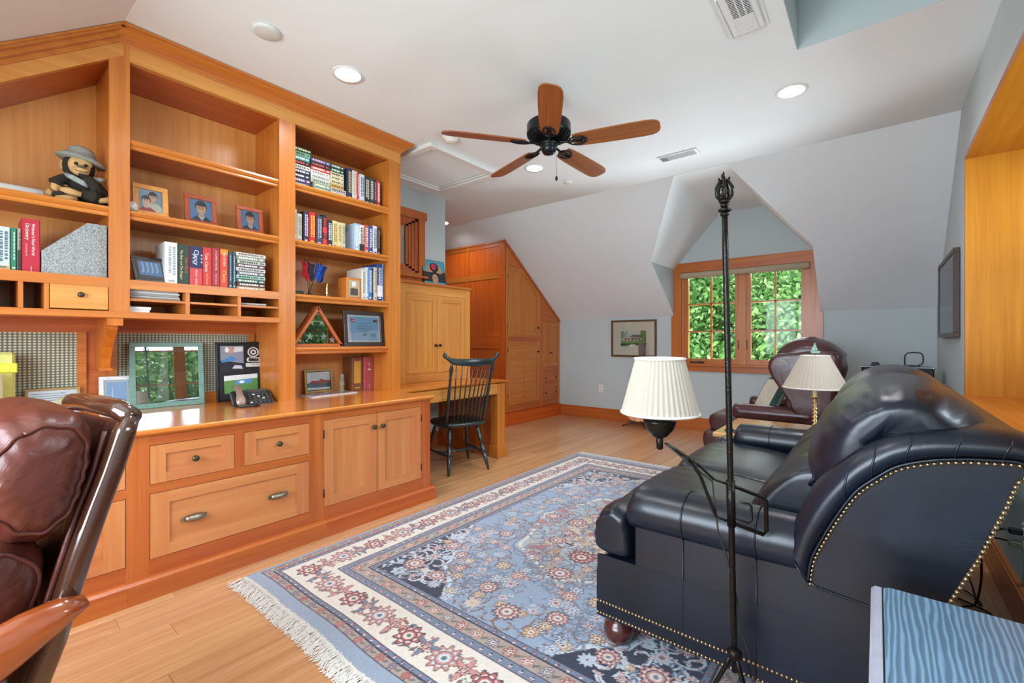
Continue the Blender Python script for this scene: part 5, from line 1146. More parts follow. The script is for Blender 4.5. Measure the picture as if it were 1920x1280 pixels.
# pillow on the recliner
PB = flat('#cfc6b4', .95, var=.1, scale=50, bump=.4, bscale=300); GR = flat('#24443c', .9, var=.3, scale=60)
t = thing('throw_pillow', 'cream throw pillow with dark green plaid border leaning in the maroon recliner', 'pillow', (-.86, 4.88, .505), local=True)
t.rotation_euler = (0, R(27), R(32))
def pil(a, b, th, o=0):
    q = MB(); n = 14; top, bot = [], []
    for i in range(n + 1):
        r_ = []; s_ = []
        for j in range(n + 1):
            u, v = 2 * i / n - 1, 2 * j / n - 1; h_ = th * (max(0, 1 - u ** 4) * max(0, 1 - v ** 4)) ** .5 + o
            r_.append((-h_, a * u, .2 + b * v)); s_.append((h_, a * u, .2 + b * v))
        top.append(r_); bot.append(s_)
    q.rings(top, 0, True, False, False); q.rings(bot, 0, True, False, False); return q
part('cushion', pil(.19, .19, .055), PB, t)
q = MB()
for (u0, u1, v0, v1) in ((-1, 1, .78, 1), (-1, -.78, -1, .78), (.78, 1, -1, .78), (-1, 1, -1, -.78)):
    rs = []
    for i in range(11):
        u = u0 + (u1 - u0) * i / 10; rs.append([(-(.055 * (max(0, 1 - u ** 4) * max(0, 1 - v ** 4)) ** .5 + .0015), .19 * u, .2 + .19 * v) for v in [v0 + (v1 - v0) * k / 6 for k in range(7)]])
    q.rings(rs, 0, True, False, False)
part('plaid_border', q, GR, t)
# ================================================================ GUITAR, AMPLIFIER, BLACK BOXES
t = thing('acoustic_guitar', 'orange acoustic guitar on a floor stand half hidden behind the ivory lamp shade', 'guitar', (-2.60, 6.12, 0), local=True); t.rotation_euler = (R(-8), 0, R(12))
body = [(0, .07), (.12, .09), (.19, .16), (.195, .25), (.15, .34), (.12, .40), (.135, .48), (.13, .54), (.08, .58), (0, .59), (-.08, .58), (-.13, .54), (-.135, .48), (-.12, .40), (-.15, .34), (-.195, .25), (-.19, .16), (-.12, .09)]
part('body', MB().prism(resample(body, 4), 'y', -.05, .05), wood('z', '#b8601c', '#cf7a28', '#e09440', .2), t)
part('sound_hole', MB().lathe([(.001, -.052), (.045, -.052), (.045, -.05)], (0, 0, .42), 20, axis='y'), BLACK, t)
part('bridge', MB().bbox(-.07, .07, -.06, -.05, .22, .245, .003), flat('#2c1a12', .5), t)
part('neck', MB().bbox(-.026, .026, -.065, -.035, .55, 1.02, .006), flat('#3a2418', .5), t)
part('headstock', MB().prism([(-.028, 1.0), (.028, 1.0), (.038, 1.05), (.038, 1.17), (.0, 1.185), (-.038, 1.17), (-.038, 1.05)], 'y', -.06, -.04), flat('#4a3323', .4), t)
for s_ in (-1, 1):
    for z in (1.06, 1.105, 1.15): part('tuning_peg', MB().tube([(s_ * .035, -.05, z), (s_ * .05, -.05, z)], .003, 6).ball((s_ * .058, -.05, z), (.006, .004, .010), 8), flat('#cfc8b8', .3, metal=.6), t)
for k in range(6): part('guitar_string', MB().tube([(-.02 + k * .008, -.068, .235), (-.018 + k * .0072, -.068, 1.03)], .0009, 4), flat('#b8b0a0', .3, metal=.9), t)
t = thing('guitar_stand', 'low black metal stand under the orange guitar', 'stand', (-2.6, 6.1, 0))
for k, (dx, dy) in enumerate(((-.20, -.14), (.16, -.16), (0, .13))): part('leg', MB().tube([(-2.6, 6.12, .10), (-2.6 + dx * .5, 6.12 + dy * .5, .05), (-2.6 + dx, 6.12 + dy, .012)], .009, 8), BLACK, t)
part('cradle', MB().tube([(-2.72, 6.03, .10), (-2.72, 6.03, .07), (-2.6, 6.10, .07), (-2.48, 6.05, .07), (-2.48, 6.04, .10)], .008, 8), BLACK, t)
BX = flat('#1b1c1e', .55, var=.15, scale=80, bump=.3)
t = thing('speaker_cabinet', 'black speaker cabinet in the far corner with a wide black unit on top', 'speaker', (.17, 5.75, 0))
part('case', MB().bbox(-.02, .40, 5.55, 5.93, .02, .82, .012), BX, t); part('speaker_cloth', MB().bbox(.01, .37, 5.54, 5.552, .06, .78, .004), flat('#2c2d2f', .9, bump=.5), t)
t = thing('amplifier', 'wide black amplifier head with metal corners on the speaker cabinet', 'amplifier', (.13, 5.7, .822))
part('case', MB().bbox(-.115, .40, 5.50, 5.90, .824, .962, .012), BX, t); part('lid_edge', MB().bbox(-.112, .398, 5.498, 5.90, .955, .967, .003), flat('#9aa3ab', .4, metal=.5), t)
for x in (-.11, .395): part('corner_cap', MB().ball((x, 5.505, .958), .011, 10), flat('#c8ccd0', .25, metal=.9), t)
t = thing('small_black_box', 'little black box at the left end of the amplifier', 'box', (0, 5.6, .967)); part('case', MB().bbox(-.045, .025, 5.55, 5.62, .967, .990, .003), BLACK, t); part('lid', MB().bbox(-.038, .016, 5.555, 5.61, .990, 1.003, .002), BLACK, t)
solo('pocket_tool', MB().tube([(.04, 5.56, .975), (.12, 5.57, .973)], [.006, .008], 8).tube([(.12, 5.57, .973), (.155, 5.575, .972)], .005, 8), flat('#5c6670', .35, metal=.5), 'slim dark tool lying on the amplifier between box and loop', 'tool')
t = thing('looped_handle', 'black rounded loop handle standing on the amplifier', 'handle', (.26, 5.6, .967), local=False)
m = MB(); P = [(.205, 5.6, .985), (.202, 5.6, 1.02), (.205, 5.6, 1.07), (.22, 5.6, 1.092), (.25, 5.6, 1.098), (.29, 5.6, 1.098), (.318, 5.6, 1.09), (.33, 5.6, 1.07), (.332, 5.6, 1.02), (.322, 5.6, .99), (.30, 5.6, .982)]; m.tube(P, .006, 8); part('loop', m, BLACK, t)
part('base', MB().bbox(.19, .31, 5.575, 5.62, .967, .982, .003), BLACK, t)
t = thing('floor_monitor', 'black box unit on the floor behind the recliner with a thin cable', 'speaker', (-.17, 5.3, 0)); part('case', MB().bbox(-.30, -.05, 5.25, 5.55, .015, .70, .01), BX, t); part('grille_cloth', MB().bbox(-.28, -.07, 5.24, 5.252, .05, .66, .003), flat('#252628', .9, bump=.5), t)
part('cable', MB().tube([(-.2, 5.3, .7), (-.21, 5.3, .76), (-.17, 5.3, .80), (-.13, 5.3, .74), (-.11, 5.32, .70)], .0025, 6), flat('#9a9c9e', .5), t)
# ================================================================ FRAMES
def fr(name, lab, w, h, d, b, col, loc, rz, tilt=0, cat='picture frame', glass=PGLASS, group=None, mat=None, mb=0, art=None, artc='#8aa0b8', rough=.4, wall=False, woodmat=None, z0=None):
    """frame front faces -y locally; width x, height z"""
    t = thing(name, lab, cat, loc, group, rz, local=True); M = Matrix.Rotation(R(-tilt), 4, 'X')
    fm = woodmat or flat(col, rough, var=.12, scale=40)
    def P_(n, m, mt, par=None, lab=None, k=None): m.rot(M); return part(n, m, mt, par or t, lab, k)
    m = MB(); w2 = w / 2
    m.bbox(-w2, w2, 0, d, 0, b, .002); m.bbox(-w2, w2, 0, d, h - b, h, .002); m.bbox(-w2, -w2 + b, .0004, d, b, h - b, .002); m.bbox(w2 - b, w2, .0004, d, b, h - b, .002)
    P_('frame_border', m, fm); P_('backing', MB().box(-w2 + b * .5, w2 - b * .5, d * .6, d * .9, b * .5, h - b * .5), flat('#3a332c', .8))
    x0, x1, zz0, zz1 = -w2 + b, w2 - b, b, h - b
    if mat: P_('mat_board', MB().box(x0, x1, d * .5, d * .58, zz0, zz1), flat(mat, .85, var=.03))
    ax0, ax1, az0, az1 = x0 + mb, x1 - mb, zz0 + mb, zz1 - mb
    mats = []; mm = MB(); yb = d * .46
    def quad(c, pts):
        mt = flat(c, .7, var=.05, scale=60)
        if mt not in mats: mats.append(mt)
        i = mats.index(mt); quad.y -= d * .004 + .00012
        pts = [(min(1, max(0, u)), min(1, max(0, v))) for u, v in pts]; mm.add([(ax0 + u * (ax1 - ax0), quad.y, az0 + v * (az1 - az0)) for u, v in pts], [tuple(range(len(pts)))], i)
    quad.y = yb
    quad(artc, [(0, 0), (1, 0), (1, 1), (0, 1)])
    if art: art(quad)
    P_('photo', mm, mats)
    if glass: P_('glass', MB().box(x0, x1, d * .18, d * .22, zz0, zz1), glass)
    if tilt and not wall:
        m = MB(); zt_ = h * .62; yt = zt_ * math.sin(R(tilt)) + d * math.cos(R(tilt)); m.add([(-.02, yt, zt_ * math.cos(R(tilt))), (.02, yt, zt_ * math.cos(R(tilt))), (.02, yt + zt_ * .35, .001), (-.02, yt + zt_ * .35, .001)], [(0, 1, 2, 3)]); m.add([(-.02, yt + .003, zt_ * math.cos(R(tilt))), (.02, yt + .003, zt_ * math.cos(R(tilt))), (.02, yt + zt_ * .35 + .003, .001), (-.02, yt + zt_ * .35 + .003, .001)], [(0, 1, 2, 3)]); part('easel_leg', m, flat('#3a332c', .8), t)
    return t
def ell(cx, cy, rx, ry, n=18, a0=0, a1=2 * math.pi): return [(cx + rx * math.cos(a0 + (a1 - a0) * k / n), cy + ry * math.sin(a0 + (a1 - a0) * k / n)) for k in range(n if a1 - a0 > 6.2 else n + 1)]
def person(q, cx, cy, s, skin, hair, top, tie=None, shirt='#eceff2', W_=1.08):
    q(top, [(cx - .42 * s * W_, cy - .95 * s), (cx - .40 * s * W_, cy - .45 * s), (cx - .16 * s * W_, cy - .28 * s), (cx + .16 * s * W_, cy - .28 * s), (cx + .40 * s * W_, cy - .45 * s), (cx + .42 * s * W_, cy - .95 * s)])
    if tie: q(shirt, [(cx - .11 * s * W_, cy - .28 * s), (cx + .11 * s * W_, cy - .28 * s), (cx + .02, cy - .92 * s)]); q(tie, [(cx - .022 * W_, cy - .36 * s), (cx + .022 * W_, cy - .36 * s), (cx + .035 * W_, cy - .9 * s), (cx - .02 * W_, cy - .9 * s)])
    q(skin, [(cx - .08 * s * W_, cy - .12 * s), (cx + .08 * s * W_, cy - .12 * s), (cx + .07 * s * W_, cy - .33 * s), (cx - .07 * s * W_, cy - .33 * s)])
    q(hair, ell(cx, cy + .055 * s, .195 * s * W_, .235 * s)); q(skin, ell(cx, cy - .015 * s, .16 * s * W_, .215 * s))
    q(hair, ell(cx, cy + .16 * s, .165 * s * W_, .085 * s))
    for u in (-1, 1): q('#2b211c', ell(cx + u * .065 * s * W_, cy + .02 * s, .02 * s * W_, .014 * s, 8)); q(hair, ell(cx + u * .065 * s * W_, cy + .055 * s, .035 * s * W_, .009 * s, 8))
    q('#b08468', ell(cx, cy - .04 * s, .018 * s * W_, .03 * s, 8)); q('#f2ece6', ell(cx, cy - .105 * s, .06 * s * W_, .016 * s, 10))
PX = R(90)
sh = 1.917
fr('photo_frame', 'wide golden wood frame with photo of two smiling boys', .165, .185, .016, .028, '#d08a30', (-3.24, .742, sh), PX, 9, artc='#8ba6b8', woodmat=WLT('z'), art=lambda q: (person(q, .60, .68, .95, '#e0b090', '#241c1a', '#d8d2c2'), person(q, .30, .46, .95, '#e6ba9a', '#3a2a22', '#b5363a')))
fr('photo_frame', 'red-brown frame, left of the two portraits of a man in suit and tie', .170, .186, .016, .026, '#963c12', (-3.24, .99, sh), PX, 8, artc='#5f8fc4', art=lambda q: person(q, .52, .60, 1.3, '#e2ab88', '#1c1614', '#20283a', '#8a8468'))
fr('photo_frame', 'red-brown frame nearest the stile, smaller portrait of a man in suit and tie', .162, .180, .016, .026, '#963c12', (-3.24, 1.272, sh), PX, 8, artc='#5c8cc2', art=lambda q: person(q, .52, .60, 1.3, '#e2ab88', '#1c1614', '#2a3550', '#3a3a4a'))
t = thing('figurine', 'tiny black and white ornament beside the golden photo frame', 'ornament', (-3.215, .652, sh)); part('body', MB().ball((-3.215, .652, sh + .03), (.012, .022, .03), 10), flat('#d8d9dc', .4, var=.6, scale=90), t); part('base', MB().bbox(-3.23, -3.2, .632, .672, sh, sh + .008, .002), BLACK, t)
fr('tablet_frame', 'dark framed blue picture leaning back beside the white binder', .17, .165, .012, .018, '#2b211e', (-3.215, .745, 1.537), R(98), 24, cat='picture frame', mat='#3a302b', mb=.012, artc='#5b9bd8', art=lambda q: [q('#bcd9f0', [(u, .0 + .3), (u + .07, .5), (u + .05, .95), (u + .12, .96), (u + .14, .45), (u + .08, .3)]) for u in (.1, .3, .5, .7)] + [q('#3f464c', [(0, 0), (1, 0), (1, .12), (0, .16)])])
# large green frame and black plaque on the worktop
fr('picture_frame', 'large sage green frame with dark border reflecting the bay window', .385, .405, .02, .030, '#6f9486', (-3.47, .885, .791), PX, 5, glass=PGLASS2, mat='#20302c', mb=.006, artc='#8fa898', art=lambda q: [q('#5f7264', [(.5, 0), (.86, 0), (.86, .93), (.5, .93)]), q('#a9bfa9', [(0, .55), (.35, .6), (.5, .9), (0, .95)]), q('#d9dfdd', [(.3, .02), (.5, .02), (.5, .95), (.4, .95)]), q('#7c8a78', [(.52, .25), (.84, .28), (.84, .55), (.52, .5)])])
def plaque(q):
    q('#8b93a0', [(.06, .50), (.56, .50), (.56, .96), (.06, .96)]); q('#262b33', [(.06, .50), (.56, .50), (.56, .64), (.06, .70)]); q('#4c88c0', [(.08, .70), (.3, .78), (.42, .70), (.08, .66)]); q('#c99b7c', ell(.27, .88, .07, .06)); q('#e8e8e8', ell(.2, .89, .045, .05)); q('#d9dcdf', [(.34, .84), (.55, .86), (.55, .94), (.36, .94)]); q('#c7cdd4', [(.3, .55), (.54, .54), (.5, .60), (.36, .61)])
    q('#dfe3e0', [(.12, .10), (.86, .12), (.86, .44), (.12, .42)]); q('#5d8f4a', [(.12, .10), (.86, .12), (.86, .36), (.12, .33)]); q('#5a93cc', [(.35, .26), (.75, .28), (.72, .36), (.4, .33)]); q('#e9edf0', ell(.5, .3, .06, .025))
    q('#d9d8d0', ell(.78, .84, .13, .095, 26)); q('#1b1d1f', ell(.78, .84, .10, .073, 26)); q('#d9d8d0', ell(.78, .84, .07, .05, 20)); q('#1b1d1f', ell(.78, .84, .035, .02, 12))
    q('#d9d8d0', [(.64, .66), (.92, .66), (.94, .70), (.92, .74), (.64, .74), (.62, .70)]); q('#1b1d1f', [(.67, .675), (.90, .675), (.90, .725), (.67, .725)]); q('#d9d8d0', [(.60, .57), (.95, .57), (.95, .64), (.60, .64)])
pq = fr('plaque', 'black plaque with racing photos and silver emblems standing behind the telephone', .315, .408, .018, .012, '#17181a', (-3.46, 1.305, .791), PX, 5, cat='plaque', artc='#1c1e20', glass=None, art=plaque)
text('12', pq, (.087, .006, .288), (1, 0, 0), (0, .087, 1), .02, flat('#e0dfd8', .5)); text('RACING', pq, (.087, .009, .246), (1, 0, 0), (0, .087, 1), .014, flat('#2a2b2d', .5), fit=.09)
def certart(q):
    for k in range(9): q('#7d8591', [(.06, .10 + k * .095), (.94 - .1 * (k % 3), .10 + k * .095), (.94 - .1 * (k % 3), .125 + k * .095), (.06, .125 + k * .095)])
fr('framed_document', 'gold framed handwritten page on the worktop behind the office chair', .215, .155, .014, .012, '#a98c55', (-3.50, .372, .791), PX, 6, artc='#e8eaec', art=certart)
fr('photo_frame', 'white framed seascape photo in front of the sage green frame', .158, .205, .016, .022, '#dfe0e2', (-3.49, .636, .791), R(86), 8, mat='#c3ccd3', mb=.012, artc='#8fb0d4', rough=.2, art=lambda q: [q('#6f8398', [(0, 0), (1, 0), (1, .2), (.6, .3), (.3, .22), (0, .3)]), q('#c9d8e6', [(.25, .3), (.32, .3), (.31, .75), (.27, .8)])])
# small gold frame, certificate, flag case
fr('photo_frame', 'small gold frame with a red roofed harbour painting at the foot of the bookcase', .238, .186, .016, .016, '#b8964e', (-3.50, 1.892, .791), PX, 7, mat='#2f2a1c', mb=.006, artc='#dfe6ea', art=lambda q: [q('#b4545a', [(0, .35), (.2, .52), (.45, .5), (.6, .62), (.8, .52), (1, .5), (1, .35)]), q('#4d6d86', [(0, .1), (1, .1), (1, .36), (0, .38)]), q('#e3e9ea', [(0, 0), (1, 0), (1, .12), (0, .14)])])
def cert(q):
    q('#aecbe6', [(0, 0), (1, 0), (1, .45), (0, .3)]); q('#c2415a', [(.06, .78), (.20, .76), (.20, .90), (.06, .92)]); q('#e9eef2', [(.10, .82), (.20, .81), (.20, .84), (.10, .85)]); q('#222326', [(.82, .78), (.88, .78), (.88, .90), (.82, .90)]); q('#b3262b', [(.88, .78), (.93, .78), (.93, .90), (.88, .90)]); q('#2f7d3f', [(.93, .78), (.97, .78), (.97, .90), (.93, .90)])
    for k, (a, b_) in enumerate(((.32, .70), (.40, .62), (.25, .76), (.22, .80), (.30, .70), (.38, .60))): q('#5d7a96', [(a, .72 - k * .075), (b_, .72 - k * .075), (b_, .738 - k * .075), (a, .738 - k * .075)])
    q('#2b3d55', [(.42, .22), (.55, .30), (.50, .24), (.62, .28), (.60, .26), (.5, .2)]); q('#8aa5c0', ell(.8, .22, .11, .09))
fr('certificate_frame', 'dark brown framed blue certificate leaning beside the flag case', .365, .282, .02, .032, '#33211b', (-3.215, 2.124, 1.164), PX, 5, cat='certificate', mat='#e8edf0', mb=.014, artc='#8fbbe0', art=cert, glass=PGLASS)
t = thing('flag_case', 'triangular wooden case holding a folded starred flag', 'flag case', (-3.215, 1.728, 1.1635), rz=PX, local=True)
m = MB()
def bar(m, a, b, w, y0, y1):
    a, b = Vector((a[0], a[1])), Vector((b[0], b[1])); d_ = (b - a).normalized(); n_ = Vector((-d_.y, d_.x)) * w
    m.prism([tuple(a), tuple(b), tuple(b + n_ - d_ * w * .9), tuple(a + n_ + d_ * w * .9)], 'y', y0, y1)
A_, B_, T_ = (-.202, .0), (.202, .0), (.0, .300)
for nm_, (a, b) in (('case_side', (A_, B_)), ('case_side', (B_, T_)), ('case_side', (T_, A_))):
    m = MB(); bar(m, a, b, .02, 0, .09); part(nm_, m, WR('x'), t)
part('backing', MB().prism([(-.19, .008), (.19, .008), (0, .288)], 'y', .06, .08), flat('#3a332c', .8), t)
q = MB(); q.prism([(-.17, .016), (.17, .016), (0, .265)], 'y', .035, .05); part('folded_flag', q, flat('#1f2c33', .9, var=.2, scale=30), t)
def star(cx, cy, r): return [(cx + (r if k % 2 == 0 else r * .4) * math.sin(k * math.pi / 5), cy + (r if k % 2 == 0 else r * .4) * math.cos(k * math.pi / 5)) for k in range(10)]
for cx, cy in ((.042, .18), (.055, .072), (.125, .050), (-.05, .072), (-.042, .18)): part('star', MB().prism(star(cx, cy, .031), 'y', .032, .0349), flat('#f4f4f4', .8), t)
part('glass', MB().prism([(-.17, .016), (.17, .016), (0, .265)], 'y', .012, .016), glassy('case_glass', refl=.14), t)
# wall pictures
def house(q):
    q('#7f9a5a', [(0, 0), (1, 0), (1, .35), (0, .4)]); q('#6a8a48', [(.7, .3), (1, .3), (1, .95), (.8, 1)]); q('#8aa074', [(0, .5), (.12, .4), (.14, .95), (0, .95)]); q('#b9b3a6', [(.1, .35), (.4, .35), (.4, .65), (.25, .92), (.1, .65)]); q('#8d8478', [(.08, .62), (.25, .95), (.28, .92), (.12, .6)]); q('#a59b8d', [(.4, .38), (.85, .40), (.85, .55), (.4, .62)]); q('#6f675d', [(.36, .62), (.5, .74), (.85, .70), (.9, .56)])
    for u in (.16, .28): q('#9c3a2c', [(u, .40), (u + .07, .40), (u + .07, .52), (u, .52)])
    for u in (.46, .58, .7): q('#4f4a44', [(u, .42), (u + .05, .42), (u + .05, .52), (u, .52)])
    q('#42502e', [(0, .05), (.3, .12), (.6, .05), (1, .1), (1, .22), (.5, .2), (0, .2)]); q('#ded9cc', [(.3, 0), (.7, 0), (.55, .14), (.4, .14)])
fr('framed_picture', 'dark gold framed cottage print on the far wall left of the window', .70, .545, .022, .028, '#5e4322', (-2.795, YW - .024, .972), 0, 0, cat='picture', mat='#d9cdb8', mb=.125, artc='#c9c8bc', art=house, wall=True)
fr('framed_picture', 'dark wood framed picture on the right wall next to the bay', 1.10, .66, .035, .035, '#4c3a30', (XR - .038, 5.22, 1.235), R(-90), 0, cat='picture', mat='#c3cbca', mb=.16, artc='#a9b4b2', wall=True)
fr('poster_panel', 'unframed picture of two faces leaning on top of the desk cabinet', .33, .345, .012, .002, '#20262a', (-3.93, 3.52, 1.793), PX, 10, cat='picture', glass=None, artc='#57a5ba', art=lambda q_: (lambda q: (q('#2a2c33', [(0, 0), (1, 0), (1, .5), (0, .45)]), q('#c69a70', [(.12, .45), (.22, .72), (.4, .8), (.62, .8), (.82, .7), (.88, .42)]), q('#1f1c1d', ell(.52, .68, .2, .22)), q('#c8334e', ell(.5, .72, .12, .16)), q('#1d1917', ell(.52, .32, .17, .16)), q('#c49a7c', ell(.52, .16, .14, .22)), q('#33261f', ell(.46, .2, .025, .02, 8)), q('#33261f', ell(.58, .2, .025, .02, 8))))(lambda c, P: q_(c, [(u, .26 + .74 * v) for u, v in P])))
# ================================================================ BOOKS AND SHELF THINGS
PAGES = flat('#d9cdb4', .9, var=.08, scale=200)
ORD = ['first', 'second', 'third', 'fourth', 'fifth', 'sixth', 'seventh', 'eighth', 'ninth', 'tenth', 'eleventh', 'twelfth', 'thirteenth', 'fourteenth', 'fifteenth', 'sixteenth', 'seventeenth', 'eighteenth']
def bars(t, X, y0, y1, z0, z1, col, seed, horiz=False, sidecol=None):
    r = random.Random(seed); m = MB(); mt = flat(col, .5)
    if not horiz:
        w_ = (y1 - y0); L = z1 - z0; z = z1 - .12 * L
        for ln in ((.28, .62) if w_ > .03 else (.46,)):
            y = y0 + w_ * ln; zz = z1 - .10 * L
            while zz > z0 + .25 * L:
                l = r.uniform(.006, .016); m.box(X, X + .0006, y, y + w_ * .22, zz - l, zz); zz -= l + r.uniform(.002, .006)
        m.box(X, X + .0006, y0 + w_ * .25, y0 + w_ * .75, z0 + .06 * L, z0 + .10 * L)
    else:
        L = y1 - y0; h_ = z1 - z0; y = y0 + .08 * L
        while y < y1 - .3 * L:
            l = r.uniform(.006, .014); m.box(X, X + .0006, y, y + l, z0 + .28 * h_, z1 - .28 * h_); y += l + r.uniform(.002, .005)
        m.box(X, X + .0006, y1 - .2 * L, y1 - .06 * L, z0 + .35 * h_, z1 - .35 * h_)
    return part('lettering', m, mt, t, kind='stuff')
def book(lab, grp, y0, y1, z, h, col, acc, X=-3.225, dep=.15, txt=None, seed=0, bands=(), lean=0, binder=False):
    t = thing('binder' if binder else 'book', lab, 'binder' if binder else 'book', (X - dep / 2, (y0 + y1) / 2, z), grp)
    g = .0006; y0 += g; y1 -= g; c = min(.003, (y1 - y0) * .18); mt = flat(col, .42, var=.07, scale=50)
    rs = [(X - dep, y0), (X - .004, y0), (X, y0 + c), (X, y1 - c), (X - .004, y1), (X - dep, y1), (X - dep, y1 - c * .8), (X - .008, y1 - c * .8), (X - .008, y0 + c * .8), (X - dep, y0 + c * .8)]
    part('cover', MB().prism(rs, 'z', z + .0005, z + h), mt, t); part('page_block', MB().box(X - dep + .004, X - .008, y0 + c * .8, y1 - c * .8, z + .003, z + h - .004), PAGES, t)
    for b0, b1, bc in bands: part('spine_band', MB().box(X, X + .0004, y0 + .001, y1 - .001, z + h * b0, z + h * b1), flat(bc, .5), t)
    if txt:
        for s_, yy, sz, cc, fit, zc in txt: text(s_, t, (X + .0009, y0 + (y1 - y0) * yy, z + h * zc), (0, 0, -1), (0, 1, 0), sz, flat(cc, .5), fit=fit)
    else: bars(t, X + .0002, y0, y1, z, z + h, acc, seed)
    return t
def flatbook(lab, grp, y0, y1, z, th, col, acc, X=-3.225, dep=.12, seed=0, txt=None):
    t = thing('book', lab, 'book', (X - dep / 2, (y0 + y1) / 2, z), grp); c = th * .12; z0, z1 = z + .0005, z + th
    pr_ = [(X - dep, z0), (X - .003, z0), (X, z0 + c), (X, z1 - c), (X - .003, z1), (X - dep, z1), (X - dep, z1 - c), (X - .007, z1 - c), (X - .007, z0 + c), (X - dep, z0 + c)]
    part('cover', MB().prism(pr_, 'y', y0, y1), flat(col, .42, var=.07, scale=50), t); part('page_block', MB().box(X - dep + .003, X - .007, y0 + .003, y1 - .003, z0 + c, z1 - c), PAGES, t)
    if txt: text(txt, t, (X + .0006, (y0 + y1) / 2, (z0 + z1) / 2), (0, 1, 0), (0, 0, 1), th * .6, flat(acc, .5), fit=(y1 - y0) * .9)
    else: bars(t, X + .0002, y0, y1, z0, z1, acc, seed, True)
# -- middle bay, above the pigeonholes
G1 = 'books standing above the pigeonholes'; z = 1.536
t = book('thick white ring binder left of the upright novels', G1, .800, .862, z, .245, '#e1e2dd', '#9aa0a0', dep=.2, seed=1, binder=True)
book('dark green book lettered The Bear and the Dragon', G1, .863, .921, z, .24, '#26382f', '#e0d06a', txt=[('The Bear and The Dragon', .30, .022, '#e3d873', .22, .5), ('Tom Clancy', .74, .020, '#e0582c', .12, .5)])
book('book with stars on navy over red and white stripes', G1, .922, .989, z, .242, '#c03238', '#e8e8ea', bands=((.45, 1, '#232c52'), (0, .45, '#c9464a')), txt=[('Clancy', .5, .034, '#e6e6ea', .12, .72), ('* * *', .2, .03, '#e6e6ea', .1, .7), ('* * *', .85, .03, '#e6e6ea', .1, .7), ('=== ===', .5, .04, '#e9e4e0', .1, .22)])
book('wide bright red book lettered Tom Clancy, right of the starred book', G1, .990, 1.040, z, .243, '#c22e30', '#f0d9b8', txt=[('Tom Clancy', .4, .026, '#f0e2cf', .14, .62), ('Red Rabbit', .45, .024, '#eeb74e', .09, .2)])
book('darker crimson book between two brighter red ones', G1, 1.041, 1.084, z, .248, '#a12a30', '#e2c6b4', seed=4, txt=[('A CLANCY NOVEL', .5, .016, '#e9d2c4', .12, .68), ('Tom Clancy', .5, .016, '#e9d2c4', .08, .22)])
book('orange-red book with yellow top, right of the crimson book', G1, 1.085, 1.130, z, .248, '#cf4328', '#f2c98a', bands=((.86, 1, '#e98a2c'),), txt=[('RED STORM', .5, .016, '#f2e2d2', .09, .74), ('Clancy', .5, .028, '#f1c27c', .11, .3)])
book('narrow dark blue book beside the paperback stack', G1, 1.131, 1.155, z, .24, '#2c4452', '#a8bcc8', seed=6)
book('thin teal and black paperback against the paperback stack', G1, 1.156, 1.176, z, .235, '#3c4f56', '#b9cfcf', seed=7)
zz = z
cl = ['#a88f6d', '#5a3b34', '#39564a', '#9db8ac', '#6f6a72', '#c9c6bd', '#5c4a50', '#b9b8ae', '#8d8f80', '#dcd9cd']
acs = ['#e8e0c8', '#e8ddd8', '#cfe0d4', '#2f5c4a', '#e0dde2', '#5a5a66', '#e2d8dc', '#4c5248', '#e6e6dc', '#7c6a60']
nm = ['bottom paperback of the stack, tan', 'dark brown paperback second from the bottom', 'dark green paperback third from the bottom', 'pale green paperback fourth from the bottom', 'grey-purple paperback at mid height', 'white spined paperback at mid height', 'plum paperback above mid height', 'stone grey paperback third from the top', 'olive grey paperback just under the top one', 'cream paperback on top']
for i in range(10): flatbook(nm[i] + ' in the stack beside the thin books' if 'stack' not in nm[i] else nm[i] + ', beside the thin books', 'paperbacks stacked beside the novels', 1.18 + .004 * math.sin(i * 2), 1.355 + .006 * math.sin(i * 3.1), zz, .0243, cl[i], acs[i], seed=20 + i); zz += .0245
# -- left bay
G = 'books in the sloped left bay'
book('blue book at the left end of the sloped bay', G, .13, .147, z, .21, '#3a4f86', '#d0d8e8', seed=31)
book('white and pale blue book, left of the green spine', G, .148, .196, z, .208, '#c3ccd0', '#5f7078', seed=32, bands=((.0, .12, '#c8a86a'),))
book('narrow green book in the sloped bay', G, .197, .217, z, .209, '#2f7a5c', '#cfe0d4', seed=33)
book('narrow book, pale above and black below', G, .218, .231, z, .209, '#a49a88', '#3b3734', seed=34, bands=((0, .5, '#2b2a2c'),))
book('thick red dictionary with white lettering', G, .232, .296, z, .262, '#b41f33', '#f0e6e0', dep=.17, txt=[("Webster's New World", .62, .019, '#f0e4dc', .18, .62), ('Dictionary', .30, .021, '#f0e4dc', .11, .76), ('SECOND EDITION', .25, .008, '#e8c8c0', .06, .42), ('WEBSTER', .5, .007, '#e8c8c0', .05, .07)])
mhm, nt, p = newmat('speckled_linen'); tc = N(nt, 'ShaderNodeTexCoord'); v = N(nt, 'ShaderNodeTexNoise'); v.inputs['Scale'].default_value = 260; v.inputs['Detail'].default_value = 2; r = N(nt, 'ShaderNodeValToRGB'); r.color_ramp.elements[0].position = .42; r.color_ramp.elements[1].position = .56; r.color_ramp.elements[0].color = C('#767b7b'); r.color_ramp.elements[1].color = C('#adb1ae'); nt.links.new(tc.outputs['Object'], v.inputs['Vector']); nt.links.new(v.outputs['Fac'], r.inputs[0]); nt.links.new(r.outputs[0], p.inputs['Base Color']); p.inputs['Roughness'].default_value = .9
t = thing('magazine_holder', 'speckled grey magazine holder with slanted top beside the red dictionary', 'file holder', (-3.3, .42, z))
sd = [(.300, z), (.545, z), (.545, z + .285), (.468, z + .285), (.300, z + .115)]
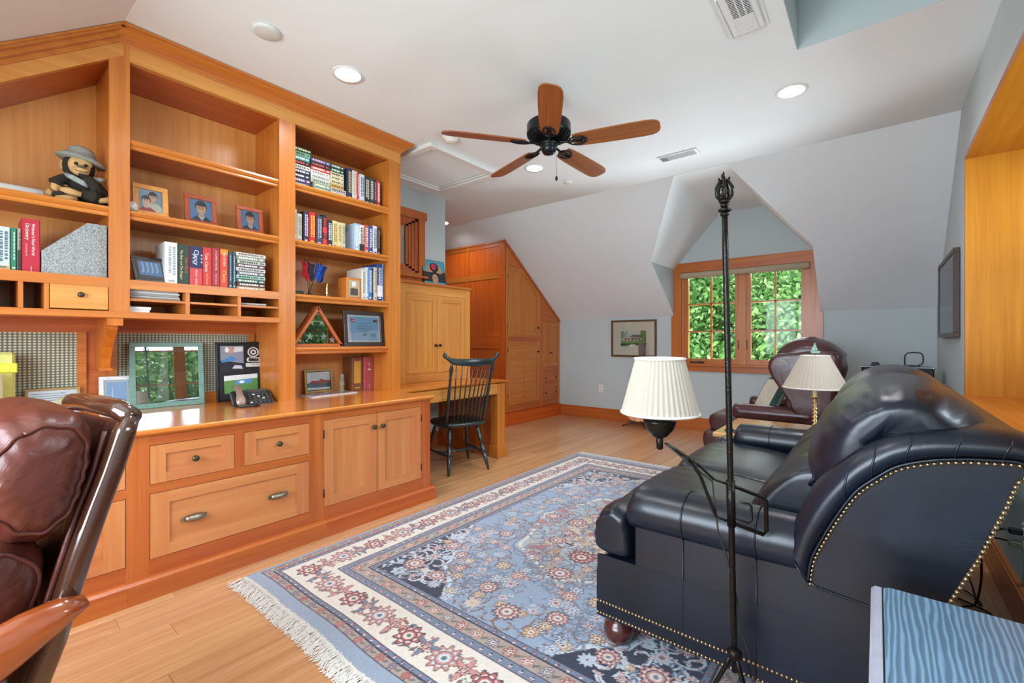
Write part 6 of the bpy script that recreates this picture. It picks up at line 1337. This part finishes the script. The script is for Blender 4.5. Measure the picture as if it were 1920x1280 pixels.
part('side', MB().prism(sd, 'x', -3.232, -3.229), mhm, t); part('side', MB().prism(sd, 'x', -3.34, -3.337), mhm, t)
part('spine', MB().box(-3.337, -3.232, .542, .545, z, z + .285), mhm, t); part('front', MB().box(-3.337, -3.232, .300, .303, z, z + .115), mhm, t); part('bottom', MB().box(-3.337, -3.232, .303, .542, z, z + .003), mhm, t)
# rolled paper and chimp
solo('paper_roll', MB().rings([[(-3.27 , y, 1.94 + 0)] and [(-3.27 + .022 * math.cos(q), y, 1.9385 + .022 * math.sin(q)) for q in [2 * math.pi * k / 18 for k in range(18)]] for y in (-.12, .31)]), flat('#d9d6d0', .8, var=.04), 'white rolled paper tube lying on the sloped bay shelf', 'paper roll')
def chimp():
    cx, cy, cz = -3.31, .445, 1.917
    FUR = flat('#2b241c', .95, var=.35, scale=120, bump=.9, bscale=260); SK = flat('#c79d66', .85, var=.12, scale=50); SK2 = flat('#b58c5c', .85, var=.1); HAT = flat('#8f8f86', .95, var=.3, scale=220, bump=.5); SC = flat('#9aa09c', .9, var=.25, scale=100)
    t = thing('stuffed_chimp', 'plush chimpanzee in a grey sun hat sitting on the sloped bay shelf', 'toy', (cx, cy, cz))
    m = MB()
    for c, r in (((0, .02, .065), (.05, .062, .068)), ((.0, .01, .115), (.042, .055, .045)), ((.0, .0, .205), (.054, .068, .070))): m.ball((cx + c[0], cy + c[1], cz + c[2]), r, 16)
    for P, rr in (([(.01, -.055, .13), (.03, -.09, .10), (.045, -.075, .065), (.065, -.03, .06)], [.026, .028, .024, .018]), ([(.01, .07, .12), (.05, .09, .075), (.075, .055, .10), (.07, .03, .135)], [.026, .027, .026, .022]),
                  ([(.0, .05, .04), (.06, .075, .04), (.085, .045, .045), (.07, .02, .05)], [.034, .036, .033, .026]), ([(.0, -.03, .04), (.05, -.05, .03), (.075, -.09, .025)], [.034, .028, .02])):
        m.tube([(cx + a, cy + b, cz + c) for a, b, c in P], rr, 12)
        for q, r_ in ((P[0], rr[0]), (P[-1], rr[-1])): m.ball((cx + q[0], cy + q[1], cz + q[2]), r_, 12)
    o = part('body', m, FUR, t); md = o.modifiers.new('r', 'REMESH'); md.mode = 'VOXEL'; md.voxel_size = .0055; md.use_smooth_shade = True
    def H(c): return (cx + c[0], cy + c[1], cz + c[2])
    m = MB()
    for c, r in (((.040, -.002, .205), (.026, .046, .052)), ((.052, .001, .175), (.032, .036, .026)), ((.045, -.018, .222), (.018, .026, .018)), ((.045, .024, .218), (.018, .026, .018))): m.ball(H(c), r, 14)
    o = part('face', m, SK, t); md = o.modifiers.new('r', 'REMESH'); md.mode = 'VOXEL'; md.voxel_size = .004; md.use_smooth_shade = True
    m = MB()
    for y in (-.018, .02): m.ball(H((.064, y, .208)), .0085, 10)
    part('eyes', m, BLACK, t); part('nose', MB().ball(H((.075, .001, .193)), (.010, .018, .010), 12), flat('#5f513f', .7), t)
    part('mouth', MB().tube([H((.076, -.026, .172)), H((.085, 0, .164)), H((.076, .028, .172))], .0018, 6), flat('#4a3626', .8), t)
    m = MB(); m.ball(H((.0, -.062, .205)), (.012, .014, .026), 12); m.ball(H((.0, .066, .200)), (.012, .012, .024), 12); part('ears', m, SK2, t)
    m = MB(); m.tube([H((.055, -.085, .06)), H((.075, -.05, .055)), H((.083, .0, .045))], [.012, .019, .014], 10)
    for k in range(4): m.tube([H((.07, -.078 - k * .003, .068 - k * .008)), H((.08, -.098, .074 - k * .008)), H((.08, -.112, .078 - k * .007))], [.006, .0055, .003], 7)
    part('hand', m, SK, t)
    m = MB(); m.tube([H((.07, .035, .13)), H((.078, .01, .145)), H((.08, -.01, .15))], [.016, .012, .007], 9); part('hand', m, FUR, t)
    for P in ([(.075, -.02, .02), (.09, -.055, .014), (.085, -.09, .012)], [(.085, .07, .03), (.1, .098, .035), (.09, .11, .055)]): part('foot', MB().tube([H(p) for p in P], [.014, .016, .010], 10).ball(H(P[-1]), .010, 8), SK2, t)
    part('foot', MB().ball(H((.07, -.118, .028)), (.014, .016, .016), 10).tube([H((.07, -.105, .03)), H((.08, -.125, .045))], .006, 6), SK2, t)
    m = MB(); rs = []
    for r_, h_ in ((.098, -.022), (.101, -.017), (.075, .004), (.060, .012), (.054, .03), (.046, .046), (.028, .056), (.004, .058)): rs.append([(cx + .006 + r_ * .78 * math.cos(q) + (h_ * .1), cy + .012 + r_ * 1.02 * math.sin(q), cz + .258 + h_ - .16 * r_ * math.sin(q) * (1 if r_ > .05 else .6)) for q in [2 * math.pi * k / 28 for k in range(28)]])
    m.rings(rs); part('hat', m, HAT, t)
    m = MB(); m.tube([H((.02, -.05, .15)), H((.05, -.03, .135)), H((.058, .01, .115)), H((.06, .03, .10))], [.012, .014, .016, .008], 8); m.tube([H((.03, .05, .15)), H((.05, .075, .15)), H((.04, .10, .155))], [.012, .013, .012], 8); part('scarf', m, SC, t)
chimp()
# -- pigeonhole papers
def papers(lab, y0, y1, z, hs, cols, X=-3.19, dep=.3):
    t = thing('paper_stack', lab, 'papers', (X - dep / 2, (y0 + y1) / 2, z), 'papers in the pigeonholes'); r = random.Random(int(y0 * 999))
    for h_, c in zip(hs, cols): part('magazine', MB().bbox(X - dep, X - r.uniform(0, .012), y0 + r.uniform(0, .008), y1 - r.uniform(0, .014), z + .0003, z + h_ - .0003, .0008), flat(c, .6), t); z += h_
papers('pile of magazines filling the upper left pigeonhole', .633, .868, 1.4345, [.012, .009, .014, .008, .013], ['#8a7a6a', '#c9c4be', '#9d9a98', '#e8e6e2', '#c4beb8'])
papers('short pile of white envelopes in the lower left pigeonhole', .60 + .03, .735, 1.3605, [.018, .014], ['#e6e4df', '#efeeea'])
papers('few grey booklets in the upper right pigeonhole', 1.19, 1.36, 1.4345, [.007, .01], ['#8c8480', '#d5d2cc'], X=-3.2, dep=.2)
# -- right bay top shelf
G2 = 'books on the top shelf of the right bay'; z = 2.3105
A1 = [('#4a5a7c', '#e0dde8'), ('#5c4a72', '#d8d0e4'), ('#2c3444', '#d8d8dc'), ('#333a4a', '#e0e0e0'), ('#dedcd2', '#6a6a66'), ('#23262e', '#d04a3c'), ('#4f9c9c', '#e2f0ea'), ('#7fae90', '#2f4a3c'), ('#1f3c3c', '#d8dc9c')]
A1n = ['blue', 'purple', 'dark slate', 'charcoal', 'white spined', 'black and red', 'teal', 'sage green', 'dark green']
for i, (c, a) in enumerate(A1): flatbook('%s book, %s from the bottom, far left stack on the top shelf' % (A1n[i], ORD[i]), G2, 1.535, 1.665 + (.012 if i == 8 else .004 * math.sin(i * 2)), z + i * .0315, .0312, c, a, seed=50 + i)
A2 = [('#7aa0b4', '#f0f4f4'), ('#8aa07c', '#e0e8d0'), ('#b9c0b4', '#5f6a5a'), ('#d8d6d0', '#7a7a76'), ('#e0ded8', '#8a8a88'), ('#c8402f', '#f4e0d8'), ('#2a2c38', '#c85040'), ('#3c4a78', '#e4b0b8')]
A2n = ['pale blue', 'moss green', 'silver green', 'light grey', 'white', 'bright red spined', 'black', 'navy topmost']
for i, (c, a) in enumerate(A2): flatbook('%s book, %s up in the middle stack on the top shelf' % (A2n[i], ORD[i]), G2, 1.674 + (.02 if i < 2 else 0), 1.822 + .004 * math.sin(i * 3), z + i * .0300, .0297, c, a, seed=70 + i)
A3 = [('#d8d4cc', '#7a7a86'), ('#b9b2aa', '#5a5048'), ('#caa85c', '#5a3c1c'), ('#d9cda8', '#6a5a3c'), ('#dbd5b4', '#70683c'), ('#cfc9a8', '#50503c'), ('#2f4f3c', '#c8dcc8'), ('#35463e', '#d0d8d0')]
A3n = ['off white', 'taupe', 'golden', 'straw coloured', 'cream', 'pale khaki', 'forest green', 'dark green topmost']
for i, (c, a) in enumerate(A3): flatbook('%s book, %s up in the stack against the upright books' % (A3n[i], ORD[i]), G2, 1.828, 1.936 + (.02 if i < 2 else 0), z + i * .0300, .0297, c, a, seed=90 + i)
U = [(1.966, 2.010, .262, '#28344c', '#c9b27c', 'thick navy book'), (2.011, 2.035, .255, '#d9d4c6', '#8a8274', 'narrow cream book'), (2.036, 2.053, .255, '#d8b8b4', '#8a3c3c', 'thin pale pink book'), (2.054, 2.073, .255, '#c8362f', '#f4e4d8', 'thin red book'), (2.074, 2.122, .245, '#c9d0d4', '#4a6a8c', 'wide silver white book'), (2.123, 2.168, .24, '#2c2a2c', '#d8ccb0', 'black book with cream title'), (2.169, 2.207, .238, '#33443e', '#d4dcd8', 'dark green book with ring emblem'), (2.208, 2.236, .237, '#5a1f26', '#e0c8c8', 'dark maroon book'), (2.237, 2.27, .238, '#b8424a', '#f0e4e0', 'red and white book at the right end')]
for i, (a, b, h_, c, ac, n_) in enumerate(U): book(n_ + ' standing on the top shelf', G2, a, b, z, h_ - .015, c, ac, seed=110 + i)
# -- right bay second shelf
G3 = 'books on the second shelf of the right bay'; z = 1.9155
U = [(1.535, 1.572, .245, '#d9d4c8', '#a09a8c', 'ivory book half hidden by the stile'), (1.573, 1.609, .22, '#d0d4c0', '#8a8c74', 'pale green-white book'), (1.618, 1.659, .246, '#3c2f48', '#dcd4e4', 'dark purple book with white title'), (1.660, 1.710, .249, '#cc2427', '#f4c040', 'bright red book with yellow mark'), (1.716, 1.762, .236, '#3c4352', '#b8bcc8', 'slate blue book'), (1.763, 1.800, .252, '#242226', '#d8343c', 'black book with red bands'), (1.802, 1.842, .218, '#26282c', '#c8ccd0', 'black book with silver title'), (1.845, 1.883, .224, '#d8c48c', '#8c7434', 'mustard cream book'), (1.884, 1.917, .22, '#dccb96', '#a8842c', 'yellow cream book'), (1.918, 1.952, .222, '#c9c0a4', '#8c8468', 'grey beige book'), (2.03, 2.072, .242, '#a9c0d8', '#f4f4f4', 'sky blue and white book'), (2.073, 2.117, .239, '#dcd9d2', '#4a3c34', 'white book with dark foot'), (2.118, 2.158, .248, '#c04a44', '#f0dcd0', 'coral red book'), (2.159, 2.198, .247, '#2f4a8c', '#dce4f0', 'royal blue book'), (2.199, 2.240, .255, '#d5d7da', '#4c5460', 'silver white book'), (2.241, 2.268, .25, '#2f2226', '#c8b4b4', 'thin dark book at the right end')]
for i, (a, b, h_, c, ac, n_) in enumerate(U): book(n_ + ' on the second shelf, right bay', G3, a, b, z, h_ - .02, c, ac, seed=140 + i, dep=.17 if i != 10 else .22, bands=((.0, .22, '#d8343c'), (.42, .6, '#d8343c')) if 'red bands' in n_ else ((0, .3, '#2c2622'),) if 'dark foot' in n_ else ())
# -- right bay third shelf
z = 1.5355; G4 = 'books beside the wooden box frame'
U = [(2.096, 2.13, .26, '#d9d2c4', '#8c8474', 'cream book nearest the wooden box frame'), (2.131, 2.156, .275, '#d4dce0', '#6a7a84', 'pale grey book'), (2.157, 2.190, .282, '#3f78b8', '#e0ecf4', 'mid blue book'), (2.191, 2.204, .275, '#26282e', '#a0a0a8', 'very thin black book'), (2.205, 2.239, .285, '#d6cdb8', '#9c7c4c', 'beige book'), (2.240, 2.290, .318, '#23437c', '#d0dcec', 'tall navy binder with white label'), (2.291, 2.302, .322, '#9cc0dc', '#3c5a78', 'thin tall light blue folder')]
for i, (a, b, h_, c, ac, n_) in enumerate(U): book(n_ + ' on the third shelf, right bay', G4, a, b, z, h_ - .01, c, ac, seed=170 + i, dep=.22, bands=((.12, .42, '#e8ecef'),) if 'label' in n_ else ())
t = thing('box_frame', 'small wooden box frame with tiny photos in front of the blue books', 'picture frame', (-3.3, 2.03, z))
part('box', MB().bbox(-3.36, -3.232, 1.966, 2.093, z, z + .168, .002), W('z'), t); part('photo', MB().box(-3.232, -3.2305, 1.982, 2.078, z + .018, z + .15), flat('#b5a482', .8), t)
part('small_photo', MB().box(-3.2305, -3.2295, 2.01, 2.045, z + .10, z + .138), flat('#d9dad4', .7), t); part('small_photo', MB().box(-3.2305, -3.2295, 1.996, 2.062, z + .03, z + .085), flat('#4c4a44', .7, var=.6, scale=150), t)
t = thing('flag_stand', 'cluster of miniature flags on a small base beside the stile', 'flags', (-3.30, 1.68, z))
part('base', MB().bbox(-3.33, -3.27, 1.545, 1.645, z, z + .035, .004), flat('#2f3a30', .7, var=.5, scale=120), t); part('base', MB().lathe([(.03, z), (.032, z + .008), (.012, z + .02), (.010, z + .03)], (-3.30, 1.70, 0), 14), BLACK, t)
FL = [((-3.30, 1.59), (1.565, 1.77), '#cfc9c8', (1.57, .055, 1.60, .19), 'white'), ((-3.30, 1.70), (1.66, 1.80), '#c8222a', (1.625, .06, 1.70, .20), 'red'), ((-3.30, 1.705), (1.685, 1.80), '#3a2f48', (1.685, .075, 1.725, .19), 'dark striped'), ((-3.31, 1.71), (1.76, 1.80), '#2456b0', (1.725, .09, 1.80, .20), 'blue'), ((-3.33, 1.70), (1.80, 1.80), '#1f3f88', (1.775, .075, 1.815, .18), 'navy')]
for (bx_, by_), (ty, tz), c, _, nm_ in FL:
    s_ = part('flagpole', MB().tube([(bx_, by_, z + .01), (bx_ + .01, ty, tz)], .0018, 6).ball((bx_ + .01, ty, tz + .004), .004, 8), BLACK, t)
    m = MB(); rs = []
    for i in range(9):
        u = i / 8; zt_ = tz - .008 - .02 * u; L_ = .105 + .03 * math.sin(u * 3); rs.append([(bx_ + .012 + .010 * math.sin(u * 9 + k), ty + (by_ - ty) * .05 * k + (.060 * u - (.02 if nm_ in ('white', 'red') else -.002)) * (1 - .25 * k / 5) * (1 if nm_ != 'white' else .55) - .01, zt_ - L_ * k / 5) for k in range(6)])
    m.rings(rs, 0, True, False, False); part('flag', m, flat(c, .8, var=.35 if nm_ not in ('red',) else .1, scale=70), t, nm_ + ' flag')
t = thing('brass_cup', 'little brass stand in front of the blue flags', 'ornament', (-3.26, 1.815, z)); part('body', MB().lathe([(.018, z), (.019, z + .008), (.008, z + .02), (.012, z + .03), (.007, z + .045), (.010, z + .06), (.007, z + .10), (.002, z + .105)], (-3.26, 1.815, 0), 16), BRASS, t)
# -- foot of the right bay
z = .7905
G5 = 'big books at the foot of the right bay'
t = book('brown and gold book with plain cover, left of the big red book', G5, 2.116, 2.215, z, .275, '#7c4a2c', '#c9952c', X=-3.40, dep=.14, seed=201); part('front_label', MB().box(-3.40, -3.3995, 2.135, 2.195, z + .06, z + .24), flat('#c9962e', .5), t)
book('thick rose red book with gilt emblem', G5, 2.218, 2.315, z, .28, '#a84a4c', '#f0dcc8', X=-3.38, dep=.2, seed=202, txt=[('4', .5, .045, '#f2e2cc', None, .62), ('~', .5, .05, '#f2e2cc', None, .78), ('VOLUME', .5, .010, '#f2e2cc', .06, .1)])
book('dark red volume rising behind the rose red book', G5, 2.20, 2.30, z, .325, '#8c2a30', '#e0b8a8', X=-3.585 + .02, dep=.0 + .0 + .001 if 0 else .0001) if 0 else None
book('tall black binder at the right of the big books', G5, 2.319, 2.375, z, .325, '#25292f', '#25292f', X=-3.39, dep=.16, seed=204)
t = thing('owl_figurine', 'small mottled stone figurine between the gold frame and the big books', 'ornament', (-3.41, 2.03, z))
m = MB(); m.lathe([(.018, z), (.022, z + .01), (.014, z + .03), (.020, z + .05), (.022, z + .075), (.015, z + .095), (.017, z + .115), (.016, z + .135), (.006, z + .15)], (-3.41, 2.03, 0), 14, rad=lambda a, zz: 1 + .12 * math.sin(3 * a + zz * 90)); part('body', m, flat('#9a8c74', .7, var=.6, scale=90), t)
t = thing('pill_bottle', 'tiny white capped bottle at the end of the worktop', 'bottle', (-3.30, 2.40, z)); part('body', MB().lathe([(.015, z), (.0155, z + .04), (.010, z + .05)], (-3.27, 2.375, 0), 14), flat('#e0b8a4', .3), t); part('cap', MB().lathe([(.012, z + .05), (.012, z + .066)], (-3.27, 2.375, 0), 14), WHITE, t)
part('bottle_label', MB().lathe([(.0158, z + .012), (.0158, z + .034)], (-3.27, 2.375, 0), 14), flat('#efe8e4', .6), t)
t = thing('open_magazine', 'glossy magazine lying flat in front of the gold framed painting', 'magazine', (-3.30, 1.86, z)); 
def rq(m, cx, cy, w_, l_, z0, z1, a, mi=0):
    c_, s_ = math.cos(a), math.sin(a); P = [(cx + x * c_ - y * s_, cy + x * s_ + y * c_) for x, y in ((-w_, -l_), (w_, -l_), (w_, l_), (-w_, l_))]; return m.prism(P, 'z', z0, z1, mi)
part('pages', rq(MB(), -3.31, 1.86, .085, .20, z, z + .007, .12), flat('#d6d0cc', .25, var=.15, scale=40), t); part('cover_picture', rq(MB(), -3.31, 1.86, .07, .17, z + .007, z + .0076, .12), flat('#a58a84', .2, var=.6, scale=28), t)
# telephone
t = thing('desk_telephone', 'silver and black desk telephone in front of the plaque', 'telephone', (-3.24, 1.28, z), rz=R(78), local=True)
SLV = flat('#8f8a84', .3, metal=.5); PK = flat('#2b2c2e', .5)
def tilt(m): return m.rot(Matrix.Translation((0, .0, .03)) @ Matrix.Rotation(R(24), 4, 'X'))
part('body', tilt(MB().bbox(-.115, .115, -.10, .10, -.02, .014, .010)), PK, t); part('rim', tilt(MB().bbox(-.12, .12, -.105, .105, -.006, .004, .004)), SLV, t); part('foot', MB().bbox(-.10, .10, -.07, .10, 0, .03, .004).bbox(-.09, .09, .03, .10, 0, .075, .004), PK, t)
part('display', tilt(MB().bbox(-.03, .10, .055, .09, .014, .022, .003)), flat('#4f5550', .15), t); k_ = flat('#c2c2be', .5)
for i in range(5):
    for j in range(5): part('key', tilt(MB().bbox(-.025 + i * .026, -.008 + i * .026, -.085 + j * .026, -.071 + j * .026, .014, .019, .002)), PK if (i + j) % 5 else k_, t); part('key_mark', tilt(MB().box(-.02 + i * .026, -.013 + i * .026, -.080 + j * .026, -.077 + j * .026, .019, .0194)), k_, t)
hs = MB(); rs = []
for y, zc, wr_, hr in ((-.115, .022, .012, .006), (-.11, .030, .026, .016), (-.085, .044, .029, .018), (-.04, .056, .020, .012), (.03, .060, .019, .012), (.075, .05, .027, .017), (.105, .036, .027, .016), (.112, .028, .012, .006)): rs.append([(-.08 + wr_ * math.cos(q), y, zc + hr * math.sin(q)) for q in [2 * math.pi * k / 16 for k in range(16)]])
hs.rings(rs); part('handset', tilt(hs), flat('#a58f80', .25, metal=.35), t)
m = MB(); m.tube([(-.1 + .0 , -.10, .02), (-.13, -.14, .008), (-.10, -.20, .007), (-.02, -.22, .007), (.01, -.18, .007), (-.03, -.15, .007), (-.09, -.16, .008)], .006, 6); part('coiled_cord', m, BLACK, t)
# plastic bins at the left end of the worktop
t = thing('document_tray', 'translucent yellow-green plastic case at the left end of the worktop', 'storage box', (-3.45, .13, z))
m = MB(); m.bbox(-3.5, -3.41, -.05, .225, z + .08, z + .355, .012); part('body', m, flat('#d8da7c', .35), t); part('lid', MB().bbox(-3.505, -3.405, -.05, .232, z + .25, z + .30, .004), flat('#dfe24c', .35), t); part('stand', MB().bbox(-3.50, -3.42, -.05, .23, z, z + .08, .003), flat('#b9bcc0', .2, metal=.5), t)
solo('plastic_bin', MB().bbox(-3.38, -3.28, -.15, .175, z + .0005, z + .262, .014), flat('#dcd9b4', .4), 'pale cream plastic bin in front of the yellow-green case', 'storage box')
# cables behind the sofa
for nm_, lab, P, r_ in (('power_cable', 'black power cable looping from the outlet to the floor behind the sofa', [(.462, 2.79, .41), (.40, 2.80, .40), (.36, 2.83, .30), (.36, 2.87, .14), (.345, 2.90, .02), (.30, 2.86, .008), (.34, 2.80, .008), (.39, 2.86, .008), (.33, 2.92, .008), (.24, 2.98, .008), (.17, 3.05, .008)], .0045), ('lamp_cable', 'thinner olive-ended cable hanging beside the power cable', [(.462, 2.79, .357), (.40, 2.83, .355), (.33, 2.93, .30), (.30, 2.95, .20), (.335, 2.93, .10), (.35, 2.90, .03), (.37, 2.93, .009), (.36, 3.0, .009), (.30, 3.1, .009)], .0035)):
    t = thing(nm_, lab, 'cable', (.4, 2.85, 0)); PP = [Vector(p) for p in P]; S_ = []
    for i in range(len(PP) - 1):
        p0, p1, p2, p3 = PP[max(i - 1, 0)], PP[i], PP[i + 1], PP[min(i + 2, len(PP) - 1)]
        for k in range(6): q = k / 6; S_.append(.5 * (2 * p1 + (p2 - p0) * q + (2 * p0 - 5 * p1 + 4 * p2 - p3) * q * q + (3 * p1 - p0 - 3 * p2 + p3) * q ** 3))
    for s_ in S_: s_.z = max(s_.z, r_ + .0005)
    part('cord', MB().tube(S_, r_, 7), BLACK, t); part('plug', MB().bbox(.43, .471, 2.778, 2.802, P[0][2] - .012, P[0][2] + .012, .004), BLACK if r_ > .004 else flat('#7d7a5c', .5), t)
